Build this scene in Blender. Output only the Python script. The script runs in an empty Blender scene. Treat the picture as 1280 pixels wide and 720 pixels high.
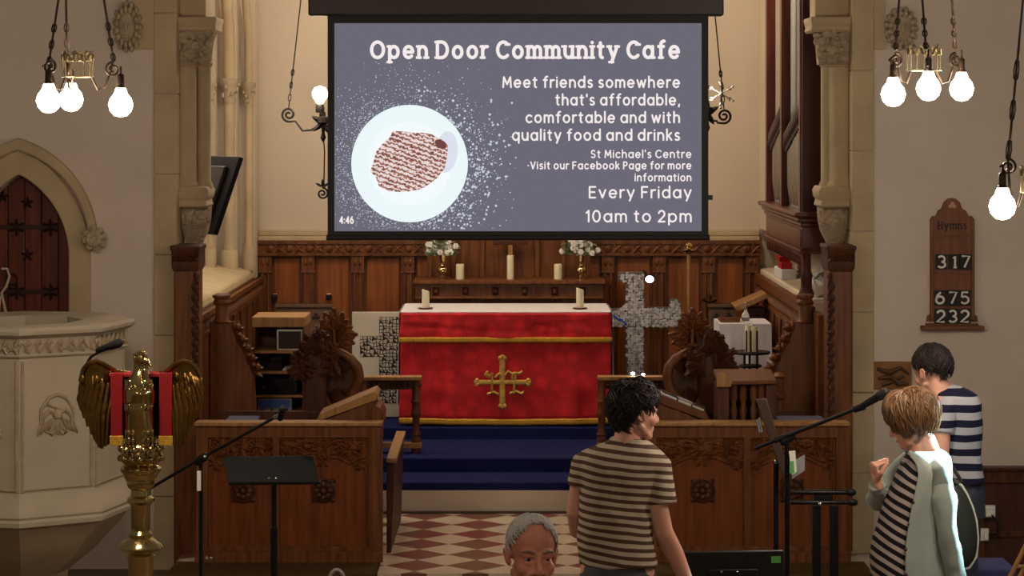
import bpy, bmesh, math, random
from mathutils import Vector, Matrix, noise
S = bpy.context.scene
C = S.collection
RD = math.radians
PI = math.pi
rnd = random.Random(7)

# ------------------------------------------------------------------ camera, world, lights, exposure
CAM_Z = 2.9
FOC = 3000.0
cam_d = bpy.data.cameras.new('camera')
cam = bpy.data.objects.new('camera', cam_d)
C.objects.link(cam)
cam.location = (0, 0, CAM_Z)
cam.rotation_euler = (RD(90), 0, 0)
cam_d.sensor_width = 36
cam_d.lens = FOC / 1280 * 36
cam_d.shift_y = -210 / 1280
cam_d.clip_end = 200
S.camera = cam
S.view_settings.view_transform = 'Standard'
S.view_settings.look = 'None'
S.view_settings.exposure = 0.0
S.view_settings.gamma = 1.0
S.view_settings.use_curve_mapping = False

world = bpy.data.worlds.new('world')
S.world = world
world.use_nodes = True
bg = world.node_tree.nodes['Background']
bg.inputs[0].default_value = (1.0, 0.80, 0.60, 1)
bg.inputs[1].default_value = 0.10

def point(name, loc, power, col, r=0.06):
    d = bpy.data.lights.new(name, 'POINT'); d.energy = power; d.color = col; d.shadow_soft_size = r
    o = bpy.data.objects.new(name, d); C.objects.link(o); o.location = loc
    return o

def area(name, loc, target, power, col, sx, sy):
    d = bpy.data.lights.new(name, 'AREA'); d.energy = power; d.color = col; d.shape = 'RECTANGLE'; d.size = sx; d.size_y = sy
    o = bpy.data.objects.new(name, d); C.objects.link(o); o.location = loc
    o.rotation_euler = (Vector(target) - Vector(loc)).to_track_quat('-Z', 'Y').to_euler()
    return o

WARM = (1.0, 0.81, 0.62)
BULB = 32.0        # watts of every pendant bulb in the nave
# pendants of the nave further back towards the gallery, out of frame
for i, (x, y, z) in enumerate([(-2.6, 6.0, 4.4), (2.6, 6.0, 4.4), (-2.6, 1.5, 4.4), (2.6, 1.5, 4.4)]):
    point('nave_pendant_light', (x, y, z), 60, WARM, 0.2)
# pendants of the chancel, high up between arch and east wall
point('chancel_pendant_light', (-1.0, 17.6, 4.6), 95, WARM, 0.15)
point('chancel_pendant_light', (1.0, 17.6, 4.6), 95, WARM, 0.15)
# added cool rim light on woman; daylight from the side window of the chancel
area('nave_cool_rim_light', (4.8, 12.6, 3.4), (1.9, 11.0, 1.2), 14, (0.62, 0.88, 1.0), 0.9, 1.6)
# a cool spotlight high on the right nave wall falls on the woman at the microphone
sd = bpy.data.lights.new('cool_spotlight', 'SPOT'); sd.energy = 7500; sd.color = (0.50, 0.86, 1.0); sd.spot_size = RD(12); sd.spot_blend = .6; sd.shadow_soft_size = .05
so_ = bpy.data.objects.new('cool_spotlight', sd); C.objects.link(so_); so_.location = (4.9, 12.15, 3.3)
so_.rotation_euler = (Vector((1.95, 11.1, 1.2)) - Vector((4.9, 12.15, 3.3))).to_track_quat('-Z', 'Y').to_euler()
area('chancel_window_daylight', (-2.40, 17.6, 3.4), (0.5, 18.0, 1.4), 42, (1.0, 0.93, 0.82), 1.2, 1.6)

# ------------------------------------------------------------------ helpers
def px(u, v, y):
    k = y / FOC
    return Vector(((u - 640) * k, y, CAM_Z - (v - 150) * k))

def wpos(o):
    p = Vector((0, 0, 0))
    while o is not None:
        p += o.location; o = o.parent
    return p

class MB:
    def __init__(self): self.v = []; self.f = []
    def add(self, vs, fs):
        n = len(self.v); self.v += [Vector(a) for a in vs]; self.f += [tuple(i + n for i in f) for f in fs]; return self
    def box(self, a, b, rot=None, piv=None):
        x0, y0, z0 = a; x1, y1, z1 = b
        vs = [Vector(p) for p in [(x0,y0,z0),(x1,y0,z0),(x1,y1,z0),(x0,y1,z0),(x0,y0,z1),(x1,y0,z1),(x1,y1,z1),(x0,y1,z1)]]
        if rot is not None:
            c = Vector(piv) if piv is not None else (Vector(a) + Vector(b)) / 2
            vs = [c + rot @ (p - c) for p in vs]
        return self.add(vs, [(0,3,2,1),(4,5,6,7),(0,1,5,4),(1,2,6,5),(2,3,7,6),(3,0,4,7)])
    def bxc(self, c, s, rot=None):
        c = Vector(c); h = Vector(s) / 2
        return self.box(c - h, c + h, rot, c)
    def hexa(self, p):      # eight corners: bottom loop then top loop
        return self.add(p, [(0,3,2,1),(4,5,6,7),(0,1,5,4),(1,2,6,5),(2,3,7,6),(3,0,4,7)])
    def loft(self, rings, closed_ends=True, closed=True):
        n = len(rings[0]); vs = [p for r in rings for p in r]; fs = []
        m = n if closed else n - 1
        for i in range(len(rings) - 1):
            for j in range(m):
                a = i*n + j; b = i*n + (j+1) % n
                fs.append((a, b, b + n, a + n))
        if closed_ends and closed:
            fs.append(tuple(range(n - 1, -1, -1))); fs.append(tuple(range((len(rings)-1)*n, len(rings)*n)))
        return self.add(vs, fs)
    def tube(self, pts, r, n=8, closed=False, flat=None):
        pts = [Vector(p) for p in pts]; N = len(pts)
        if not hasattr(r, '__len__'): r = [r] * N
        rings = []; up = None
        for i, p in enumerate(pts):
            if closed: t = pts[(i+1) % N] - pts[i-1]
            else: t = pts[min(i+1, N-1)] - pts[max(i-1, 0)]
            if t.length < 1e-9: t = Vector((0,0,1))
            t.normalize()
            if up is None:
                up = Vector((0,0,1)) if abs(t.z) < .9 else Vector((0,1,0))
            a = t.cross(up)
            if a.length < 1e-6: a = t.cross(Vector((1,0,0)))
            a.normalize(); b = a.cross(t).normalized(); up = b
            rings.append([p + r[i] * (math.cos(2*PI*j/n) * a + math.sin(2*PI*j/n) * b) for j in range(n)])
        if flat:                                  # squash along a direction
            d = Vector(flat[0]).normalized(); s = flat[1]
            rings = [[q - (q - pts[i]).dot(d) * (1 - s) * d for q in ring] for i, ring in enumerate(rings)]
        if closed: rings.append(rings[0]); return self.loft(rings, False)
        return self.loft(rings)
    def cyl(self, a, b, r, r2=None, n=16):
        return self.tube([a, b], [r, r if r2 is None else r2], n)
    def capsule(self, pts, r, n=12):
        pts = [Vector(p) for p in pts]
        if not hasattr(r, '__len__'): r = [r] * len(pts)
        d0 = (pts[0] - pts[1]).normalized(); d1 = (pts[-1] - pts[-2]).normalized()
        P = [pts[0] + d0 * r[0] * s for s in (.98, .8, .5)] + pts + [pts[-1] + d1 * r[-1] * s for s in (.5, .8, .98)]
        Rr = [r[0] * s for s in (.2, .6, .866)] + list(r) + [r[-1] * s for s in (.866, .6, .2)]
        return self.tube(P, Rr, n)
    def lathe(self, prof, c, n=24, axis='Z', ang=None):
        c = Vector(c); rings = []
        for r, h in prof:
            ring = []
            for j in range(n):
                a = 2*PI*j/n + (ang or 0)
                if axis == 'Z': ring.append(c + Vector((r*math.cos(a), r*math.sin(a), h)))
                elif axis == 'Y': ring.append(c + Vector((r*math.cos(a), h, r*math.sin(a))))
                else: ring.append(c + Vector((h, r*math.cos(a), r*math.sin(a))))
            rings.append(ring)
        return self.loft(rings)
    def ell(self, c, r, rot=None, seg=14, rings=9):
        c = Vector(c); rx, ry, rz = r if hasattr(r, '__len__') else (r, r, r)
        vs = []; fs = []
        M = rot or Matrix.Identity(3)
        vs.append(c + M @ Vector((0, 0, rz)))
        for i in range(1, rings):
            t = PI * i / rings
            for j in range(seg):
                a = 2*PI*j/seg
                vs.append(c + M @ Vector((rx*math.sin(t)*math.cos(a), ry*math.sin(t)*math.sin(a), rz*math.cos(t))))
        vs.append(c + M @ Vector((0, 0, -rz)))
        for j in range(seg): fs.append((0, 1 + j, 1 + (j+1) % seg))
        for i in range(rings - 2):
            for j in range(seg):
                a = 1 + i*seg + j; b = 1 + i*seg + (j+1) % seg
                fs.append((a, a + seg, b + seg, b))
        L = len(vs) - 1; o = 1 + (rings-2)*seg
        for j in range(seg): fs.append((o + j, L, o + (j+1) % seg))
        return self.add(vs, fs)
    def prism(self, poly, o, ax, ay, d):          # polygon in plane o + x*ax + y*ay, extruded by vector d
        o = Vector(o); ax = Vector(ax); ay = Vector(ay); d = Vector(d); n = len(poly)
        a = [o + ax*x + ay*y for x, y in poly]
        return self.add(a + [p + d for p in a], [tuple(range(n-1, -1, -1)), tuple(range(n, 2*n))] + [(i, (i+1) % n, (i+1) % n + n, i + n) for i in range(n)])
    def pxprism(self, pts, y, d):                 # outline given by photo pixels at depth y, real thickness d
        a = [px(u, v, y) for u, v in pts]; n = len(a); dv = Vector((0, d, 0))
        return self.add(a + [p + dv for p in a], [tuple(range(n-1, -1, -1)), tuple(range(n, 2*n))] + [(i, (i+1) % n, (i+1) % n + n, i + n) for i in range(n)])
    def ringprism(self, outer, inner, o, ax, ay, d):   # two open/closed outlines of equal count joined into a frame
        o = Vector(o); ax = Vector(ax); ay = Vector(ay); d = Vector(d); n = len(outer)
        A = [o + ax*x + ay*y for x, y in outer]; B = [o + ax*x + ay*y for x, y in inner]
        vs = A + B + [p + d for p in A] + [p + d for p in B]; fs = []
        for i in range(n - 1):
            j = i + 1
            fs += [(i, j, n+j, n+i), (2*n+i, 3*n+i, 3*n+j, 2*n+j), (i, 2*n+i, 2*n+j, j), (n+i, n+j, 3*n+j, 3*n+i)]
        fs += [(0, n, 3*n, 2*n), (n-1, 3*n-1, 4*n-1, 2*n-1)]
        return self.add(vs, fs)
    def grid(self, fn, nu, nv):
        vs = [fn(i / nu, j / nv) for j in range(nv + 1) for i in range(nu + 1)]
        return self.add(vs, [(j*(nu+1)+i, j*(nu+1)+i+1, (j+1)*(nu+1)+i+1, (j+1)*(nu+1)+i) for j in range(nv) for i in range(nu)])
    def leaf(self, o, d, nrm, L, W, T=.012, curl=.0):
        o = Vector(o); d = Vector(d).normalized(); nrm = Vector(nrm).normalized(); s = d.cross(nrm).normalized()
        rings = []
        for t, w in ((0,.25),(.25,.85),(.5,1),(.75,.7),(1,.08)):
            c = o + d*L*t + nrm*(curl*t*t)
            rings.append([c - s*W*w*.5, c + nrm*T*.3, c + s*W*w*.5 , c + nrm*T])
            rings[-1] = [c - s*W*w*.5, c + nrm*T, c + s*W*w*.5, c - nrm*T*.4]
        return self.loft(rings)
    def build(self, name, mat, parent=None, world=True, bevel=0, smooth=40, recalc=True, sub=0, seg=2):
        off = wpos(parent) if (parent is not None and world) else Vector((0,0,0))
        me = bpy.data.meshes.new(name)
        me.from_pydata([p - off for p in self.v], [], self.f)
        if recalc:
            bm = bmesh.new(); bm.from_mesh(me); bmesh.ops.recalc_face_normals(bm, faces=bm.faces); bm.to_mesh(me); bm.free()
        me.materials.append(mat)
        finish(me, smooth)
        o = bpy.data.objects.new(name, me); C.objects.link(o)
        if parent is not None: o.parent = parent
        if bevel:
            m = o.modifiers.new('bevel', 'BEVEL'); m.width = bevel; m.segments = seg; m.limit_method = 'ANGLE'; m.angle_limit = RD(50)
        if sub:
            m = o.modifiers.new('sub', 'SUBSURF'); m.levels = sub; m.render_levels = sub
        return o

def finish(me, smooth=40):
    me.polygons.foreach_set('use_smooth', [smooth > 0] * len(me.polygons))
    if 0 < smooth < 180: me.set_sharp_from_angle(angle=RD(smooth))
    me.update()

def union(mb, voxel, it=4):          # one continuous surface out of overlapping closed shapes
    me = bpy.data.meshes.new('tmp'); me.from_pydata(mb.v, [], mb.f)
    bm = bmesh.new(); bm.from_mesh(me); bmesh.ops.recalc_face_normals(bm, faces=bm.faces); bm.to_mesh(me); bm.free()
    o = bpy.data.objects.new('tmp', me); C.objects.link(o)
    m = o.modifiers.new('r', 'REMESH'); m.mode = 'VOXEL'; m.voxel_size = voxel
    if it:
        s = o.modifiers.new('s', 'SMOOTH'); s.factor = .5; s.iterations = it
    dg = bpy.context.evaluated_depsgraph_get()
    e = bpy.data.meshes.new_from_object(o.evaluated_get(dg))
    out = MB(); out.v = [v.co.copy() for v in e.vertices]; out.f = [tuple(p.vertices) for p in e.polygons]
    bpy.data.objects.remove(o); bpy.data.meshes.remove(me); bpy.data.meshes.remove(e)
    return out

def thing(name, label, cat, loc, group=None, rz=0):
    o = bpy.data.objects.new(name, None); C.objects.link(o); o.location = loc; o.rotation_euler = (0, 0, rz)
    o.empty_display_size = .1
    return tag(o, label, cat, group)
def tag(o, label, cat, group=None):
    o['label'] = label; o['category'] = cat
    if group: o['group'] = group
    return o
def struct(o): o['kind'] = 'structure'; return o
def copy_tree(o, parent=None):
    c = o.copy(); C.objects.link(c)
    if parent is not None: c.parent = parent
    for ch in list(o.children): copy_tree(ch, c)
    return c

# ------------------------------------------------------------------ materials
def srgb(r, g, b):
    f = lambda c: (c/255/12.92) if c/255 <= .04045 else ((c/255 + .055)/1.055)**2.4
    return (f(r), f(g), f(b), 1)
MATS = {}
def nodes(name):
    m = bpy.data.materials.new(name); m.use_nodes = True; nt = m.node_tree
    return m, nt, nt.nodes['Principled BSDF']
def pm(name, col, rough=.6, metal=0, var=.12, scale=6, bump=0, bscale=40, stretch=(1,1,1), col2=None, spec=.4, lo=.3, hi=.7):
    if name in MATS: return MATS[name]
    m, nt, b = nodes(name); N = nt.nodes; L = nt.links
    c1 = srgb(*col); c2 = srgb(*col2) if col2 else tuple(max(0, c*(1-var)) for c in c1[:3]) + (1,)
    tc = N.new('ShaderNodeTexCoord'); mp = N.new('ShaderNodeMapping'); mp.inputs['Scale'].default_value = stretch
    L.new(tc.outputs['Object'], mp.inputs[0])
    nz = N.new('ShaderNodeTexNoise'); nz.inputs['Scale'].default_value = scale; nz.inputs['Detail'].default_value = 5
    L.new(mp.outputs[0], nz.inputs['Vector'])
    cr = N.new('ShaderNodeValToRGB'); cr.color_ramp.elements[0].position = lo; cr.color_ramp.elements[1].position = hi
    cr.color_ramp.elements[0].color = c2; cr.color_ramp.elements[1].color = c1
    L.new(nz.outputs[0], cr.inputs[0]); L.new(cr.outputs[0], b.inputs['Base Color'])
    b.inputs['Roughness'].default_value = rough; b.inputs['Metallic'].default_value = metal
    b.inputs['Specular IOR Level'].default_value = spec
    if bump:
        n2 = N.new('ShaderNodeTexNoise'); n2.inputs['Scale'].default_value = bscale; n2.inputs['Detail'].default_value = 4
        L.new(mp.outputs[0], n2.inputs['Vector'])
        bp = N.new('ShaderNodeBump'); bp.inputs['Strength'].default_value = bump; bp.inputs['Distance'].default_value = .01
        L.new(n2.outputs[0], bp.inputs['Height']); L.new(bp.outputs[0], b.inputs['Normal'])
    MATS[name] = m
    return m
def wood(name, c1, c2, rough=.45, st=(14, 14, 1.2)):
    return pm(name, c1, rough, 0, 0, 2.2, .15, 5, st, c2, .35)
def emit(name, col, st):
    if name in MATS: return MATS[name]
    m, nt, b = nodes(name)
    b.inputs['Base Color'].default_value = (0, 0, 0, 1); b.inputs['Specular IOR Level'].default_value = 0
    b.inputs['Emission Color'].default_value = col; b.inputs['Emission Strength'].default_value = st
    MATS[name] = m
    return m
def stripes(name, base, dark, period, duty, tilt=(0,0), phase=0, wob=.01, axis='Z', rough=.8):
    m, nt, b = nodes(name); N = nt.nodes; L = nt.links
    tc = N.new('ShaderNodeTexCoord'); sp = N.new('ShaderNodeSeparateXYZ'); L.new(tc.outputs['Object'], sp.inputs[0])
    nz = N.new('ShaderNodeTexNoise'); nz.inputs['Scale'].default_value = 5; nz.inputs['Detail'].default_value = 1; L.new(tc.outputs['Object'], nz.inputs['Vector'])
    def mth(op, a, bb):
        n = N.new('ShaderNodeMath'); n.operation = op
        for i, x in enumerate((a, bb)):
            if x is None: continue
            if isinstance(x, (int, float)): n.inputs[i].default_value = x
            else: L.new(x, n.inputs[i])
        return n.outputs[0]
    h = sp.outputs[axis]
    h = mth('ADD', h, mth('MULTIPLY', sp.outputs['X'], tilt[0])); h = mth('ADD', h, mth('MULTIPLY', sp.outputs['Y'], tilt[1]))
    h = mth('ADD', h, mth('MULTIPLY', nz.outputs[0], wob*2)); h = mth('ADD', h, phase + 10*period)
    fr = mth('FRACT', mth('DIVIDE', h, period), None)
    gt = mth('LESS_THAN', fr, duty)
    mx = N.new('ShaderNodeMix'); mx.data_type = 'RGBA'
    L.new(gt, mx.inputs['Factor']); mx.inputs['A'].default_value = srgb(*base); mx.inputs['B'].default_value = srgb(*dark)
    L.new(mx.outputs['Result'], b.inputs['Base Color']); b.inputs['Roughness'].default_value = rough; b.inputs['Specular IOR Level'].default_value = .2
    MATS[name] = m
    return m

PLASTER = pm('plaster', (212, 198, 182), .9, 0, .10, 2.5, .12, 30)
PLASTER_E = pm('plaster_pale', (205, 190, 168), .9, 0, .08, 2, .1, 30)
STONE = pm('limestone', (190, 170, 134), .85, 0, .20, 4, .25, 25)
STONE_C = pm('carved_limestone', (186, 168, 138), .9, 0, .30, 14, .4, 60)
STONE_P = pm('pulpit_stone', (188, 176, 152), .8, 0, .10, 5, .15, 30)
OAK = wood('oak', (126, 74, 32), (80, 40, 14))
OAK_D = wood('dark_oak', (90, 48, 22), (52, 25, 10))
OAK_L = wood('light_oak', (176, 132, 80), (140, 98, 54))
OAK_P = wood('oak_panel', (150, 84, 32), (112, 58, 20))
OAK_F = wood('oak_front_panel', (128, 64, 16), (90, 42, 8))
MAHOG = wood('mahogany', (100, 44, 30), (62, 24, 18), .3)
BRASS = pm('brass', (190, 166, 108), .16, 1, .35, 8, .25, 18)
BRASS_S = pm('brass_smooth', (204, 182, 124), .13, 1, .15, 8)
BRASS_A = pm('aged_brass', (166, 128, 66), .28, 1, .4, 12, .3, 30)
IRON = pm('black_iron', (34, 28, 24), .5, .6, .2, 12)
BLACK = pm('black_plastic', (13, 12, 12), .6, 0, .2, 10, spec=.25)
BLACKM = pm('black_metal', (24, 22, 22), .4, .5, .2, 10)
CHROME = pm('chrome', (200, 200, 200), .2, 1, .05, 8)
WHITE = pm('white_linen', (226, 222, 224), .8, 0, .06, 6, .1, 30)
WAX = pm('candle_wax', (232, 222, 186), .5, 0, .05, 5)
PAPER = pm('paper', (226, 224, 216), .8, 0, .04, 5)
# ------------------------------------------------------------------ the setting
def arcpts(cx, cy, rx, ry, a0, a1, n=10):
    return [(cx + rx*math.cos(RD(a0 + (a1-a0)*i/n)), cy + ry*math.sin(RD(a0 + (a1-a0)*i/n))) for i in range(n+1)]
FZ = .14      # chancel floor
WY = 15.5     # nave face of the chancel arch wall
LX, RX = -2.11, 2.06

# nave floor
NAVEF = pm('nave_floor_stone', (120, 100, 76), .6, 0, .3, 3, .1, 20)
struct(MB().box((-6, -2, -.1), (6, 14.6, 0)).box((-6, 14.6, -.1), (-2.1, 15.5, 0)).box((2.2, 14.6, -.1), (6, 15.5, 0)).build('floor', NAVEF))

# chancel floor: red and white tiles laid diagonally
m, nt, b = nodes('diagonal_tiles'); N = nt.nodes; L = nt.links
tc = N.new('ShaderNodeTexCoord'); mp = N.new('ShaderNodeMapping')
mp.inputs['Location'].default_value = (.41, -16.18, .5); L.new(tc.outputs['Object'], mp.inputs[0])
mp2 = N.new('ShaderNodeMapping'); mp2.inputs['Rotation'].default_value = (0, 0, RD(45)); mp2.inputs['Scale'].default_value = (1/.2652, 1/.2652, 1)
mp2.inputs['Location'].default_value = (.5, .5, 0)
L.new(mp.outputs[0], mp2.inputs[0])
ck = N.new('ShaderNodeTexChecker'); ck.inputs['Scale'].default_value = 1; L.new(mp2.outputs[0], ck.inputs[0])
vz = N.new('ShaderNodeTexVoronoi'); vz.inputs['Scale'].default_value = 2.6; L.new(mp.outputs[0], vz.inputs['Vector'])
nz = N.new('ShaderNodeTexNoise'); nz.inputs['Scale'].default_value = 2.2; nz.inputs['Detail'].default_value = 3; L.new(mp.outputs[0], nz.inputs['Vector'])
cr = N.new('ShaderNodeValToRGB'); cr.color_ramp.elements[0].position = .42; cr.color_ramp.elements[1].position = .56
cr.color_ramp.elements[0].color = srgb(112, 46, 48); cr.color_ramp.elements[1].color = srgb(104, 70, 48)
L.new(nz.outputs[0], cr.inputs[0]); L.new(cr.outputs[0], ck.inputs['Color1'])
cr2 = N.new('ShaderNodeValToRGB'); cr2.color_ramp.elements[0].color = srgb(178, 158, 136); cr2.color_ramp.elements[1].color = srgb(200, 186, 164)
L.new(nz.outputs[0], cr2.inputs[0]); L.new(cr2.outputs[0], ck.inputs['Color2'])
L.new(ck.outputs[0], b.inputs['Base Color']); b.inputs['Roughness'].default_value = .35
TILES = m
struct(MB().box((-2.1, 15.0, -.1), (2.2, 16.86, FZ)).box((-.82, 14.6, -.1), (.84, 15.0, FZ)).build('floor_chancel', TILES))
OLV = pm('brown_carpet', (84, 64, 34), .95, 0, .2, 14, .2, 200, spec=.1)
struct(MB().box((-2.1, 14.6, -.1), (-.83, 15.0, FZ)).box((.85, 14.6, -.1), (2.2, 15.0, FZ)).build('floor_stall_platform', OLV))
struct(MB().box((-2.1, 16.82, FZ), (2.1, 16.87, FZ + .012)).build('trim_tile_border', pm('tile_border', (84, 62, 46), .6, 0, .5, 18)))
STONE_ST = pm('step_stone', (220, 204, 178), .7, 0, .15, 3, .1, 20)
struct(MB().box((-2.1, 16.88, -.05), (2.1, 17.4, .30)).build('floor_step_stone', STONE_ST, bevel=.008))
BLUE = pm('blue_carpet', (32, 38, 86), .95, 0, .25, 20, .3, 250, spec=.1)
s = MB().box((-2.1, 16.872, .295), (2.1, 17.40, .354)).box((-2.1, 17.36, .2), (2.1, 18.4, .458)).box((-2.1, 18.36, .2), (2.1, 20.0, .55))
struct(s.build('floor_sanctuary_carpet', BLUE, bevel=.012))

# east wall
struct(MB().box((-3.2, 20.0, -.1), (3.2, 20.3, 7)).build('wall_east', PLASTER_E))
e = MB().box((LX, 19.9, 1.895), (RX, 20.0, 1.935)).box((LX, 19.93, 1.935), (RX, 20.0, 1.985))
struct(e.build('trim_east_string', STONE, bevel=.01))

# wooden panelling of the east wall: frieze, rails, stiles, fields
pan = struct(MB().box((LX, 19.96, .55), (RX, 20.0, 1.84)).build('wall_east_panelling', OAK))
fr = MB().box((LX, 19.90, 1.78), (RX, 19.97, 1.895))
fr.box((LX, 19.885, 1.872), (RX, 19.97, 1.897)).box((LX, 19.89, 1.775), (RX, 19.97, 1.79))
x = LX + .1
while x < RX - .05:            # running leaf and rosette carving
    fr.ell((x, 19.90, 1.832), (.033, .014, .033), seg=10, rings=6)
    fr.tube([(x + .045, 19.897, 1.80), (x + .075, 19.893, 1.835), (x + .11, 19.897, 1.862)], [.008, .013, .006], 6)
    fr.tube([(x + .05, 19.897, 1.862), (x + .08, 19.893, 1.83), (x + .115, 19.897, 1.803)], [.006, .010, .008], 6)
    x += .165
struct(fr.build('trim_panel_frieze', OAK))
st = MB()
stl = [326, 382, 444, 505, 521, 757, 776, 836, 862, 884, 940]
xs = [(u - 640) * 19.9 / FOC for u in (331, 385, 447, 510, 760, 824, 886, 941)]
for x in xs:
    st.box((x - .05, 19.92, .55), (x + .05, 19.97, 1.78))
    st.box((x - .055, 19.905, 1.64), (x + .055, 19.96, 1.775)).box((x - .06, 19.90, 1.63), (x + .06, 19.96, 1.645))
    st.tube([(x - .025, 19.91, .56), (x - .025, 19.91, 1.63)], .011, 6).tube([(x + .025, 19.91, .56), (x + .025, 19.91, 1.63)], .011, 6)
    for q in (-.02, .02): st.ell((x + q, 19.903, 1.72), (.016, .01, .03), seg=8, rings=5)
struct(st.build('trim_panel_stiles', OAK, bevel=.004))
pf = MB()
for a, bb in zip(xs[:-1], xs[1:]):
    pf.box((a + .075, 19.945, .6), (bb - .075, 19.975, 1.755))
struct(pf.build('trim_panel_fields', OAK_P, bevel=.006))

# left chancel wall: sill, window recess, jamb shafts
w = MB().box((-2.9, 15.9, -.1), (LX - .02, 20.1, 1.62)).box((-2.9, 15.9, 1.6), (-2.5, 20.1, 7))
w.box((-2.55, 19.72, 1.6), (LX, 20.05, 7)).box((-2.55, 19.50, 1.6), (-2.24, 19.8, 7)).box((-2.55, 19.28, 1.6), (-2.39, 19.6, 7))
w.box((-2.55, 15.9, 1.6), (-2.17, 16.1, 7))
struct(w.build('wall_left', PLASTER_E))
sill = MB().hexa([Vector(p) for p in [(-2.5, 15.9, 1.5), (LX - .0, 15.9, 1.60), (LX, 19.95, 1.60), (-2.5, 19.95, 1.5), (-2.5, 15.9, 1.75), (LX - .02, 15.9, 1.665), (LX - .02, 19.95, 1.665), (-2.5, 19.95, 1.75)]])
struct(sill.build('trim_left_sill', STONE, bevel=.02))
wn = MB()
outer = [(16.2, 1.72)] + [(16.2, 3.2)] + arcpts(19.35, 3.2, 3.1, 3.0, 180, 120, 8) + []
lw = MB().box((-2.52, 16.5, 1.74), (-2.495, 19.2, 5.2))
win = struct(lw.build('window_1', pm('leaded_glass', (235, 232, 222), .25, 0, .08, 9, .2, 30)))
fb = MB()
for yy in (16.5, 17.35, 18.3, 19.2): fb.box((-2.50, yy - .05, 1.72), (-2.42, yy + .05, 5.2))
for zz in (1.74, 3.9): fb.box((-2.50, 16.5, zz - .04), (-2.44, 19.2, zz + .04))
fb.build('window_mullion', STONE, win, bevel=.01)
def shaft(x, y, r, z0, z1, cap, name):
    a = MB().lathe([(r*1.7, z0), (r*1.7, z0 + .16), (r*1.35, z0 + .18), (r*1.45, z0 + .2), (r, z0 + .24), (r, z1)], (x, y, 0), 16)
    o = struct(a.build(name, STONE))
    if cap:
        c = MB().lathe([(r, z1 - .02), (r*1.2, z1), (r*1.05, z1 + .02), (r*1.6, z1 + .13), (r*1.9, z1 + .15), (r*1.9, z1 + .19)], (x, y, 0), 16)
        for k in range(26):
            t = rnd.random(); aa = rnd.random()*2*PI; rr = r*(1.15 + .6*t)
            c.ell((x + rr*math.cos(aa), y + rr*math.sin(aa), z1 + .02 + .12*t), (r*.34, r*.34, r*.42), seg=7, rings=5)
        c.build('capital', STONE_C, o)
        ar = MB()
        pts = [(x + .0, y, z1 + .19)]
        ar.tube([(x, y, z1 + .18), (x, y - .04, z1 + .6), (x - .02, y - .16, z1 + 1.0), (x - .03, y - .36, z1 + 1.4), (x - .03, y - .7, z1 + 1.8)], r*1.1, 10)
        ar.build('arch_roll', STONE, o)
    return o
shaft(-2.29, 19.43, .042, 1.67, 3.05, True, 'trim_window_shaft')
shaft(-2.155, 19.66, .030, 1.67, 3.02, True, 'trim_window_shaft')
shaft(-2.43, 19.20, .035, 1.69, 3.05, True, 'trim_window_shaft')
# panelling under the left sill
p = MB().box((LX - .03, 16.0, FZ), (LX + .02, 20.0, 1.60))
p.box((LX, 16.0, 1.56), (LX + .05, 19.95, 1.60)).box((LX, 16.0, 1.44), (LX + .035, 19.95, 1.47)).box((LX, 16.0, FZ), (LX + .05, 19.9, .3))
y = 16.1
while y < 19.9:
    p.box((LX, y, .3), (LX + .04, y + .06, 1.45)); y += .46
y = 16.05
while y < 19.9:
    p.tube([(LX + .03, y, 1.47), (LX + .035, y + .03, 1.51), (LX + .03, y + .06, 1.555)], [.008, .012, .006], 5); y += .075
struct(p.build('wall_left_panelling', OAK, bevel=.004))

# right chancel wall with the white recess under the organ
struct(MB().box((RX + .02, 15.9, -.1), (2.9, 20.1, 1.55)).build('wall_right_base', PLASTER_E))
struct(MB().box((2.42, 15.9, 1.55), (2.9, 20.1, 7)).build('wall_right', PLASTER_E))
struct(MB().box((2.24, 16.6, 1.70), (2.42, 18.96, 1.98)).build('wall_right_recess', PLASTER_E))
struct(MB().box((RX, 19.0, 2.0), (2.42, 20.0, 7)).build('wall_right_pier', PLASTER_E))
sill = MB().hexa([Vector(p) for p in [(RX, 16.3, 1.58), (2.44, 16.3, 1.55), (2.44, 19.95, 1.55), (RX, 19.95, 1.58), (RX, 16.3, 1.665), (2.44, 16.3, 1.70), (2.44, 19.95, 1.70), (RX, 19.95, 1.665)]])
struct(sill.build('trim_right_sill', PLASTER_E, bevel=.015))
p = MB().box((RX - .02, 16.0, FZ), (RX + .03, 20.0, 1.60)).box((RX - .05, 16.3, 1.55), (RX, 19.95, 1.63)).box((RX - .035, 16.3, 1.40), (RX, 19.95, 1.44)).box((RX - .05, 16.0, FZ), (RX, 19.9, .3))
y = 16.3
while y < 19.9:
    p.box((RX - .04, y, .3), (RX, y + .06, 1.42)); y += .46
y = 16.35
while y < 19.9:
    p.tube([(RX - .03, y, 1.45), (RX - .035, y + .03, 1.49), (RX - .03, y + .06, 1.54)], [.008, .012, .006], 5); y += .075
struct(p.build('wall_right_panelling', OAK, bevel=.004))

# wall of the chancel arch (nave side), left and right, with the stone jambs
JL0, JL1 = (193-640)*WY/FOC, (219-640)*WY/FOC
JR0, JR1 = (1067-640)*WY/FOC, (1092-640)*WY/FOC
dl, dr, dc = -3.50, -2.86, -3.18       # pulpit door opening
apexz = 2.9 - (218-150)*WY/FOC
spz = 2.02
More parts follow.
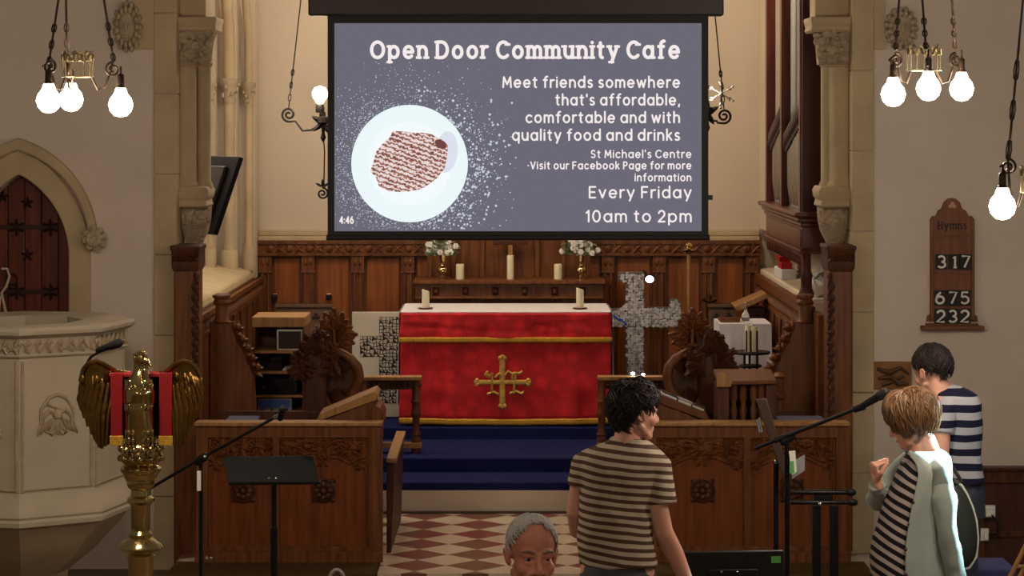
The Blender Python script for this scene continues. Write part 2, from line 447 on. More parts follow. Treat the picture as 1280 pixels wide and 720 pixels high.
# pointed arch outline of the doorway
def ogive(cx, hw, zs, za, n=12):
    h = za - zs; rr = (h*h + hw*hw) / (2*hw)
    pts = []
    a1 = math.atan2(h, rr - hw)
    for i in range(n + 1):
        a = a1*i/n; pts.append((cx + hw - rr + rr*math.cos(a), zs + rr*math.sin(a)))
    left = [(2*cx - x, z) for x, z in reversed(pts[:-1])]
    return pts + left
og = ogive(dc, .32, spz, apexz)
wl = MB()
wl.box((-6, WY, -.1), (dl, WY + .4, 7)).box((dr, WY, -.1), (JL1, WY + .4, 7)).box((dl, WY, -.1), (dr, WY + .4, .9))
def spandrel(mb, og, zt):
    n = len(og)
    for (x0, z0), (x1, z1) in zip(og[:-1], og[1:]):
        mb.hexa([Vector(q) for q in [(x0, WY, z0), (x1, WY, z1), (x1, WY + .4, z1), (x0, WY + .4, z0), (x0, WY, zt), (x1, WY, zt), (x1, WY + .4, zt), (x0, WY + .4, zt)]])
spandrel(wl, og, 7)
struct(wl.build('wall_left_nave', PLASTER, smooth=0))
struct(MB().box((JR0, WY, -.1), (6, WY + .4, 7)).build('wall_right_nave', PLASTER))
jl = MB(); z = -.05; k = 0
while z < 7:
    h = .52
    ww = .0 if z < CAM_Z + 88*WY/FOC - .001 else .0
    jl.box((JL0 - (.03 if False else 0), WY - .02, z + .002), (JL1 + .01, WY + .3, z + h - .002)); z += h
struct(jl.build('trim_arch_jamb_left', STONE, bevel=.005))
jr = MB(); z = .1
while z < 7:
    jr.box((JR0 - .01, WY - .02, z + .002), (JR1, WY + .3, z + .518)); z += .52
struct(jr.build('trim_arch_jamb_right', STONE, bevel=.005))
zt = CAM_Z + 88*WY/FOC
struct(MB().box(((160-640)*WY/FOC, WY - .02, zt), (JL0, WY + .2, 7)).build('trim_arch_spring_left', STONE, bevel=.004))
struct(MB().box((JR1, WY - .02, zt), ((1106-640)*WY/FOC, WY + .2, 7)).build('trim_arch_spring_right', STONE, bevel=.004))
# carved label stops beside the arch
def headstop(u, v, hw, hh, name):
    a = MB(); c = px(u, v, WY - .03); k = WY/FOC; W = hw*k; H = hh*k
    a.ell(c, (W*.8, .07, H*.85), seg=16, rings=12)
    for i in range(30):
        an = 2*PI*i/15; rr = 1 if i < 15 else .78
        a.ell(c + Vector((W*.95*rr*math.cos(an), -.02 if i < 15 else -.045, H*rr*math.sin(an))), (W*.2, .03, H*.17), seg=7, rings=5)
    a.capsule([c + Vector((0, -.075, .03)), c + Vector((0, -.09, -.015))], [.01, .016], 8)
    for sx in (-1, 1):
        a.ell(c + Vector((sx*W*.32, -.062, H*.15)), (.022, .012, .012), seg=8, rings=5)
    a.ell(c + Vector((0, -.065, -H*.42)), (.03, .012, .01), seg=8, rings=5)
    return struct(a.build(name, STONE_C))
headstop(160, 34, 17, 28, 'trim_label_stop_left')
headstop(1126, 36, 19, 24, 'trim_label_stop_right')

# responds of the arch: shafts, capital, corbel
def respond(sgn, name):
    cx = -2.02 if sgn < 0 else 2.055
    root = bpy.data.objects.new(name, None); C.objects.link(root); root.location = (cx, 15.75, 0); struct(root)
    k = 15.7/FOC
    Z = lambda v: CAM_Z - (v-150)*k
    xb = -sgn                                         # direction towards the middle of the arch
    if sgn < 0: X = lambda u: (u-640)*k
    else: X = lambda u: (u-640)*k
    big, small, rb, rs = (X(232), X(253), 14*k, 9*k) if sgn < 0 else (X(1052), X(1037), 15*k, 9*k)
    MB().lathe([(rb*1.12, Z(236)), (rb*1.2, Z(231)), (rb, Z(226)), (rb, Z(84)), (rb*1.15, Z(82)), (rb, Z(79))], (big, 15.72, 0), 24).build('shaft', STONE, root)
    MB().lathe([(rs*1.2, Z(236)), (rs*1.3, Z(231)), (rs, Z(226)), (rs, Z(84)), (rs*1.2, Z(82)), (rs, Z(79))], (small, 15.78, 0), 20).build('shaft', STONE, root)
    c = MB()
    for (x, r, y) in ((big, rb, 15.72), (small, rs, 15.78)):
        c.lathe([(r, Z(82)), (r*1.3, Z(79)), (r*1.1, Z(76)), (r*1.25, Z(60)), (r*1.7, Z(42))], (x, y, 0), 18)
    u0, u1 = (216, 272) if sgn < 0 else (1012, 1066)
    for i in range(130):
        t = rnd.random(); s = rnd.random()
        um = u0 + 6 + (u1 - u0 - 10)*s
        inn = 1 - t
        edge = (um - (u0+u1)/2)/((u1-u0)/2)
        uu = (u0+u1)/2 + edge*(u1-u0)/2*(.66 + .36*t) - (xb*-4 if False else 0)
        bulge = math.sqrt(max(0, 1 - edge*edge*.8))
        c.ell((X(uu), 15.73 - (.05 + .08*t)*bulge - rnd.uniform(0, .04), Z(77 - 35*t)), (rnd.uniform(.014, .030), .022, rnd.uniform(.014, .032)), seg=7, rings=5)
    c.loft([[(X((u0+u1)/2 - w_), 15.74 - .02*q_, Z(v)), (X((u0+u1)/2 + w_), 15.74 - .02*q_, Z(v)), (X((u0+u1)/2 + w_), 15.95, Z(v)), (X((u0+u1)/2 - w_), 15.95, Z(v))] for v, w_, q_ in ((80, (u1-u0)*.22, 0), (60, (u1-u0)*.25, 1), (40, (u1-u0)*.30, 3))])
    c.build('capital', STONE_C, root)
    ab = MB()
    ab.loft([[(X(u0 - .5*g), 15.58 - .03*g2, Z(v)), (X(u1 + .5*g), 15.58 - .03*g2, Z(v)), (X(u1 + .5*g), 15.95, Z(v)), (X(u0 - .5*g), 15.95, Z(v))] for v, g, g2 in ((41, -4, -.5), (38, 2, 0), (34, -1, 0), (31, 1, .6), (24, 4, 1), (22, 2, .8))])
    ab.build('abacus', STONE, root, bevel=.006)
    a = MB()                                          # order of the arch rising above the abacus
    a.box((X(u0 + 6), 15.66, Z(23)), (X(u1 - (14 if sgn < 0 else 0)) , 15.95, Z(-260)))
    a.build('arch_order', STONE, root, bevel=.01)
    m0, m1 = (219, 261) if sgn < 0 else (1023, 1066)
    mo = MB().loft([[(X(m0 - g), 15.60 - .006*g, Z(v)), (X(m1 + g), 15.60 - .006*g, Z(v)), (X(m1 + g), 15.95, Z(v)), (X(m0 - g), 15.95, Z(v))] for v, g in ((260, -4), (257, 0), (250, -2), (246, 1), (238, 2), (233, -1))])
    mo.build('moulding', STONE, root, bevel=.006)
    cb = MB(); prof = [(258, 1.0), (275, .96), (290, .8), (302, .5), (310, .3)]
    mid = (m0 + m1)/2; hw = (m1 - m0)/2 - 2
    if sgn > 0: mid += 2
    rings = []
    for v, s in prof:
        ring = []
        for j in range(13):
            a_ = PI + PI*j/12
            ring.append((X(mid + hw*s*math.cos(a_)), 15.85 + .2*s*math.sin(a_), Z(v)))
        ring += [(X(mid + hw*s), 15.95, Z(v)), (X(mid - hw*s), 15.95, Z(v))]
        rings.append(ring)
    cb.loft(rings)
    for i in range(190):
        t = rnd.random(); v = 262 + 44*t; s = 1.0 if v < 275 else 1 - (v - 275)/35*.68
        a_ = PI + PI*(.06 + .88*rnd.random())
        cb.ell((X(mid + hw*s*math.cos(a_)), 15.85 + .2*s*math.sin(a_), Z(v)), (rnd.uniform(.010, .02), .014, rnd.uniform(.01, .022)), seg=7, rings=5)
    cb.build('corbel', STONE_C, root)
respond(-1, 'trim_arch_respond_left')
respond(1, 'trim_arch_respond_right')

# nave ceiling and side walls, out of frame, close the room
struct(MB().box((-6, 15.9, 6.9), (6, 20.3, 7.1)).build('ceiling_chancel', PLASTER_E))

# doorway surround with hood mould and the pulpit door
su = MB()
og1 = ogive(dc, .32, spz, apexz, 14); og2 = ogive(dc, .46, spz, apexz + .17, 14)
full = lambda o, hw: [(dc + hw, .9)] + o + [(dc - hw, .9)]
su.ringprism(full(og2, .46), full(og1, .32), (0, WY - .03, 0), (1, 0, 0), (0, 0, 1), (0, .2, 0))
sur = struct(su.build('trim_door_surround', STONE, bevel=.01))
og3 = ogive(dc, .455, spz + .08, apexz + .155, 14); og4 = ogive(dc, .51, spz + .08, apexz + .235, 14)
MB().ringprism(og4, og3, (0, WY - .075, 0), (1, 0, 0), (0, 0, 1), (0, .1, 0)).build('hood_mould', STONE, sur, bevel=.015)
ls = MB(); c = px(119, 298, WY - .06)
ls.ell(c, (.07, .05, .075))
for i in range(16):
    an = 2*PI*i/8 + .2; rr = .062 if i < 8 else .035
    ls.ell(c + Vector((rr*math.cos(an), -.03 if i < 8 else -.045, rr*math.sin(an))), (.024, .016, .024), seg=8, rings=5)
ls.build('label_stop', STONE_C, sur)
DOORW = wood('door_wood', (112, 48, 24), (74, 28, 14), .4)
dd = MB(); prev = None
ogd = ogive(dc, .33, spz, apexz + .01, 10)
def door_top(x):
    hw = .33; h = apexz - spz; rr = (h*h + hw*hw)/(2*hw); xx = abs(x - dc)
    t = rr*rr - (xx + rr - hw)**2
    return spz + math.sqrt(max(t, 0))
n = 6
for i in range(n):
    a0 = dc - .33 + .66*i/n + .003; a1 = dc - .33 + .66*(i+1)/n - .003
    q = [(a0, .9)] + [(a1, .9)] + [(a1 - (a1-a0)*t/4, door_top(a1 - (a1-a0)*t/4)) for t in range(5)]
    dd.prism(q, (0, WY + .16, 0), (1, 0, 0), (0, 0, 1), (0, .05, 0))
door = struct(dd.build('door_1', DOORW, bevel=.004))
ir = MB()
for zz in (2.20, 1.78):
    ir.box((dc - .30, WY + .145, zz - .014), (dc + .22, WY + .162, zz + .014))
    for (xx, s) in ((dc + .17, 1), (dc - .05, 1)):
        for an in (90, 150, 30, 210, 330, 270):
            ir.leaf((xx, WY + .15, zz), (math.cos(RD(an)), 0, math.sin(RD(an))), (0, -1, 0), .060, .022, .008)
for (xx, zz) in ((dc + .02, 2.02), (dc + .02, 2.36), (dc - .14, 2.4)):
    for an in (90, 162, 234, 306, 18):
        ir.leaf((xx, WY + .15, zz), (math.cos(RD(an)), 0, math.sin(RD(an))), (0, -1, 0), .045, .018, .007)
ir.build('strap_hinge', pm('dark_hinge', (52, 26, 18), .5, .3, .2, 12), door)
MB().tube([(dc - .08 + .035*math.cos(a*PI/8), WY + .13, 1.86 + .035*math.sin(a*PI/8)) for a in range(16)], .006, 6, closed=True).build('ring_handle', IRON, door)
cordm = pm('cream_cord', (206, 186, 150), .7, 0, .1, 8)
cp = [px(u, v, WY + .1) for u, v in ((2, 336), (9, 336), (12, 345), (8, 358), (2, 366), (5, 380), (9, 400), (6, 411), (1, 408), (-2, 395), (0, 370))]
tag(MB().tube(cp, .009, 6).build('cord', cordm), 'cream looped cord hanging on the arched pulpit door', 'cord')
# ------------------------------------------------------------------ carved work shared by the oak furniture
def petal_fan(mb, c, ang, L, n, spread, yd, thick=.012, back=.02):
    """acanthus lobes fanning out of a stem in the x-z plane: broad leaves with curled, knobbed tips, in two layers"""
    c = Vector(c)
    for lay, (sc, m) in enumerate(((1.0, 5), (.58, 3))):
        for i in range(m):
            t = (i/(m-1) - .5)*2
            a = RD(ang + spread*t); l = L*sc*(1 - .20*abs(t)); d = Vector((math.cos(a), 0, math.sin(a))); sd = Vector((-d.z, 0, d.x))
            o = c + Vector((0, -.008 - .020*lay, 0)); rings = []
            for q, w in ((0, .10), (.25, .17), (.5, .25), (.72, .27), (.88, .20), (1.0, .06)):
                b_ = o + d*l*q - Vector((0, .016*math.sin(q*PI*.8), 0)); ww = l*w*(1 + .12*(q in (.5, .88)))
                rings.append([b_ - sd*ww, b_ - sd*ww*.5 - Vector((0, .012, 0)), b_ - Vector((0, .004, 0)), b_ + sd*ww*.5 - Vector((0, .012, 0)), b_ + sd*ww, b_ + Vector((0, .012, 0))])
            mb.loft(rings)
            for q in (-1, 1):
                mb.ell(o + d*l*.70 + sd*q*l*.24 + Vector((0, -.012, 0)), (l*.085, .016, l*.085), seg=9, rings=6)
            mb.ell(o + d*l*1.0 + Vector((0, -.018, 0)), (l*.12, .02, l*.12), seg=10, rings=7)
    mb.prism([(math.cos(RD(ang + spread*(t/6 - 1)))*L*.5, math.sin(RD(ang + spread*(t/6 - 1)))*L*.5) for t in range(13)] + [(0, 0)], c + Vector((0, -.004, 0)), (1,0,0), (0,0,1), (0, back, 0))

def foliage(mb, o, ax, az, w, h, n, size, seed, nrm=(0, -1, 0)):
    """dense cluster of carved leaves filling an ellipse w x h round o"""
    r2 = random.Random(seed); o = Vector(o); ax = Vector(ax); az = Vector(az); nr = Vector(nrm)
    mb.prism([(w*.42*math.cos(2*PI*i/16), h*.42*math.sin(2*PI*i/16)) for i in range(16)], o - nr*.008, ax, az, nr*.012)
    for i in range(n):
        a = r2.random()*2*PI; q = math.sqrt(r2.random())*.5; x, z = w*q*math.cos(a), h*q*math.sin(a)
        aa = a + r2.uniform(-.9, .9); d = ax*math.cos(aa) + az*math.sin(aa); s_ = size*r2.uniform(.7, 1.3)
        p_ = o + ax*x + az*z + nr*(.004 + .03*(.5 - q)*r2.random())
        mb.leaf(p_ - d*s_*.5, d, nr, s_, s_*.8, s_*.3, s_*.2); mb.ell(p_ + d*s_*.45 + nr*s_*.2, (s_*.2, s_*.2, s_*.2), seg=7, rings=5)

def poppyhead(y, cx, z0, h, w, name, parent, mat, d=.07):
    mb = MB()
    c = Vector((cx, y, z0 + h*.28))
    mb.tube([(cx, y + d/2, z0), (cx, y + d/2, z0 + h*.5), (cx, y + d/2, z0 + h*.8)], [w*.16, w*.10, w*.05], 10)
    petal_fan(mb, c + Vector((0, 0, h*.20)), 90, h*.50, 5, 56, .03, h*.034)
    petal_fan(mb, c + Vector((-w*.08, 0, h*.02)), 172, w*.40, 5, 58, .03, h*.032)
    petal_fan(mb, c + Vector((w*.08, 0, h*.02)), 8, w*.40, 5, 58, .03, h*.032)
    mb.tube([c + Vector((0, -.015, -h*.25)), c + Vector((0, -.03, h*.1)), c + Vector((0, -.02, h*.62))], [.014, .016, .005], 6)
    mb.tube([(cx - w*.2, y, z0 + h*.08), (cx, y - .02, z0 + h*.13), (cx + w*.2, y, z0 + h*.08)], [.012, .018, .012], 8)
    return mb.build(name, mat, parent)

def mirror_px(pts, axis2): return [(axis2 - u, v) for u, v in pts]

# ------------------------------------------------------------------ choir stall fronts
def rosette(mb, c, r):
    c = Vector(c)
    mb.lathe([(r, 0), (r, -.012), (r*.88, -.02), (r*.8, -.008)], c, 24, 'Y')
    for k in range(8):
        a = k*PI/4; mb.ell(c + Vector((r*.52*math.cos(a), -.012, r*.52*math.sin(a))), (r*.26, .014, r*.26), seg=9, rings=6)
    mb.ell(c + Vector((0, -.02, 0)), (r*.26, .016, r*.26), seg=10, rings=6)
    for k in range(4):
        a = k*PI/2 + PI/4; mb.leaf(c + Vector((r*.8*math.cos(a), -.005, r*.8*math.sin(a))), (math.cos(a), 0, math.sin(a)), (0, -1, 0), r*.5, r*.5, .012)

def tracery(mb, x0, x1, z0, z1, y):
    w = x1 - x0; h = z1 - z0; cx = (x0 + x1)/2
    # broad cusped arch in two orders
    for dz, r_ in ((0, .012), (.022, .007)):
        pts = [(x0 + .004, y, z0 - h*.34 + dz)]
        for i in range(17):
            t = i/16; xx = x0 + w*t; pts.append((xx, y - .004, z0 + dz + h*(.02 + .44*math.sin(PI*t)**.8) - h*.10*abs(math.sin(3*PI*t))))
        pts.append((x1 - .004, y, z0 - h*.34 + dz)); mb.tube(pts, r_, 6)
    foliage(mb, (cx, y, z0 + h*.68), (1,0,0), (0,0,1), w*.22, h*.62, 22, .05, int(abs(cx)*97))
    for s_ in (-1, 1):
        foliage(mb, (cx + s_*w*.30, y, z0 + h*.74), (1,0,0), (0,0,1), w*.34, h*.46, 26, .046, int(abs(cx)*51) + s_)
        mb.tube([(cx + s_*w*.05, y - .004, z0 + h*.85), (cx + s_*w*.2, y - .014, z0 + h*.98), (cx + s_*w*.36, y - .01, z0 + h*.78), (cx + s_*w*.46, y - .004, z0 + h*.92)], .009, 6)
        foliage(mb, (cx + s_*w*.43, y, z0 + h*.2), (1,0,0), (0,0,1), w*.12, h*.42, 10, .04, int(abs(cx)*31) + s_)
    for an in (230, 270, 310): mb.leaf((cx, y, z0 + h*.30), (math.cos(RD(an)), 0, math.sin(RD(an))), (0, -1, 0), h*.34, w*.07, .014)
    mb.tube([(cx, y - .004, z0 + h*.1), (cx, y - .006, z0 - h*.38)], .008, 6)

def stall_front(x0, x1, name, label, cuts):
    root = thing(name, label, 'choir stall', ((x0 + x1)/2, 15.0, FZ), None)
    Y = 15.0; zt = 2.9 - 380*.005
    rail = MB().box((x0 - .002, Y - .005, zt - .085), (x1 + .002, Y + .082, zt - .012)).box((x0 + .01, Y + .004, FZ), (x1 - .01, Y + .076, .235))
    rail.box((x0, Y, FZ), (x0 + .075, Y + .08, zt - .05)).box((x1 - .085, Y, FZ), (x1, Y + .08, zt - .05))
    for c in cuts: rail.box((c - .02, Y, .2), (c + .02, Y + .08, zt - .05))
    rail.box((x0 - .004, Y - .03, FZ), (x1 + .004, Y - .002, .205))
    rail.build('frame', OAK, root)
    MB().box((x0 - .01, Y - .03, zt - .012), (x1 + .0, Y + .12, zt + .012)).build('capping', OAK_L, root, bevel=.006)
    ed = [x0 + .075] + cuts + [x1 - .085]
    for a, b in zip(ed[:-1], ed[1:]):
        a += .02; b -= .02
        f = MB().box((a - .02, Y + .03, .22), (b + .02, Y + .05, zt - .08)).build('panel', OAK_F, root)
        tr = MB(); tracery(tr, a, b, .72, .90, Y + .028)
        for s in (0, 1): tr.tube([(a - .012 if s == 0 else b + .012, Y + .02, .24), (a - .012 if s == 0 else b + .012, Y + .02, .9)], .009, 6)
        tr.tube([(a - .012, Y + .02, .905), (b + .012, Y + .02, .905)], .010, 6)
        tr.build('tracery', OAK, root)
        ro = MB(); rosette(ro, ((a + b)/2 + .005, Y + .03, .58), .078); ro.build('rosette', OAK_D, root)
    return root
x0l, x1l = (245-640)*.005, (478-640)*.005
stall_front(x0l, x1l, 'choir_stall', 'carved oak choir stall front behind the music stand, left of the chancel aisle', [(345-640)*.005])
x0r, x1r = (806-640)*.005, (1062-640)*.005
stall_front(x0r, x1r, 'choir_stall', 'carved oak choir stall front right of the chancel aisle, behind the microphone stands', [(934-640)*.005])

# pew seats behind the fronts, each with a solid end towards the aisle
for sgn, lab in ((-1, 'dark oak choir bench behind the left choir stall front'), (1, 'dark oak choir bench behind the right choir stall front')):
    xa, xb = (x0l + .06, x1l - .12) if sgn < 0 else (x0r + .12, 1.92)
    r = thing('choir_bench', lab, 'bench', ((xa + xb)/2, 15.75, FZ))
    MB().box((xa, 15.56, .52), (xb, 15.84, .56)).build('seat', OAK_D, r, bevel=.006)
    MB().box((xa, 15.83, .56), (xb, 15.86, .98)).build('backrest', OAK_D, r, bevel=.006)
    for x in (xa + .03, xb - .03): MB().box((x - .03, 15.57, FZ), (x + .03, 15.84, .52)).build('leg', OAK_D, r, bevel=.006)

# clergy desk tops at the aisle ends of the stalls
def clergy_desk(flip, label):
    f = (lambda u: u) if not flip else (lambda u: 1283 - u)
    y0 = 15.17
    r = thing('clergy_desk', label, 'desk', px(f(440), 530, 15.3) * 1.0)
    body = MB()
    tri = [(f(400), 531), (f(464), 531), (f(470), 500), (f(400), 527)]
    body.pxprism(tri, y0, .3).build('desk_box', OAK, r, bevel=.006)
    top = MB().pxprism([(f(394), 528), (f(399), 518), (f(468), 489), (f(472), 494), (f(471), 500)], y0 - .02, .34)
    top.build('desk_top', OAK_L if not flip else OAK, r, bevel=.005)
    en = MB().pxprism([(f(464), 531), (f(463), 512), (f(468), 507), (f(475), 510), (f(479), 520), (f(478), 533)], y0 - .04, .38)
    en.build('scroll_end', OAK, r, bevel=.012)
    e2 = MB().pxprism([(f(461), 532), (f(478), 532), (f(478), 718), (f(468), 718)], y0 + .05, .04)
    e2.build('end_panel', OAK, r, bevel=.006)
    return r
clergy_desk(False, 'sloping oak desk top at the aisle end of the left choir stall')
clergy_desk(True, 'sloping oak desk top at the aisle end of the right choir stall')
# books lying on the right desk slope
BK = [pm('book_cover_%d' % i, c, .6) for i, c in enumerate([(44, 30, 26), (168, 160, 150), (60, 36, 30), (120, 112, 104)])]
def slope_pt(u, y): 
    t = (u - 811)/(887 - 811)
    return px(u, 488 + 31*t, y)
for i, (u0, u1, w, col, lab) in enumerate([(826, 846, .15, 0, 'dark hymn book lying highest on the sloping right clergy desk'), (846, 864, .13, 1, 'pale booklet lying in the middle of the sloping right clergy desk'), (864, 880, .12, 2, 'dark red hymn book lying lowest on the sloping right clergy desk')]):
    a = slope_pt(u0, 15.2); bb = slope_pt(u1, 15.2); d = (bb - a).normalized(); n = Vector((-d.z, 0, d.x))
    if n.z < 0: n = -n
    r = thing('hymn_book', lab, 'book', a, 'books on the right clergy desk')
    L = (bb - a).length
    def slab(o0, h0, h1, ins, mat, nm):
        q = []
        for h in (h0, h1):
            for (s, yy) in ((ins, ins), (L - ins, ins), (L - ins, w - ins), (ins, w - ins)):
                q.append(a + d*s + n*h + Vector((0, yy, 0)))
        MB().hexa(q).build(nm, mat, r)
    slab(0, .003, .008, 0, BK[col], 'cover'); slab(0, .008, .022, .006, PAPER, 'pages'); slab(0, .022, .027, 0, BK[col], 'cover')

# low bench end showing beside the left stall in the aisle
r = thing('aisle_bench', 'low pale oak bench beside the aisle end of the left choir stall', 'bench', (-.76, 16.0, FZ))
MB().box((-.80, 15.25, .72), (-.735, 16.6, .75)).build('seat', OAK_L, r, bevel=.005)
MB().hexa([Vector(q) for q in [(-.80, 15.3, FZ), (-.772, 15.3, FZ), (-.765, 16.55, FZ), (-.80, 16.55, FZ), (-.80, 15.3, .72), (-.745, 15.3, .72), (-.745, 16.55, .72), (-.80, 16.55, .72)]]).build('side_board', OAK_D, r, bevel=.004)

# carved bench ends with poppyheads
def carved_end(flip, label, mat):
    f = (lambda u: u) if not flip else (lambda u: 1283 - u)
    y = 16.0
    base = px(f(418), 530, y); r = thing('poppyhead_bench_end', label, 'carved bench end', (base.x, y, FZ))
    k = y/FOC
    sh = MB()
    outl = [(385, 720), (385, 500), (392, 470), (406, 446), (414, 434), (422, 434), (432, 441), (444, 452), (449, 466), (448, 480), (440, 494), (428, 508), (424, 520), (424, 720)]
    sh.pxprism([(f(u), min(v, 700)) for u, v in outl], y + .02, .05)
    sh.build('end_board', mat, r, bevel=.006)
    rim = MB()
    rp = [px(f(u), v, y) for u, v in ((412, 444), (424, 440), (438, 448), (447, 459), (449, 470), (446, 484), (437, 497), (427, 508), (420, 512))]
    rim.tube(rp, [.022, .028, .032, .034, .034, .034, .032, .028, .018], 10)
    rp = [px(f(u), v, y) for u, v in ((420, 512), (410, 505), (403, 494), (398, 480), (398, 464), (404, 450), (412, 444))]
    rim.tube(rp, [.018, .026, .028, .024, .022, .02, .018], 10)
    rim.build('scroll_rim', OAK, r)
    cv = MB()
    for (u, v, an, L) in ((418, 470, 80, .12), (428, 466, 50, .10), (410, 466, 120, .10), (420, 490, 250, .09), (428, 486, 310, .10), (408, 486, 225, .09), (414, 500, 60, .10)):
        cv.leaf(px(f(u), v, y + .005), (math.cos(RD(an))*(-1 if flip else 1), 0, math.sin(RD(an))), (0, -1, 0), L, .06, .025)
    cv.build('leaf_carving', mat, r)
    hz = px(f(418), 436, y); top = px(f(418), 387, y)
    poppyhead(y - .01, hz.x, hz.z, top.z - hz.z + .01, 58*k, 'poppyhead', r, OAK)
    # smaller niche post with crockets on the inner side
    nb = MB().pxprism([(f(u), v) for u, v in ((380, 700), (380, 470), (386, 424), (390, 414), (396, 410), (402, 414), (406, 424), (408, 470), (408, 700))], y - .10, .06)
    nb.build('niche_post', OAK_D, r, bevel=.012)
    ni = MB()
    ni.tube([px(f(u), v, y - .11) for u, v in ((388, 460), (388, 428), (391, 419), (396, 415), (401, 419), (404, 428), (404, 460))], .014, 8)
    for (u, v, wd, ht, nn) in ((378, 452, 22, 40, 34), (414, 452, 18, 36, 26), (396, 428, 34, 22, 26), (371, 466, 14, 22, 14)):
        foliage(ni, px(f(u), v, y - .1), (1,0,0), (0,0,1), wd*y/FOC, ht*y/FOC, nn, .062, int(u + v))
    ni.build('crockets', OAK_D, r)
    return r
carved_end(False, 'carved oak poppyhead bench end in the left choir by the ivory panel', OAK_D)
carved_end(True, 'carved oak poppyhead bench end in the right choir by the mirror cross', OAK_D)

# tall winged stall ends close to the arch
def wing_end(flip, label):
    f = (lambda u: u) if not flip else (lambda u: 1283 - u)
    y = 16.25; base = px(f(285), 530, y)
    r = thing('stall_wing', label, 'stall end', (base.x, y, FZ))
    w = MB().pxprism([(f(u), v) for u, v in ((262, 690), (262, 402), (290, 402), (294, 420), (303, 436), (312, 456), (318, 480), (320, 505), (320, 690))], y, .05)
    w.build('wing_board', OAK, r, bevel=.008)
    p = MB(); c = px(f(277), 402, y + .025); k = y/FOC
    Z = lambda v: CAM_Z - (v - 150)*k
    p.lathe([(.055, Z(404)), (.06, Z(402)), (.045, Z(398)), (.042, Z(382)), (.055, Z(381)), (.06, Z(378)), (.055, Z(376)), (.05, Z(374)), (.062, Z(372)), (.062, Z(369)), (.03, Z(367)), (.0005, Z(367))], (c.x, c.y, 0), 14)
    p.build('turned_finial', OAK, r)
    cr_ = MB()
    for (u, v) in ((292, 414), (297, 428), (304, 440), (309, 452), (316, 464)):
        b = px(f(u), v, y + .01)
        for an in (20, 55, 90, 330):
            a = RD(an); cr_.leaf(b, (math.cos(a)*(-1 if flip else 1), 0, math.sin(a)), (0, -1, 0), .075, .035, .03, -.02)
        cr_.ell(b + Vector(((-1 if flip else 1)*.035, -.015, .03)), (.022, .025, .022), seg=8, rings=6)
    cr_.build('crockets', OAK, r)
    return r
wing_end(False, 'tall oak stall wing with carved crockets by the left arch post')
wing_end(True, 'tall oak stall wing with carved crockets by the right arch post')

# wooden screen posts standing under the corbels
def screen_post(flip, label):
    f = (lambda u: u) if not flip else (lambda u: 1283 - u)
    y = 15.35; a = px(f(217), 530, y); b = px(f(246), 530, y); x0, x1 = min(a.x, b.x), max(a.x, b.x)
    k = y/FOC; Z = lambda v: CAM_Z - (v - 150)*k
    r = thing('screen_post', label, 'post', ((x0 + x1)/2, y, 0))
    MB().box((x0, y, 0), (x1, y + .30, Z(337))).build('shaft', OAK, r, bevel=.012)
    xi = x1 if not flip else x0; sg = 1 if not flip else -1
    cv = MB(); v = 345
    while v < 520:
        for q in (0, 1):
            cv.leaf((xi - sg*.008, y - .012, Z(v + 7*q)), (-.3*sg if q else .3*sg, 0, -1), (sg*.6, -1, 0), .06, .04, .02)
        cv.ell((xi - sg*.0, y - .012, Z(v)), (.02, .02, .025), seg=8, rings=5); v += 14
    cv.build('carved_edge', OAK_D, r)
    cp_ = MB().loft([[(x0 - g*k, y - g*k, Z(v)), (x1 + g*k, y - g*k, Z(v)), (x1 + g*k, y + .32, Z(v)), (x0 - g*k, y + .32, Z(v))] for v, g in ((340, 0), (335, 2), (330, 2.6), (314, 2.6), (312, 4), (308, 4.5), (307, 3))])
    cp_.build('cap', OAK_D, r, bevel=.005)
    l = MB()
    for i in range(4): 
        x = x0 - .005 + (x1 - x0 + .01)*(i + .5)/4
        for an in (45, 135, 225, 315): l.leaf((x, y - .018, Z(322)), (math.cos(RD(an)), 0, math.sin(RD(an))), (0, -1, 0), .034, .03, .014)
    l.build('leaf_frieze', OAK_D, r)
    return r
screen_post(False, 'square oak screen post with carved cap under the left arch corbel')
screen_post(True, 'square oak screen post with carved cap under the right arch corbel')

# slender turned columns carrying the organ, right
r = thing('organ_column', 'turned dark column under the organ corner, beside the right screen post', 'column', px(1008, 700, 16.3))
k = 16.3/FOC; Z = lambda v: CAM_Z - (v-150)*k; c = px(1008, 430, 16.42)
MB().lathe([(.05, FZ), (.05, .9), (.045, .92), (.045, Z(432)), (.055, Z(428)), (.04, Z(420)), (.034, Z(378)), (.05, Z(372)), (.055, Z(368)), (.04, Z(362)), (.038, Z(350)), (.045, Z(346)), (.032, Z(340)), (.03, Z(318)), (.05, Z(312))], (c.x, 16.42, 0), 16).build('shaft', MAHOG, r)

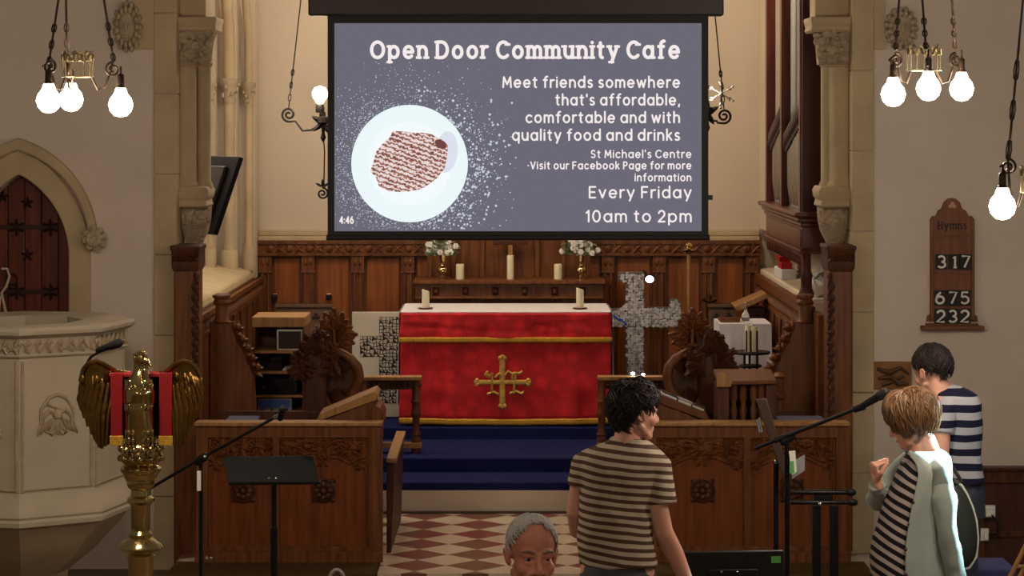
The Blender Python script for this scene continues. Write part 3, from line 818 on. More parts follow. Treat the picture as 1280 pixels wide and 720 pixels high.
# organ
def organ():
    r = thing('pipe_organ', 'mahogany pipe organ case with silver pipes overhanging the right chancel wall', 'organ', (2.2, 16.4, 1.9))
    xf = 1.985; y0, y1 = 16.40, 18.75
    co = MB()
    for (x, z0, z1) in ((xf - .06, 2.235, 2.27), (xf - .035, 2.20, 2.236), (xf - .015, 2.165, 2.202)):
        co.box((x, y0 - (xf - x), z0), (2.41, y1 + (xf - x), z1))
    co.build('cornice', MAHOG, r, bevel=.012)
    bd = MB().box((xf, y0, 1.995), (2.41, y1, 2.17)).box((xf - .008, y0 + .06, 2.02), (xf + .02, y1 - .06, 2.15)).box((xf - .02, y0 - .01, 1.985), (2.41, y1, 2.01))
    bd.build('impost_panel', MAHOG, r, bevel=.006)
    ar = MB(); y = y0 + .03
    ar.box((xf - .005, y0, 1.965), (xf + .04, y1, 1.99))
    while y < y1 - .05:
        ar.prism([(0, 0), (.045, 0), (.045, -.03), (.03, -.07), (.015, -.07), (0, -.03)], (xf + .0, y, 1.968), (0, 1, 0), (0, 0, 1), (.03, 0, 0)); y += .082
    ar.build('arcade', MAHOG, r)
    MB().box((xf - .0, y0, 2.26), (2.42, y0 + .05, 6.8)).build('end_panel', wood('mahogany_dark', (70, 24, 20), (46, 14, 12), .55), r, bevel=.004)
    for y, w in ((16.46, .09), (17.6, .10), (18.62, .10)):
        MB().box((xf - .01, y, 2.26), (xf + .06, y + w, 6.8)).build('post', MAHOG, r, bevel=.006)
    PIPE = pm('pipe_metal', (170, 168, 164), .22, .95, .2, 6); PIPEW = pm('pipe_pale', (150, 150, 142), .5, .3, .15, 5)
    n = 0
    for ya, yb in ((16.58, 17.58), (17.74, 18.60)):
        y = ya + .05
        while y < yb - .03:
            t = (y - ya)/(yb - ya)
            zt = 2.66 + .22*(1 - t)
            p = MB().lathe([(.018, 2.27), (.036, 2.42), (.036, zt), (.032, zt), (.032, zt - .03)], (xf + .06, y, 0), 12)
            p.build('organ_pipe', PIPE, r); y += .082; n += 1
        sh = MB()
        for i in range(14):
            t = i/13; zz = 2.70 + .22*(1 - t)
            for an in (60, 120, 90): sh.leaf((xf + .02, ya + (yb - ya)*t, zz), (0, math.cos(RD(an)), math.sin(RD(an))), (-1, 0, 0), .10, .05, .02)
            sh.box((xf + .015, ya + (yb - ya)*t - .05, zz - .03), (xf + .03, ya + (yb - ya)*t + .05, zz + .06))
        sh.build('pipe_shade', pm('shade_brown', (78, 58, 50), .55, 0, .3, 10), r)
        y = ya + .05
        while y < yb - .03:
            MB().lathe([(.037, 2.9), (.037, 6.7)], (xf + .13, y, 0), 12).build('organ_pipe', PIPEW, r); y += .085
    MB().box((xf + .2, y0, 2.26), (xf + .24, y1, 6.8)).build('backboard', PLASTER_E, r)
organ()

# ------------------------------------------------------------------ altar and what stands round it
RED = None
m, nt, b = nodes('red_damask'); N = nt.nodes; L = nt.links
tc = N.new('ShaderNodeTexCoord'); wv = N.new('ShaderNodeTexVoronoi'); wv.inputs['Scale'].default_value = 9
L.new(tc.outputs['Object'], wv.inputs['Vector'])
nz = N.new('ShaderNodeTexNoise'); nz.inputs['Scale'].default_value = 22; nz.inputs['Detail'].default_value = 4; L.new(tc.outputs['Object'], nz.inputs['Vector'])
mm = N.new('ShaderNodeMath'); mm.operation = 'MULTIPLY'; L.new(wv.outputs['Distance'], mm.inputs[0]); L.new(nz.outputs[0], mm.inputs[1])
cr = N.new('ShaderNodeValToRGB'); cr.color_ramp.elements[0].position = .08; cr.color_ramp.elements[1].position = .3
cr.color_ramp.elements[0].color = srgb(226, 34, 42); cr.color_ramp.elements[1].color = srgb(192, 22, 30)
L.new(mm.outputs[0], cr.inputs[0]); L.new(cr.outputs[0], b.inputs['Base Color']); b.inputs['Roughness'].default_value = .6; b.inputs['Specular IOR Level'].default_value = .3
b.inputs['Sheen Weight'].default_value = .2
bp = N.new('ShaderNodeBump'); bp.inputs['Strength'].default_value = .25; bp.inputs['Distance'].default_value = .01; L.new(nz.outputs[0], bp.inputs['Height']); L.new(bp.outputs[0], b.inputs['Normal'])
RED = m
GOLD = pm('gold_fringe', (222, 170, 52), .55, .15, .35, 60, .3, 120)
GOLDT = pm('gold_thread', (226, 184, 90), .45, .4, .4, 40, .4, 90)
AX0, AX1, AY, AZ = -.846, .748, 18.4, 1.428
al = thing('altar', 'oak altar table hidden under the red frontal', 'altar', ((AX0 + AX1)/2, 18.8, .55))
MB().box((AX0 + .03, AY + .03, AZ - .05), (AX1 - .03, 19.2, AZ - .006)).build('table_top', OAK, al, bevel=.005)
for x in (AX0 + .08, AX1 - .16):
    for y in (AY + .08, 19.08): MB().box((x, y, .55), (x + .08, y + .08, AZ - .05)).build('leg', OAK, al, bevel=.005)
fro = thing('altar_frontal', 'red damask altar frontal with gold fringe and embroidered gold cross', 'altar cloth', ((AX0 + AX1)/2, AY, .57))
def front(z_hi, z_lo, off, flare):
    def fn(s, t):
        x = AX0 + (AX1 - AX0)*s
        z = z_hi + (z_lo - z_hi)*t
        fl = flare*t*(abs(2*s - 1)**6)
        wav = .010*math.sin(s*26 + 1.5*math.sin(5*s))*t + .006*math.sin(s*53 + 2)*t + .008*noise.noise(Vector((s*7 + t*2, t*5 - s*2, 1)))*min(1, t*3)
        sag = -.012*(1 - abs(2*s - 1)**2)*t if flare else 0
        return Vector((x + (2*s - 1)*.02*t, AY - off - wav - .25*fl, z + sag + .02*fl))
    return fn
def sheet(fn, nu, nv, th):
    mb = MB(); mb.grid(fn, nu, nv)
    n = len(mb.v); q = [p + Vector((0, th, 0)) for p in mb.v]; fs = [tuple(reversed([i + n for i in f])) for f in mb.f]
    mb.v += q; mb.f += fs; w = nu + 1
    def side(a, b_): mb.f.append((a, b_, b_ + n, a + n))
    for i in range(nu): side(i, i + 1); side(nv*w + i, nv*w + i + 1)
    for j in range(nv): side(j*w, (j+1)*w); side(j*w + nu, (j+1)*w + nu)
    return mb
sheet(front(AZ - .01, .615, .004, .06), 90, 30, .006).build('cloth', RED, fro, smooth=180)
fb = MB()
def fn2(s, t):
    p = front(AZ - .01, .615, .004, .06)(s, 1.0); return p + Vector((0, -.003, -.045*t + .004))
sheet(fn2, 90, 3, .006).build('gold_fringe', GOLD, fro, smooth=180)
def fn3(s, t):
    p = front(AZ - .005, 1.215, .034, 0)(s, t); return p
sheet(fn3, 70, 10, .006).build('superfrontal', RED, fro, smooth=180)
def fn4(s, t):
    p = front(AZ - .005, 1.215, .034, 0)(s, 1); d = .003*math.sin(s*400); return p + Vector((0, -.004, .022 - .040*t + .0*d))
sheet(fn4, 70, 3, .006).build('gold_band', GOLD, fro, smooth=180)
for sx, x in ((-1, AX0), (1, AX1)):
    MB().box((x - .012*(sx < 0), AY, .62), (x + .012*(sx > 0) , 19.15, AZ - .01)).build('side_drop', RED, fro)
# embroidered cross with letters
em = MB(); ec = px(628, 477, AY - .03); k = AY/FOC
def E(u, v): return px(u, v, AY - .028)
em.tube([E(628, 449), E(628, 506)], .023, 8, flat=((0,1,0),.6)).tube([E(598, 478), E(659, 478)], .019, 8, flat=((0,1,0),.6))
for (u, v, an) in ((628, 449, 90), (628, 506, 270), (598, 478, 180), (659, 478, 0)):
    for d in (-60, 0, 60):
        a = RD(an + d); em.ell(E(u, v) + Vector((.018*math.cos(a), -.005, .018*math.sin(a))), (.019, .010, .019), seg=8, rings=5)
for pts in ([(608, 467), (612, 470), (615, 466), (615, 490), (609, 493), (617, 490), (623, 493)], [(619, 472), (624, 467), (628, 470)], [(631, 470), (635, 464), (640, 467), (640, 474)], [(641, 467), (645, 465), (642, 492), (637, 490)], [(642, 466), (649, 467), (653, 464)], [(637, 492), (645, 489), (652, 492), (655, 489)], [(610, 464), (606, 468), (613, 472)]):
    em.tube([E(u, v) for u, v in pts], .0115, 6)
em.build('embroidered_cross', GOLDT, fro)
# white fair linen on top
ln = thing('altar_linen', 'white linen cloth covering the altar top', 'cloth', ((AX0 + AX1)/2, 18.8, AZ))
MB().box((AX0 - .01, AY - .022, AZ - .006), (AX1 + .01, 19.22, AZ + .004)).build('linen_top', WHITE, ln, bevel=.004)
for sx, x in ((-1, AX0 - .012), (1, AX1 + .012)):
    def fs_(s, t, x=x, sx=sx): return Vector((x + sx*(.004 + .012*math.sin(s*20)*t + .012*t), AY + .05 + .75*s, AZ + .002 - .72*t))
    g = MB().grid(fs_, 30, 8); n = len(g.v); g.v += [p + Vector((sx*.005, 0, 0)) for p in g.v]; g.f += [tuple(reversed([i + n for i in f])) for f in g.f]
    g.build('linen_drop', WHITE, ln, smooth=180)
# altar candles in low dishes
def candle(u, vt, vb, y, r, label, dish=True, cut=0, zb=None):
    p = px(u, vb, y); k = y/FOC
    if zb is not None: p.z = zb
    zt = CAM_Z - (vt - 150)*k
    t = thing('candle', label, 'candle', p)
    z0 = p.z + (.012 if dish else 0)
    mb = MB(); n = 20
    mb.loft([[(p.x + r*math.cos(2*PI*j/n), y + r*math.sin(2*PI*j/n), z) for j in range(n)] for z in (z0, zt - .02)] + [[(p.x + rr*math.cos(2*PI*j/n), y + rr*math.sin(2*PI*j/n), zt + dz + cut*math.cos(2*PI*j/n)*-1) for j in range(n)] for rr, dz in ((r, -.006), (r*.93, .0), (r*.75, -.006))])
    mb.build('wax', WAX, t)
    MB().tube([(p.x, y, zt - .01), (p.x + .002, y, zt + .012)], .002, 5).build('wick', BLACK, t)
    if dish: MB().lathe([(.03, p.z), (.055, p.z + .004), (.058, p.z + .012), (.05, p.z + .010), (.02, p.z + .010)], (p.x, y, 0), 20).build('dish', pm('dish_brown', (110, 60, 50), .4), t)
    return t
candle(532, 363, 386, 18.62, .029, 'cream pillar candle in a dish on the left of the altar', True, .010, AZ + .004)
candle(725, 361, 386, 18.62, .029, 'cream pillar candle in a dish on the right of the altar', True, .010, AZ + .004)
# retable shelf behind the altar
rt = thing('retable', 'oak retable shelf with square bosses behind the altar', 'shelf', (-.03, 19.5, .55))
ky = 19.45/FOC; X = lambda u: (u-640)*ky; Z = lambda v: CAM_Z - (v-150)*ky
MB().box((X(517), 19.40, Z(355)), (X(757), 19.84, Z(350))).build('shelf', OAK, rt, bevel=.005)
b_ = MB().box((X(519), 19.45, Z(373)), (X(755), 19.84, Z(355))).box((X(519), 19.44, Z(374)), (X(755), 19.5, Z(371))).box((X(525), 19.5, .55), (X(750), 19.8, Z(372)))
b_.build('front_board', OAK, rt, bevel=.004)
for u in (545, 582, 619, 656, 693, 728):
    MB().hexa([Vector(q) for q in [(X(u-4), 19.45, Z(369)), (X(u+4), 19.45, Z(369)), (X(u+4), 19.45, Z(359)), (X(u-4), 19.45, Z(359)), (X(u-2), 19.43, Z(366)), (X(u+2), 19.43, Z(366)), (X(u+2), 19.43, Z(361)), (X(u-2), 19.43, Z(361))]]).build('boss', OAK_D, rt)
SHZ = Z(350)
bk = MB().box((X(535), 19.82, SHZ - .1), (X(737), 19.885, SHZ + .62))
for u in (535, 566, 602, 672, 705, 737): bk.box((X(u) - .02, 19.79, SHZ), (X(u) + .02, 19.84, SHZ + .6))
bk.build('back_panel', OAK, rt, bevel=.004)
crs = thing('retable_cross', 'plain wooden cross standing on the retable under the screen', 'cross', (X(638), 19.74, SHZ))
MB().box((X(638) - .018, 19.72, SHZ), (X(638) + .018, 19.75, SHZ + .5)).build('upright', OAK_L, crs, bevel=.003)
MB().box((X(616), 19.715, Z(308)), (X(660), 19.755, Z(303))).build('crossbar', OAK_D, crs, bevel=.003)
candle(575, 330, 352, 19.55, .033, 'short cream pillar candle on the retable, left of the tall middle candle', False, .0, SHZ)
candle(638, 319, 349, 19.55, .028, 'tall cream pillar candle in the middle of the retable', False, .0, SHZ)
candle(697.5, 330, 352, 19.55, .033, 'short cream pillar candle on the retable, right of the tall middle candle', False, .0, SHZ)
# brass vases with white flowers
LEAF = pm('leaf_green', (104, 116, 84), .6, 0, .35, 20)
PETAL = pm('white_petal', (232, 228, 218), .7, 0, .08, 12)
def vase(u, label, flab):
    y = 19.58; p = px(u, 352, y); p.z = SHZ; k = y/FOC
    t = thing('brass_vase', label, 'vase', p, 'brass vases on the retable')
    MB().lathe([(.03, 0), (.032, .01), (.022, .018), (.02, .03), (.042, .05), (.046, .07), (.04, .09), (.022, .105), (.018, .13), (.022, .16), (.034, .20), (.030, .2), (.018, .16)], p, 20).build('body', BRASS_S, t)
    fl = thing('flower_arrangement', flab, 'flowers', p + Vector((0, 0, .18)), 'flowers in the brass vases')
    st = MB(); lf = MB(); pe = MB()
    r2 = random.Random(int(u))
    tips = []
    for i in range(46):
        a = r2.random()*2*PI; el = r2.uniform(.05, 1.5); L_ = r2.uniform(.07, .15)
        d = Vector((math.cos(a)*math.cos(el)*1.15, math.sin(a)*math.cos(el)*.8, math.sin(el)*.95))
        tip = p + Vector((0, 0, .2)) + d*L_; tips.append(tip)
        st.tube([p + Vector((0, 0, .16)), p + Vector((0, 0, .2)) + d*L_*.4, tip], .0025, 4)
        for q in range(5):
            aa = r2.random()*2*PI
            lf.leaf(p + Vector((0, 0, .2)) + d*L_*r2.uniform(.5, 1.1), (math.cos(aa), math.sin(aa), r2.uniform(-.6, .6)), (r2.uniform(-.3, .3), -1, .4), .05, .022, .004)
    st.build('stems', LEAF, fl); lf.build('leaves', LEAF, fl)
    for i, tip in enumerate(tips[:26]):
        c = tip + Vector((0, -.01, .005)); 
        for q in range(6):
            aa = q*PI/3; pe.ell(c + Vector((.014*math.cos(aa), -.004, .014*math.sin(aa))), (.012, .008, .012), seg=6, rings=4)
    pe.build('blossoms', PETAL, fl)
vase(553.5, 'round brass vase on the left end of the retable', 'white flowers and greenery in the left brass vase under the screen')
vase(726.5, 'round brass vase on the right end of the retable', 'white flowers and greenery in the right brass vase under the screen')

# altar rails
def rail(x0, x1, xp, label, base):
    y = 17.6; k = y/FOC; Z = lambda v: CAM_Z - (v-150)*k; X = lambda u: (u-640)*k
    r = thing('altar_rail', label, 'altar rail', ((X(x0) + X(x1))/2, y, .458))
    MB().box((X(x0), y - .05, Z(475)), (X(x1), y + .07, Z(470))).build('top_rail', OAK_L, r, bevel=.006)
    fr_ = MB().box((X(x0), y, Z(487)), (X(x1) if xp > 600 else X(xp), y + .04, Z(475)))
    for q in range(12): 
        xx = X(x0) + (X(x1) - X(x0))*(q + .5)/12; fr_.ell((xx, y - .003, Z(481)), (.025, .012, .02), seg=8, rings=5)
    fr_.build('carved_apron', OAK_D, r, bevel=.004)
    zb = .458
    for xq in (xp, (x0 + 5 if xp < 600 else x1 - 4)):
        c = X(xq)
        MB().lathe([(.03, zb), (.036, zb + .02), (.036, Z(552)), (.038, Z(550)), (.03, Z(546)), (.038, Z(543)), (.026, Z(538)), (.026, Z(522)), (.034, Z(520)), (.04, Z(517)), (.034, Z(514)), (.03, Z(505)), (.038, Z(502)), (.03, Z(499)), (.032, Z(478)), (.036, Z(474))], (c, y + .01, 0), 14).build('baluster', OAK, r)
    if base: MB().box((X(x0), y - .03, Z(560)), (X(x1), y + .06, Z(553))).build('bottom_rail', OAK_L, r, bevel=.005)
    return r
rail(450, 527, 520, 'oak altar rail left of the altar, before the pale panel', True)
rail(747, 842, 752, 'oak altar rail right of the altar, behind the young man\'s head', True)
# ------------------------------------------------------------------ things beside the altar
# pale panel with a mosaic-cut cross
IVORY = pm('ivory_panel', (206, 196, 174), .35, 0, .06, 4)
DARKGAP = pm('dark_backing', (40, 28, 20), .7)
def pale_panel():
    y = 18.9; k = y/FOC
    r = thing('mosaic_panel', 'tall ivory panel with a pierced mosaic cross leaning left of the altar', 'panel', px(470, 508, y))
    a = px(440, 390, y); b_ = px(501, 506, y)
    MB().box((a.x, y, .56), (b_.x, y + .03, a.z)).build('board', IVORY, r, bevel=.004)
    rects = [(474, 396, 499, 420), (450, 420, 500, 446), (474, 446, 499, 504)]
    bk = MB()
    for u0, v0, u1, v1 in rects:
        p = px(u0, v1, y); q = px(u1, v0, y); bk.box((p.x, y - .002, p.z), (q.x, y + .001, q.z))
    bk.build('cross_ground', DARKGAP, r)
    g = MB(); r2 = random.Random(3)
    done = []
    for u0, v0, u1, v1 in rects:
        nx = max(5, round((u1-u0)/4.2)); nz = round((v1-v0)/4.2)
        gr = [[(u0 + (u1-u0)*i/nx + (r2.uniform(-1.5, 1.5) if 0 < i < nx else 0), v0 + (v1-v0)*q/nz + (r2.uniform(-1.5, 1.5) if 0 < q < nz else 0)) for q in range(nz + 1)] for i in range(nx + 1)]
        for i in range(nx):
            for q in range(nz):
                cell = [gr[i][q], gr[i+1][q], gr[i+1][q+1], gr[i][q+1]]
                if r2.random() < .3: cell = cell[:3]
                cu = sum(c[0] for c in cell)/len(cell); cv = sum(c[1] for c in cell)/len(cell); ins = r2.uniform(.68, .82)
                c = px(cu, cv, y - .003)
                g.prism([((a - cu)*ins*k, -(b2 - cv)*ins*k) for a, b2 in cell], c, (1,0,0), (0,0,1), (0, -.003, 0))
    m_ = g.build('mosaic_cross', pm('mosaic_pale', (206, 196, 178), .3, 0, .3, 30), r, smooth=0); 
pale_panel()

# mirrored mosaic cross
def mirror_cross():
    y = 19.1; k = y/FOC
    r = thing('mirror_mosaic_cross', 'large cross covered in broken mirror mosaic standing right of the altar', 'cross', px(795, 500, y))
    P = [(773, 340), (805, 340), (806, 350), (806, 384), (836, 384), (838, 374), (850, 374), (852, 390), (850, 409), (806, 409), (806, 505), (782, 505), (782, 409), (760, 409), (760, 386), (776, 385), (782, 380), (782, 353), (773, 352)]
    P2 = [(P[i]) for i in range(len(P))]
    MB().pxprism(P, y, .04).build('body', pm('grout', (92, 88, 86), .6), r, bevel=.004)
    def inside(u, v):
        c = False; n = len(P); j = n - 1
        for i in range(n):
            if (P[i][1] > v) != (P[j][1] > v) and u < (P[j][0]-P[i][0])*(v-P[i][1])/(P[j][1]-P[i][1]) + P[i][0]: c = not c
            j = i
        return c
    r2 = random.Random(11)
    mats = [pm('mirror_shard', (200, 200, 204), .35, .7, .1, 6), pm('grey_shard', (176, 172, 168), .3, .2, .25, 20), pm('pale_shard', (212, 210, 208), .3, .1, .2, 20)]
    mbs = [MB(), MB(), MB()]
    u = 760
    while u < 852:
        v = 341
        while v < 505:
            cu = u + r2.uniform(-.8, .8); cv = v + r2.uniform(-.8, .8)
            if inside(cu, cv) and inside(cu-1.3, cv) and inside(cu+1.3, cv) and inside(cu, cv-1.3) and inside(cu, cv+1.3):
                n = r2.choice((3, 4, 4, 5)); a0 = r2.random()*6
                tx, tz = r2.uniform(-.06,.06), r2.uniform(-.06,.06); c = px(cu, cv, y - .003)
                pts = []
                for q in range(n):
                    rr = 2.5*r2.uniform(.7, 1.15)*k; x, z = rr*math.cos(a0+2*PI*q/n), rr*math.sin(a0+2*PI*q/n)
                    pts.append(c + Vector((x, -.003 + x*tx + z*tz, z)))
                mb = r2.choice(mbs); nn = len(pts)
                mb.add(pts + [p + Vector((0, .006, 0)) for p in pts], [tuple(range(nn-1,-1,-1)), tuple(range(nn,2*nn))] + [(i,(i+1)%nn,(i+1)%nn+nn,i+nn) for i in range(nn)])
            v += 3.3
        u += 3.3
    al_ = MB(); idx = []
    for q, mb in enumerate(mbs): al_.add(mb.v, mb.f); idx += [q]*len(mb.f)
    mo = al_.build('mirror_mosaic', mats[0], r, smooth=0, recalc=False)
    for m_ in mats[1:]: mo.data.materials.append(m_)
    mo.data.polygons.foreach_set('material_index', idx)
    bl = MB()
    for (u0, v0, u1, v1) in ((766, 394, 776, 401), (774, 398, 784, 406)): bl.tube([px(u0, v0, y - .008), px(u1, v1, y - .008)], .008, 6)
    bl.build('blue_strip', pm('blue_glass', (70, 100, 210), .1, .2, .1, 5), r)
    bead = MB()
    for (u, v) in ((785, 405),): bead.ell(px(u, v, y - .01), (.01, .01, .01))
    bead.build('glass_bead', CHROME, r)
mirror_cross()
# small bright spot lamps: one high beside the cross, two on the rail
LAMPW = emit('spot_glow', (1, .95, .88, 1), 30)
def spot(u, v, y, rx, label, rest):
    p = px(u, v, y)
    t = thing('spot_lamp', label, 'lamp', p)
    if rest:
        MB().lathe([(.028, -.03), (.028, -.022), (.012, -.02), (.012, -.006)], p, 12).build('base', BLACKM, t)
    else:
        MB().box((p.x - .012, y + .01, p.z - .012), (p.x + .012, 19.96, p.z + .012)).build('bracket', BLACKM, t)
    MB().lathe([(.012, .03), (rx*1.05, .012), (rx*1.1, -.004), (rx, -.004)], p, 14, 'Y').build('housing', BLACKM, t)
    MB().ell(p + Vector((0, -.006, 0)), (rx, .012, rx*.8)).build('lens', LAMPW, t)
spot(812, 349, 19.0, .032, 'small bright spot lamp shining beside the top of the mirror mosaic cross', False)
spot(791, 467, 17.6, .014, 'left of two tiny bright lamps on the right altar rail', True)
spot(804, 468, 17.6, .011, 'right of two tiny bright lamps on the right altar rail', True)

# processional pole with brass head
t = thing('processional_staff', 'thin brass-headed wooden staff standing against the right panelling', 'staff', px(861, 500, 19.3))
p = px(861, 316, 19.3)
MB().cyl((p.x, 19.3, .55), (p.x, 19.3, p.z), .016).build('shaft', OAK_L, t)
MB().lathe([(.014, -.01), (.02, 0), (.05, .012), (.056, .022), (.03, .026), (.018, .034), (.028, .05), (.03, .06), (.018, .075), (.003, .085)], p, 18).build('head', BRASS_S, t)

# low backs with trefoil piercings behind the choir
TREF = pm('dull_oak', (112, 84, 62), .6, 0, .2, 8, 0, 1, (14, 14, 1.2))
def trefoil_back(u0, u1, v0, v1, holes, label, fin=None):
    y = 19.78; r = thing('trefoil_settle', label, 'settle', px((u0+u1)/2, 500, y))
    a = px(u0, v1, y); b_ = px(u1, v0, y)
    MB().box((a.x, y, .56), (b_.x, y + .05, b_.z)).box((a.x - .01, y - .015, b_.z - .03), (b_.x + .01, y + .06, b_.z + .0)).build('back', TREF, r, bevel=.005)
    for (hu, hv) in holes:
        mb = MB(); c = px(hu, hv, y - .004)
        for dx, dz in ((0, .018), (-.018, -.008), (.018, -.008)): mb.lathe([(.0005, 0), (.015, 0), (.015, .006), (.0005, .006)], c + Vector((dx, 0, dz)), 12, 'Y')
        mb.box((c.x - .004, y - .004, c.z - .035), (c.x + .004, y + .002, c.z))
        mb.build('trefoil', DARKGAP, r)
    MB().box((a.x, y - .30, .95), (b_.x, y, 1.0)).build('seat', TREF, r, bevel=.005)
    for x in (a.x + .03, b_.x - .03): MB().box((x - .03, y - .28, .56), (x + .03, y, .95)).build('leg', TREF, r, bevel=.005)
    if fin:
        c = px(fin[0], fin[1] + 10, y); mb = MB().tube([c + Vector((0, .02, -.25)), c + Vector((0, .02, .03))], .014, 8)
        for an in (90, 20, 160): mb.leaf(c + Vector((0, .01, .02)), (math.cos(RD(an)), 0, math.sin(RD(an))), (0, -1, 0), .07, .04, .02)
        mb.build('finial', OAK_D, r)
trefoil_back(345, 416, 380, 440, [(358, 396), (377, 396), (395, 396)], 'dull oak settle with trefoil holes behind the left choir', None)
trefoil_back(886, 922, 380, 440, [(896, 396), (911, 396)], 'dull oak settle with two trefoil holes in the right corner', (887, 370))

# small socket boxes on the left panelling
for u, lab in ((343, 'left of two small metal sockets on the left east panelling'), (411, 'right of two small metal sockets on the left east panelling')):
    t = thing('panel_socket', lab, 'socket', px(u, 372, 19.93)); c = px(u, 372, 19.93); d = px(u, 368, 19.93)
    MB().bxc(c, (.045, .04, .03)).build('box', BLACK, t, bevel=.003); MB().bxc(d, (.045, .035, .012)).build('plate', CHROME, t, bevel=.002)

# shelf desk with sound equipment, left
yA = 17.0; kA = yA/FOC; XA = lambda u: (u-640)*kA; ZA = lambda v: CAM_Z - (v-150)*kA
r = thing('shelf_unit', 'pale oak open shelf unit holding sound equipment in the left choir', 'shelf unit', (XA(348), 17.0, FZ))
MB().box((XA(315), yA - .02, ZA(409)), (XA(382), yA + .42, ZA(396))).build('top', OAK_L, r, bevel=.006)
sides = MB()
for u0, u1 in ((315, 319), (378, 381)): MB().box((XA(u0), yA, FZ), (XA(u1), yA + .40, ZA(408))).build('side', OAK, r, bevel=.004)
for va, vb in ((438, 442), (464, 467.5), (494, 497), (515, 518)): MB().box((XA(319), yA, ZA(vb)), (XA(378), yA + .40, ZA(va))).build('shelf', OAK_L, r, bevel=.003)
MB().box((XA(315), yA + .40, FZ), (XA(381), yA + .41, ZA(408))).build('back', OAK, r)
def unit(name, u0, u1, v0, v1, label, cat, mat, d=.28, y=None):
    y = y or yA + .03; a = px(u0, v1, y); b_ = px(u1, v0, y)
    t = thing(name, label, cat, ((a.x + b_.x)/2, y, a.z))
    MB().box((a.x, y, a.z), (b_.x, y + d, b_.z)).build('case', mat, t, bevel=.004)
    return t, a, b_, y
t, a, b_, y = unit('framed_picture', 346, 378, 412, 438, 'small black picture in a white frame on the middle shelf', 'picture', PAPER, .02)
MB().box((a.x + .012, y - .004, a.z + .012), (b_.x - .012, y + .002, b_.z - .012)).build('picture', pm('picture_dark', (30, 24, 20), .3, 0, .6, 22, 0, 1, (1,1,1), (64, 48, 34)), t)
t, a, b_, y = unit('speaker_box', 338, 352, 446, 463.6, 'black boxy speaker on the third shelf', 'speaker', BLACK)
MB().lathe([(.02, -.004), (.028, -.008), (.03, -.002)], ((a.x + b_.x)/2, y, (a.z + b_.z)/2), 16, 'Y').build('cone', IRON, t)
t, a, b_, y = unit('papers', 353, 372, 461, 464, 'small stack of pale papers beside the black speaker box', 'papers', PAPER, .2)
t, a, b_, y = unit('amplifier', 321, 372, 473, 493.6, 'wide black amplifier on the fourth shelf', 'amplifier', BLACK)
kn = MB()
for u in (330, 345, 352, 364): 
    c = px(u, 484, y); MB().lathe([(.010, 0), (.010, -.014), (.008, -.018), (.0005, -.018)], c, 12, 'Y').build('knob', CHROME if u == 330 else IRON, t)
t, a, b_, y = unit('stereo_unit', 322, 364, 498, 514.6, 'blue fronted stereo unit under the black amplifier', 'stereo', pm('pale_grey_case', (150, 150, 156), .4))
MB().box((a.x + .008, y - .004, a.z + .028), (b_.x - .008, y + .002, b_.z - .01)).build('display', pm('blue_display', (70, 104, 178), .3), t)
for u in (328, 340, 352, 359): MB().lathe([(.008, 0), (.008, -.012), (.0005, -.013)], px(u, 512, y), 10, 'Y').build('knob', BLACK, t)
tv = tag(MB().pxprism([(373.5, 463.8), (375, 458), (381, 461), (377.5, 463.8)], yA - .01, .2).build('open_booklet', OAK_L, None), 'open cream booklet lying at the right end of the shelf unit', 'booklet')

# right corner: cloth-covered table, candelabrum, lectern top, prayer desk
yT = 18.3; kT = yT/FOC; XT = lambda u: (u-640)*kT; ZT = lambda v: CAM_Z - (v-150)*kT
cl = thing('credence_table', 'small wooden table under the white cloth in the right corner', 'table', (XT(932), 18.9, .55))
MB().box((XT(902), yT + .02, ZT(409)), (XT(962), yT + .5, ZT(405.5))).build('table_top', OAK, cl, bevel=.004)
for u in (908, 956):
    for yy in (yT + .06, yT + .42): MB().box((XT(u) - .02, yy, .55), (XT(u) + .02, yy + .04, ZT(409))).build('leg', OAK, cl)
cloth = thing('white_cloth', 'white cloth draped over the small table in the right corner', 'tablecloth', (XT(932), yT, ZT(405)))
mb = MB()
def ringc(t):
    x0, x1, y0, y1 = XT(899), XT(965), yT, yT + .52; pts = []
    n = 80; cx, cy = (x0+x1)/2, (y0+y1)/2
    for i in range(n):
        a = 2*PI*i/n; c, s = math.cos(a), math.sin(a)
        q = max(abs(c), abs(s)); bx, by = c/q, s/q
        rr = 1 + .02*t + (.05*t)*math.sin(a*9 + 1) + .03*t*math.sin(a*17)
        hem = ZT(405) - t*(.39 + .03*math.sin(a*4))
        pts.append(Vector((cx + bx*(x1-x0)/2*rr*.985, cy + by*(y1-y0)/2*rr, hem)))
    return pts
mb.loft([[Vector(((XT(899)+XT(965))/2 + (p.x - (XT(899)+XT(965))/2)*.02, yT + .26 + (p.y - yT - .26)*.02, ZT(405) + .003)) for p in ringc(0)], ringc(0)] + [ringc(t/6) for t in range(1, 7)], False)
o = mb.build('cloth', WHITE, cloth, smooth=60); so = o.modifiers.new('s', 'SOLIDIFY'); so.thickness = .004
for u0, u1, v0, v1, nm, m_, lab in ((900, 925, 400, 405, 'wooden_tray', OAK, 'shallow wooden tray on the white cloth in the right corner'),):
    a = px(u0, v1, yT + .15); b_ = px(u1, v0, yT + .15); a.z = ZT(405) + .004
    t = thing(nm, lab, 'tray', a)
    MB().box((a.x, yT + .12, a.z), (b_.x, yT + .35, a.z + .02)).build('base', m_, t, bevel=.003)
    MB().box((a.x, yT + .12, a.z + .02), (b_.x, yT + .135, a.z + .035)).build('rim', m_, t)
c = px(932, 405, yT + .25); c.z = ZT(405) + .004
GLASS = pm('clear_glass', (225, 225, 222), .05, 0, .03, 4); 
MATS['clear_glass'].node_tree.nodes['Principled BSDF'].inputs['Transmission Weight'].default_value = .85
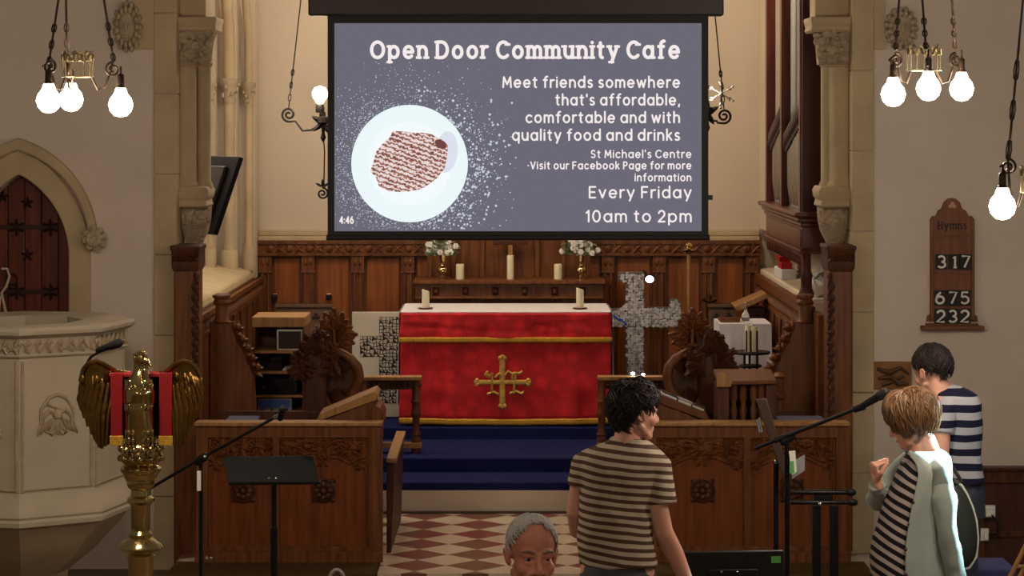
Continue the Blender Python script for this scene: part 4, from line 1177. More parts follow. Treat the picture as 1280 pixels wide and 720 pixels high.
t = thing('glass_cruet', 'small clear glass cruet on the white cloth', 'cruet', c)
MB().lathe([(.03, 0), (.034, .02), (.03, .05), (.014, .075), (.012, .10), (.018, .115)], c, 14).build('body', GLASS, t)
MB().ell(c + Vector((0, 0, .13)), (.012, .012, .014)).build('stopper', GLASS, t)

def candle_stand():
    y = 17.3; k = y/FOC; Z = lambda v: CAM_Z - (v-150)*k
    c = px(938, 455, y); r = thing('candle_stand', 'black iron candle stand with three legs before the white cloth', 'candle stand', (c.x, y, FZ))
    mb = MB().lathe([(.0005, Z(441)), (.14, Z(442)), (.145, Z(440)), (.14, Z(439)), (.0005, Z(439))], (c.x, y, 0), 22)
    mb.build('tray', IRON, r)
    MB().lathe([(.08, Z(459)), (.084, Z(457.5)), (.08, Z(456))], (c.x, y, 0), 20).build('lower_ring', IRON, r)
    for a in (90, 215, 325):
        q = Vector((c.x + .055*math.cos(RD(a)), y + .055*math.sin(RD(a)), 0)); f = Vector((c.x + .15*math.cos(RD(a)), y + .15*math.sin(RD(a)), FZ))
        MB().tube([Vector((q.x, q.y, Z(440))), Vector((q.x, q.y, Z(480))), f + Vector((0, 0, .25)), f], .009, 8).build('leg', IRON, r)
    for (u, dy, vt, rr, lab) in ((934, -.05, 406, .022, 'front left cream candle on the black iron stand'), (942.5, -.02, 408, .024, 'right cream candle on the black iron stand'), (938, .07, 407, .022, 'rear cream candle on the black iron stand')):
        q = px(u, 430, y); t = thing('candle', lab, 'candle', (q.x, y + dy, Z(439)), 'candles on the black iron stand')
        MB().lathe([(rr, Z(439)), (rr, Z(vt) - .006), (rr*.9, Z(vt)), (rr*.6, Z(vt) - .005), (.001, Z(vt) - .006)], (q.x, y + dy, 0), 16).build('wax', WAX, t)
        MB().cyl((q.x, y + dy, Z(vt) - .006), (q.x, y + dy, Z(vt) + .012), .002, n=5).build('wick', BLACK, t)
    for u in (931.5, 937, 945): 
        q = px(u, 430, y); MB().tube([(q.x, y - .085, Z(440)), (q.x, y - .085, Z(412))], .006, 6).build('upright', IRON, r)
candle_stand()

r = thing('corner_lectern', 'oak lectern with a sloping top in the right corner behind the white cloth', 'lectern', px(945, 500, 18.95))
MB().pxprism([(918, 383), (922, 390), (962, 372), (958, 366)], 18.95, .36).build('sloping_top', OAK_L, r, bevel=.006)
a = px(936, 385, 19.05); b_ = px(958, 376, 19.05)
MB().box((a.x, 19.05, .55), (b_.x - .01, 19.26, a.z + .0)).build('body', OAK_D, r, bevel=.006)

def prayer_desk():
    y = 15.2; k = y/FOC; Z = lambda v: CAM_Z - (v-150)*k; X = lambda u: (u-640)*k
    r = thing('prayer_desk', 'oak prayer desk with turned balusters inside the right choir stall', 'desk', (X(935), y, FZ))
    MB().hexa([Vector(q) for q in [(X(897), y, Z(482)), (X(971), y, Z(480)), (X(971), y + .34, Z(474)), (X(897), y + .34, Z(474)), (X(897), y, Z(477)), (X(971), y, Z(475)), (X(971), y + .34, Z(468)), (X(897), y + .34, Z(468))]]).build('top', OAK, r, bevel=.005)
    MB().pxprism([(896, 484), (898, 468), (905, 466), (916, 476), (914, 484)], y - .02, .04).build('bracket', OAK_L, r, bevel=.004)
    MB().box((X(897), y + .02, FZ), (X(912), y + .3, Z(482))).build('side', OAK_D, r, bevel=.005)
    MB().box((X(958), y + .02, FZ), (X(971), y + .3, Z(482))).build('side', OAK_D, r, bevel=.005)
    MB().box((X(912), y + .26, FZ), (X(958), y + .28, Z(482))).build('back', OAK_D, r)
    for u in (919, 931, 944, 954):
        MB().lathe([(.025, .75), (.028, .80), (.016, .84), (.024, .93), (.016, 1.0), (.026, 1.05), (.014, 1.09), (.026, 1.13), (.026, Z(483))], (X(u), y + .1, 0), 12).build('baluster', OAK, r)
    MB().box((X(912), y + .04, .72), (X(958), y + .2, .76)).build('rail', OAK_D, r)
prayer_desk()
# turned newel beside the desk
t = thing('newel_post', 'short turned oak newel between the prayer desk and the right stall wing', 'post', px(974, 530, 15.97)); c = px(974, 530, 15.97); k = 15.97/FOC; Z = lambda v: CAM_Z - (v-150)*k
MB().lathe([(.04, FZ), (.04, Z(528)), (.055, Z(526)), (.055, Z(521)), (.035, Z(518)), (.03, Z(500)), (.045, Z(497)), (.045, Z(492)), (.03, Z(489)), (.03, Z(473)), (.05, Z(470)), (.03, Z(466)), (.001, Z(465))], (c.x, 15.97, 0), 14).build('shaft', OAK, t)
# red packet and papers in the white recess under the organ
c = px(974, 331, 17.4); 
t = thing('folded_linen', 'folded white linen under the red box on the organ ledge', 'linen', (2.11, 18.75, 1.665))
MB().box((2.07, 18.45, 1.665), (2.19, 18.95, 1.75)).build('base', WHITE, t, bevel=.012)
t = thing('red_box', 'red box on folded linen under the organ', 'box', (2.11, 18.75, 1.75))
MB().box((2.075, 18.5, 1.75), (2.16, 18.72, 1.80)).build('base', pm('red_card', (190, 30, 36), .5), t, bevel=.004)
MB().box((2.075, 18.62, 1.80), (2.16, 18.86, 1.84)).build('lid', pm('red_card', (190, 30, 36), .5), t, bevel=.004)
t = thing('white_bag', 'crumpled white bag on the ledge under the organ', 'bag', (2.15, 16.75, 1.67))
mb = MB(); mb.ell((2.14, 16.7, 1.74), (.08, .13, .09), seg=16, rings=10)
mb.v = [p + Vector((rnd.uniform(-.015, .015), rnd.uniform(-.015, .015), rnd.uniform(-.02, .02))) for p in mb.v]
mb.build('body', PAPER, t, smooth=0)
t = tag(MB().bxc((2.2, 16.95, 1.77), (.05, .12, .16), Matrix.Rotation(.2, 3, 'Y')).build('white_card', PAPER, None, bevel=.003), 'stiff white card standing behind the bag on the organ ledge', 'card')
# blue hassock cushions on the stall tops
CUSH = pm('blue_grey_cushion', (92, 92, 124), .9, 0, .15, 20)
for u0, u1, lab in ((283, 322, 'flat blue-grey cushion behind the left choir stall front'), (972, 1030, 'flat blue-grey cushion behind the right choir stall front')):
    a = px(u0, 531, 15.6); b_ = px(u1, 523, 15.6)
    t = thing('kneeler_cushion', lab, 'cushion', ((a.x + b_.x)/2, 15.6, .93))
    MB().box((a.x, 15.45, .945), (b_.x, 15.75, b_.z)).build('pad', CUSH, t, bevel=.015)
    MB().box((a.x, 15.5, .92), (b_.x, 15.7, .945)).build('base', CUSH, t, bevel=.004)

# flat monitor hung on the left arch reveal, back towards the nave
def monitor_tv():
    a, tl = RD(60), RD(20); c = px(278, 244, 16.45)
    n = Vector((math.sin(a)*math.cos(tl), math.cos(a)*math.cos(tl), -math.sin(tl)))
    w = Vector((math.cos(a), -math.sin(a), 0)); up = Vector((math.sin(a)*math.sin(tl), math.cos(a)*math.sin(tl), math.cos(tl)))
    M = Matrix((w, n, up)).transposed()
    c = px(286, 246, 16.4) + w*.28 - n*.0 - Vector((.035, 0, 0))*0
    c = px(286, 246, 16.4) + w*(.30)
    # right edge in the picture is the far end of -w
    r = thing('wall_monitor', 'flat black monitor tilted down beside the left arch column, seen from behind', 'monitor', c)
    W, H = .92, .56
    cc = px(286, 245, 16.4) - w*(W/2)
    MB().bxc(cc, (W, .035, H), M).build('screen_panel', BLACK, r, bevel=.006)
    MB().bxc(cc - n*.03, (W*.72, .03, H*.72), M).build('back_cover', pm('back_cover_grey', (52, 44, 42), .5), r, bevel=.01)
    br = MB().bxc(cc - n*.055 + w*.09 - w*.3, (.025, .02, .40), M).bxc(cc - n*.055 - w*.10 - w*.12, (.025, .02, .40), M).bxc(cc - n*.055 - w*.2 + up*.05, (.30, .018, .022), M).bxc(cc - n*.055 - w*.2 - up*.07, (.30, .018, .022), M)
    br.build('mount_bracket', BLACKM, r)
    q = cc - n*.06 - w*.1; MB().tube([q, q - n*.12 + Vector((0, .02, -.05)), Vector((-2.17, 16.28, q.z - .1))], .02, 8).build('mount_arm', BLACKM, r)
monitor_tv()
# brown notice on the left splay
c = px(263, 318, 16.35)
tag(MB().box((-2.172, 16.0, 1.74), (-2.16, 16.08, 1.98)).build('wooden_plaque', OAK_L, None), 'narrow wooden plaque on the white splay under the hung monitor', 'plaque')
# ------------------------------------------------------------------ lettering: single-stroke letters built as flat ribbons
def A_(cx, cy, rx, ry, a0, a1, n=14): return arcpts(cx, cy, rx, ry, a0, a1, n)
CIR = A_(2.5, 2.5, 2.5, 2.5, 0, 360, 22)
SHO = lambda x, r=2.2: A_(x + r, 5 - r, r, r, 180, 0, 10) + [(x + 2*r, 0)]
ST = lambda x, a, b: [(x, a), (x, b)]
G = {
 'a': (5, [CIR, ST(5, 5, 0)], [(5, 0)]), 'b': (5, [CIR, ST(0, 7.4, 0)], []), 'c': (4.4, [A_(2.5, 2.5, 2.5, 2.5, 45, 315)], []),
 'd': (5, [CIR, ST(5, 7.4, 0)], []), 'e': (5, [[(0, 2.5), (5, 2.5)] + A_(2.5, 2.5, 2.5, 2.5, 0, 315)], []),
 'f': (3, [A_(2.9, 5.8, 1.6, 1.6, 80, 180, 8) + [(1.3, 0)], [(0, 5), (2.8, 5)]], [(1.3, 0)]),
 'g': (5, [CIR, [(5, 5), (5, 0)] + A_(2.6, 0, 2.4, 2.0, 0, -150, 10)], []),
 'h': (4.4, [ST(0, 7.4, 0), [(0, 2.8)] + SHO(0)], []), 'i': (0, [ST(0, 5, 0), [(0, 6.75), (0, 6.8)]], [(0, 5), (0, 0)]),
 'k': (3.8, [ST(0, 7.4, 0), [(3.5, 5), (0, 2), ], [(1.2, 3.0), (3.8, 0)]], []), 'l': (0, [ST(0, 7.4, 0)], []),
 'm': (7.2, [ST(0, 5, 0), SHO(0, 1.8), SHO(3.6, 1.8)], [(0, 5), (0, 0), (3.6, 0), (7.2, 0)]), 'n': (4.4, [ST(0, 5, 0), SHO(0)], [(0, 5), (0, 0), (4.4, 0)]),
 'o': (5, [CIR], []), 'p': (5, [CIR, ST(0, 5, -2)], [(0, 5), (0, -2)]), 'q': (5, [CIR, ST(5, 5, -2)], []),
 'r': (2.3, [ST(0, 5, 0), A_(2.2, 2.8, 2.2, 2.2, 180, 75, 8)], [(0, 5), (0, 0)]),
 's': (3.4, [A_(1.8, 3.75, 1.5, 1.25, 40, 250, 10) + A_(1.7, 1.25, 1.7, 1.25, 70, -140, 10)], []),
 't': (2.8, [[(1.2, 6.6), (1.2, 1.2)] + A_(2.4, 1.2, 1.2, 1.2, 180, 270, 6), [(0, 5), (2.7, 5)]], []),
 'u': (4.4, [[(0, 5), (0, 2.2)] + A_(2.2, 2.2, 2.2, 2.2, 180, 360, 10), ST(4.4, 5, 0)], [(-.5, 5), (3.9, 5), (4.9, 0)]),
 'v': (4.4, [[(0, 5), (2.2, 0), (4.4, 5)]], []), 'w': (6.8, [[(0, 5), (1.7, 0), (3.4, 4.6), (5.1, 0), (6.8, 5)]], []),
 'y': (4.6, [[(0, 5), (2.4, 0)], [(4.6, 5), (1.5, -2)]], [(0, 5), (4.6, 5), (1.2, -2)]),
 'M': (6.6, [[(0, 0), (.6, 7), (3.3, 2), (6, 7), (6.6, 0)]], []), 'S': (4.4, [A_(2.3, 5.2, 1.9, 1.8, 35, 250, 12) + A_(2.2, 1.8, 2.2, 1.8, 70, -145, 12)], []),
 'C': (5.8, [A_(3.4, 3.5, 3.4, 3.5, 45, 315, 20)], [(5.8, 5.9)]), 'V': (5.4, [[(0, 7), (2.7, 0), (5.4, 7)]], []),
 'F': (4, [[(4, 7), (0, 7), (0, 0)], [(0, 3.6), (3.4, 3.6)]], []), 'P': (4.2, [[(0, 0), (0, 7), (2.2, 7)] + A_(2.2, 5.1, 2, 1.9, 90, -90, 10) + [(0, 3.2)]], []),
 'E': (4.2, [[(4.2, 7), (0, 7), (0, 0), (4.2, 0)], [(0, 3.6), (3.6, 3.6)]], []), 'O': (7, [A_(3.5, 3.5, 3.5, 3.5, 0, 360, 26)], []),
 'D': (5.8, [[(0, 0), (0, 7), (2.4, 7)] + A_(2.4, 3.5, 3.4, 3.5, 90, -90, 16) + [(0, 0)]], [(0, 7), (0, 0)]),
 'H': (5, [ST(0, 7, 0), ST(5, 7, 0), [(0, 3.6), (5, 3.6)]], [(0, 7), (0, 0), (5, 7), (5, 0)]),
 '0': (4.8, [A_(2.4, 3.5, 2.4, 3.5, 0, 360, 24)], []), '1': (1.6, [[(0, 5.6), (1.6, 7), (1.6, 0)]], [(1.6, 0)]),
 '2': (4.2, [A_(2.1, 4.9, 2.0, 2.1, 165, -35, 12) + [(0, 0), (4.2, 0)]], []), '3': (4.2, [A_(2, 5.2, 1.8, 1.8, 150, -90, 12), A_(2, 1.75, 2.1, 1.75, 90, -150, 12)], []),
 '4': (4.6, [[(3.5, 0), (3.5, 7), (0, 2), (4.6, 2)]], []), '5': (4.2, [[(3.9, 7), (.7, 7), (.4, 3.9)] + A_(2, 2.2, 2.1, 2.2, 130, -150, 14)], []),
 '6': (4.4, [A_(2.2, 2.2, 2.2, 2.2, 0, 360, 20), [(.05, 2.5), (.6, 4.8), (2.6, 7)]], []), '7': (4.2, [[(0, 7), (4.2, 7), (1.4, 0)]], []),
 "'": (0, [[(0, 7.2), (0, 5.8)]], []), ',': (.4, [[(.4, .2), (0, -1.2)]], []), ':': (0, [[(0, .4), (0, .45)], [(0, 4.2), (0, 4.25)]], []), '-': (.6, [[(0, 3.2), (.6, 3.2)]], []),
}
def text_mesh(s, X0, X1, Zb, unit_h, w, Y, slab=False, th=.0012):
    """letters between X0 and X1 on baseline Zb; unit_h metres per grid unit in height"""
    gap = 3.0 if not slab else 3.6; sp = 2.9
    x = 0; items = []; wi = 0
    for ch in s:
        if ch == ' ': x += sp; wi += 1; continue
        adv, st, sl = G[ch]; items.append((x, st, sl, wi)); x += adv + gap
    total = x - gap; kx = (X1 - X0)/total
    words = [MB() for _ in range(wi + 1)]; mb = words[0]
    def P(a, b): return (X0 + a*kx, Zb + b*unit_h)
    seen = [0]
    def seg(mb, a, b, r):
        d = Vector((b[0]-a[0], b[1]-a[1]))
        if d.length < 1e-7: return
        n = Vector((-d.y, d.x)).normalized()*r
        q = [(a[0]+n.x, a[1]+n.y), (b[0]+n.x, b[1]+n.y), (b[0]-n.x, b[1]-n.y), (a[0]-n.x, a[1]-n.y)]
        mb.add([Vector((u, Y, v)) for u, v in q], [(0, 1, 2, 3)])
    def disc(mb, a, r):
        mb.add([Vector((a[0] + r*math.cos(PI*j/5), Y, a[1] + r*math.sin(PI*j/5))) for j in range(10)], [tuple(range(9, -1, -1))])
    for ox, st, sl, w_i in items:
        mb = words[w_i]
        for pl in st:
            pts = [P(ox + a, b) for a, b in pl]
            for a, b in zip(pts[:-1], pts[1:]): seg(mb, a, b, w)
            for a in pts: disc(mb, a, w)
        if slab:
            for a, b in sl:
                seg(mb, P(ox + a - 1.75, b), P(ox + a + 1.75, b), w*.72)
    return words

def raised_text(mb, s, X0, X1, Zb, unit_h, r, Y, gap=3.4):
    x = 0; items = []
    for ch in s:
        adv, st, sl = G[ch]; items.append((x, st, sl)); x += adv + gap
    kx = (X1 - X0)/max(x - gap, 1.6)
    for ox, st, sl in items:
        for pl in st: mb.tube([Vector((X0 + (ox + a)*kx, Y, Zb + b*unit_h)) for a, b in pl], r, 6, flat=((0, 1, 0), .4))
        for a, b in sl: mb.tube([Vector((X0 + (ox + a - 1.5)*kx, Y, Zb + b*unit_h)), Vector((X0 + (ox + a + 1.5)*kx, Y, Zb + b*unit_h))], r*.8, 6, flat=((0, 1, 0), .4))
    return mb

# ------------------------------------------------------------------ projection screen hanging in the arch
SY = 14.5; ks = SY/FOC
sx = lambda u: (u-640)*ks; sz = lambda v: CAM_Z - (v-150)*ks
scr = thing('projection_screen', 'large lit projection screen hanging in the chancel arch showing a cafe notice', 'projection screen', (sx(647), SY, sz(300)))
SCB = pm('screen_border', (26, 22, 24), .7)
MB().box((sx(386), SY - .05, sz(20)), (sx(904), SY + .10, sz(-12))).build('housing', pm('housing_black', (40, 34, 34), .5), scr, bevel=.012)
bo = MB()
bo.box((sx(409.5), SY, sz(299)), (sx(418), SY + .004, sz(20))).box((sx(877), SY, sz(299)), (sx(885.5), SY + .004, sz(20))).box((sx(418), SY, sz(29)), (sx(877), SY + .004, sz(20))).box((sx(418), SY, sz(297)), (sx(877), SY + .004, sz(289)))
bo.build('border', SCB, scr)
MB().cyl((sx(408), SY + .003, sz(297)), (sx(887), SY + .003, sz(297)), .017, n=12).build('weight_bar', SCB, scr)
MB().box((sx(885), SY, sz(250)), (sx(891), SY + .03, sz(244))).build('tension_clip', BLACKM, scr)
SLIDE = emit('slide_grey', srgb(110, 107, 120), .96)
MB().box((sx(417.5), SY + .001, sz(289.5)), (sx(877.5), SY + .005, sz(28.5))).build('slide', SLIDE, scr)
TXT = emit('slide_text', srgb(250, 240, 238), .95)
ttl = text_mesh('Open Door Community Cafe', sx(464.5), sx(848), sz(72), 19.5*ks/7, 2.1*ks, SY - .001, True)
for q in ttl: q.build('title_word', TXT, scr, smooth=0, recalc=False)
for s, u0, u1, v, h, w in (("Meet friends somewhere", 629, 849, 109, 12.6, 1.12), ("that's affordable,", 695, 849, 131, 12.6, 1.12), ("comfortable and with", 658, 849, 153, 12.6, 1.12), ("quality food and drinks", 641, 849, 175, 12.6, 1.12),
                           ("St Michael's Centre", 739, 863.5, 197, 9, .8), ("-Visit our Facebook Page for more", 660, 863.5, 211, 8.5, .8), ("information", 794, 863.5, 226, 8.5, .8), ("Every Friday", 737, 863.5, 247, 13.4, 1.1), ("10am to 2pm", 733, 863.5, 277, 13.6, 1.1)):
    for q in text_mesh(s, sx(u0), sx(u1), sz(v), h*ks/7, w*ks, SY - .001): q.build('text_word', TXT, scr, smooth=0, recalc=False)
text_mesh('4:46', sx(425), sx(441.5), sz(279), 8*ks/7, .85*ks, SY - .001)[0].build('time_text', TXT, scr, smooth=0, recalc=False)
def disc(u, v, ru, rv, y, mat, name, rot=0, n=48, edge=0, seed=1, parent=scr):
    r2 = random.Random(seed); pts = []
    for i in range(n):
        a = 2*PI*i/n; q = 1 + edge*(r2.random() - .5) + edge*.6*math.sin(3*a + 1)
        x, z = ru*q*math.cos(a), rv*q*math.sin(a)
        pts.append(Vector((sx(u + x*math.cos(rot) - z*math.sin(rot)), y, sz(v + x*math.sin(rot) + z*math.cos(rot)))))
    return MB().add(pts, [tuple(range(n))]).build(name, mat, parent, smooth=0, recalc=False)
disc(512, 204.5, 73, 73.5, SY - .001, emit('plate_white', srgb(238, 250, 252), .98), 'plate', edge=0)
disc(512, 204.5, 52, 52, SY - .0013, emit('plate_well', srgb(244, 251, 253), 1.0), 'plate_well')
disc(558, 190, 14, 26, SY - .0016, emit('plate_shade', srgb(226, 230, 244), .95), 'plate_highlight', .1)
# chocolate-drizzled pastry on the slide
m, nt, b = nodes('pastry_image'); N = nt.nodes; L = nt.links
tc = N.new('ShaderNodeTexCoord'); mp = N.new('ShaderNodeMapping'); mp.inputs['Rotation'].default_value = (0, RD(-20), 0); L.new(tc.outputs['Object'], mp.inputs[0])
wv = N.new('ShaderNodeTexWave'); wv.wave_type = 'BANDS'; wv.bands_direction = 'Z'; wv.inputs['Scale'].default_value = 12; wv.inputs['Distortion'].default_value = 6; wv.inputs['Detail'].default_value = 2; wv.inputs['Detail Scale'].default_value = 4
L.new(mp.outputs[0], wv.inputs['Vector'])
nz = N.new('ShaderNodeTexNoise'); nz.inputs['Scale'].default_value = 60; nz.inputs['Detail'].default_value = 3; L.new(tc.outputs['Object'], nz.inputs['Vector'])
cr = N.new('ShaderNodeValToRGB'); e_ = cr.color_ramp.elements; e_[0].position = .1; e_[0].color = srgb(120, 80, 74); e_[1].position = .95; e_[1].color = srgb(238, 226, 226)
e2 = e_.new(.40); e2.color = srgb(196, 134, 112); e3 = e_.new(.62); e3.color = srgb(226, 194, 186)
mx = N.new('ShaderNodeMath'); mx.operation = 'MULTIPLY_ADD'; L.new(nz.outputs[0], mx.inputs[0]); mx.inputs[1].default_value = .9; mx.inputs[2].default_value = -.42
ad = N.new('ShaderNodeMath'); ad.operation = 'ADD'; L.new(wv.outputs['Fac'], ad.inputs[0]); L.new(mx.outputs[0], ad.inputs[1]); L.new(ad.outputs[0], cr.inputs[0])
b.inputs['Base Color'].default_value = (0,0,0,1); b.inputs['Specular IOR Level'].default_value = 0; L.new(cr.outputs[0], b.inputs['Emission Color']); b.inputs['Emission Strength'].default_value = .95
PAST = m
pp = [(466, 205), (463, 214), (470, 222), (474, 234), (486, 239), (500, 240), (514, 239), (528, 236), (538, 229), (547, 222), (556, 210), (559, 196), (560, 182), (556, 176), (548, 173), (540, 168), (530, 166), (516, 166), (504, 164), (491, 164), (487, 172), (478, 180), (470, 190), (468, 198)]
MB().add([Vector((sx(u), SY - .002, sz(v))) for u, v in pp], [tuple(range(len(pp)))]).build('pastry', PAST, scr, smooth=0, recalc=False)
disc(551, 180, 8, 5, SY - .0024, emit('pastry_tip', srgb(120, 74, 72), .9), 'pastry_tip', .5)
sg = MB(); r2 = random.Random(5)
for i in range(2300):
    a = r2.random()*2*PI; rr = 74 + abs(r2.gauss(0, 1))*26
    u, v = 512 + rr*math.cos(a), 205 + rr*math.sin(a)*.98
    if -1.1 < a - 5.3 < .5 and r2.random() < .45: continue
    if not (419 < u < 650 and 70 < v < 287): continue
    if 422 < u < 445 and 268 < v < 282: continue
    right = math.cos(a) > .1
    s = r2.uniform(.35, .75) if not (right and r2.random() < .30) else r2.uniform(.7, 1.9)
    n = 5; sg.add([Vector((sx(u + s*math.cos(2*PI*j/n)), SY - .0012, sz(v + s*math.sin(2*PI*j/n)))) for j in range(n)], [tuple(range(n))])
o = sg.build('icing_sugar', emit('sugar', srgb(214, 222, 238), .85), scr, smooth=0, recalc=False); o['kind'] = 'stuff'

# ------------------------------------------------------------------ lamps
GLOW = emit('bulb_glow', (1.0, .90, .74, 1), 22)
LIGHTI = pm('lamp_iron', (66, 50, 36), .45, .6, .3, 12)
GILT = pm('gilt_crown', (150, 132, 98), .4, .8, .4, 14)
def spiral(c, r0, r1, turns, a0, ax, n=26):
    return [Vector(c) + (ax*math.cos(a0 + turns*2*PI*i/n) + Vector((0,0,1))*math.sin(a0 + turns*2*PI*i/n))*(r0 + (r1-r0)*i/n) for i in range(n+1)]
def chain(mb, a, b, r=.004):
    a = Vector(a); b = Vector(b); n = max(6, int((b-a).length/.09))
    for i in range(n):
        p = a + (b-a)*(i + .5)/n; d = (b-a).normalized(); s = Vector((1,0,0)) if i % 2 else Vector((0,1,0))
        L_ = (b-a).length/n*.60
        mb.tube([p + d*L_*math.cos(q*PI/4) + s*.011*math.sin(q*PI/4) for q in range(8)], r, 4, closed=True)
def bulb(parent, p, r=.058, power=None):
    MB().lathe([(.010, .145), (.016, .138), (.017, .09), (.022, .085), (.02, .06)], p, 14).build('lamp_holder', LIGHTI, parent)
    MB().lathe([(.001, -r), (r*.5, -r*.88), (r*.85, -r*.52), (r, 0), (r*.86, r*.5), (r*.55, r*.9), (.026, r*1.2), (.022, r*1.35)], p, 18).build('bulb', GLOW, parent)
    d = bpy.data.lights.new('bulb_light', 'POINT'); d.energy = power or BULB; d.color = WARM; d.shadow_soft_size = r
    o = bpy.data.objects.new('bulb_light', d); C.objects.link(o); o.location = Vector(p) + Vector((0, 0, -.075))
def corona(y, crown, bulbs, chains, label, group=None, rs=.058):
    """three-armed wrought iron pendant: gilt crown ring, scroll arms, chains, bare bulbs. pixel columns give measured widths"""
    k = y/FOC; cc = px(*crown[:2], y); R_ = crown[2]*k
    r = thing('pendant_lamp', label, 'pendant lamp', (cc.x, y, cc.z), group)
    mb = MB(); n = 48; H = crown[3]*k
    mb.tube([cc + Vector((R_*math.cos(2*PI*i/32), R_*math.sin(2*PI*i/32), -H)) for i in range(32)], .004, 6, closed=True)
    mb.tube([cc + Vector((R_*math.cos(2*PI*i/n), R_*math.sin(2*PI*i/n), (.020 if i % 4 < 2 else -.008))) for i in range(n)], .0055, 6, closed=True)
    for i in range(14):
        a = 2*PI*i/14; q = cc + Vector((R_*math.cos(a), R_*math.sin(a), 0))
        mb.tube([q + Vector((0,0,-H)), q + Vector((0,0,0))], .0025, 4)
    for i in range(8):
        a = 2*PI*i/8; q = cc + Vector((R_*math.cos(a), R_*math.sin(a), .015)); mb.leaf(q, (0,0,1), (math.cos(a), math.sin(a), 0), .024, .03, .004)
    mb.build('crown', GILT, r)
    for (bu, bv, dy, su, sv) in bulbs:
        bp_ = px(bu, bv, y) + Vector((0, dy, 0)); sp = px(su, sv, y) + Vector((0, dy, 0))
        out = Vector((sp.x - cc.x, dy, 0)); out = out.normalized() if out.length > 1e-4 else Vector((0, -1, 0))
        start = cc + out*R_*.9 + Vector((0, 0, -H)); L_ = max((Vector((sp.x, y + dy, 0)) - Vector((start.x, start.y, 0))).length, .05)
        arm = [start, start + out*L_*.3 + Vector((0,0,-.06)), start + out*L_*.62 + Vector((0,0,-.05)), start + out*L_*.88 + Vector((0,0,.02)), sp + Vector((0,0,.036))]
        am = MB().tube(arm, .006, 6).tube(spiral(sp, .036, .008, 1.6, PI/2, out), .006, 6)
        am.tube([sp + out*.036, Vector((bp_.x, y + dy, bp_.z + .18)), Vector((bp_.x, y + dy, bp_.z + .13))], .005, 6)
        am.build('scroll_arm', LIGHTI, r)
        bulb(r, bp_, rs)
    cm = MB()
    for (u0, v0, u1, v1, d0, d1) in chains:
        a = px(u0, v0, y) + Vector((0, d0, 0)); b_ = px(u1, v1, y) + Vector((0, d1, 0))
        e_ = b_ + (b_ - a)*1.2; cm.tube([a, e_], .0055, 6); chain(cm, a + (b_-a)*.75, a, .0035)
    cm.build('chain', LIGHTI, r)
    return r
corona(11.2, (97, 74, 19, 22), [(66, 126, -.10, 67, 84), (82, 124, .14, 76, 88), (150, 131, .02, 140, 87)], [(66, 82, 74, 0, -.10, -.02), (77, 78, 81, 0, .14, .03), (141, 76, 130, 0, .02, 0)], 'wrought iron pendant lamp with gilt crown and three glowing bulbs above the pulpit')
corona(11.2, (1155, 66, 21, 22), [(1114, 118, -.06, 1117, 76), (1155, 111, -.12, 1153, 84), (1206, 111, .08, 1198, 75)], [(1117, 62, 1124, 0, -.06, 0), (1152, 62, 1153, 0, -.12, 0), (1198, 60, 1190, 0, .08, 0)], 'wrought iron pendant lamp with three glowing bulbs near the right arch respond')
corona(10.2, (1292, 218, 16, 22), [(1253, 258, .0, 1260, 209), (1330, 262, .05, 1326, 212)], [(1260, 200, 1282, 0, 0, .05), (1326, 204, 1305, 0, 0, .03)], 'wrought iron pendant lamp at the right edge, one bulb visible beside the hymn board')

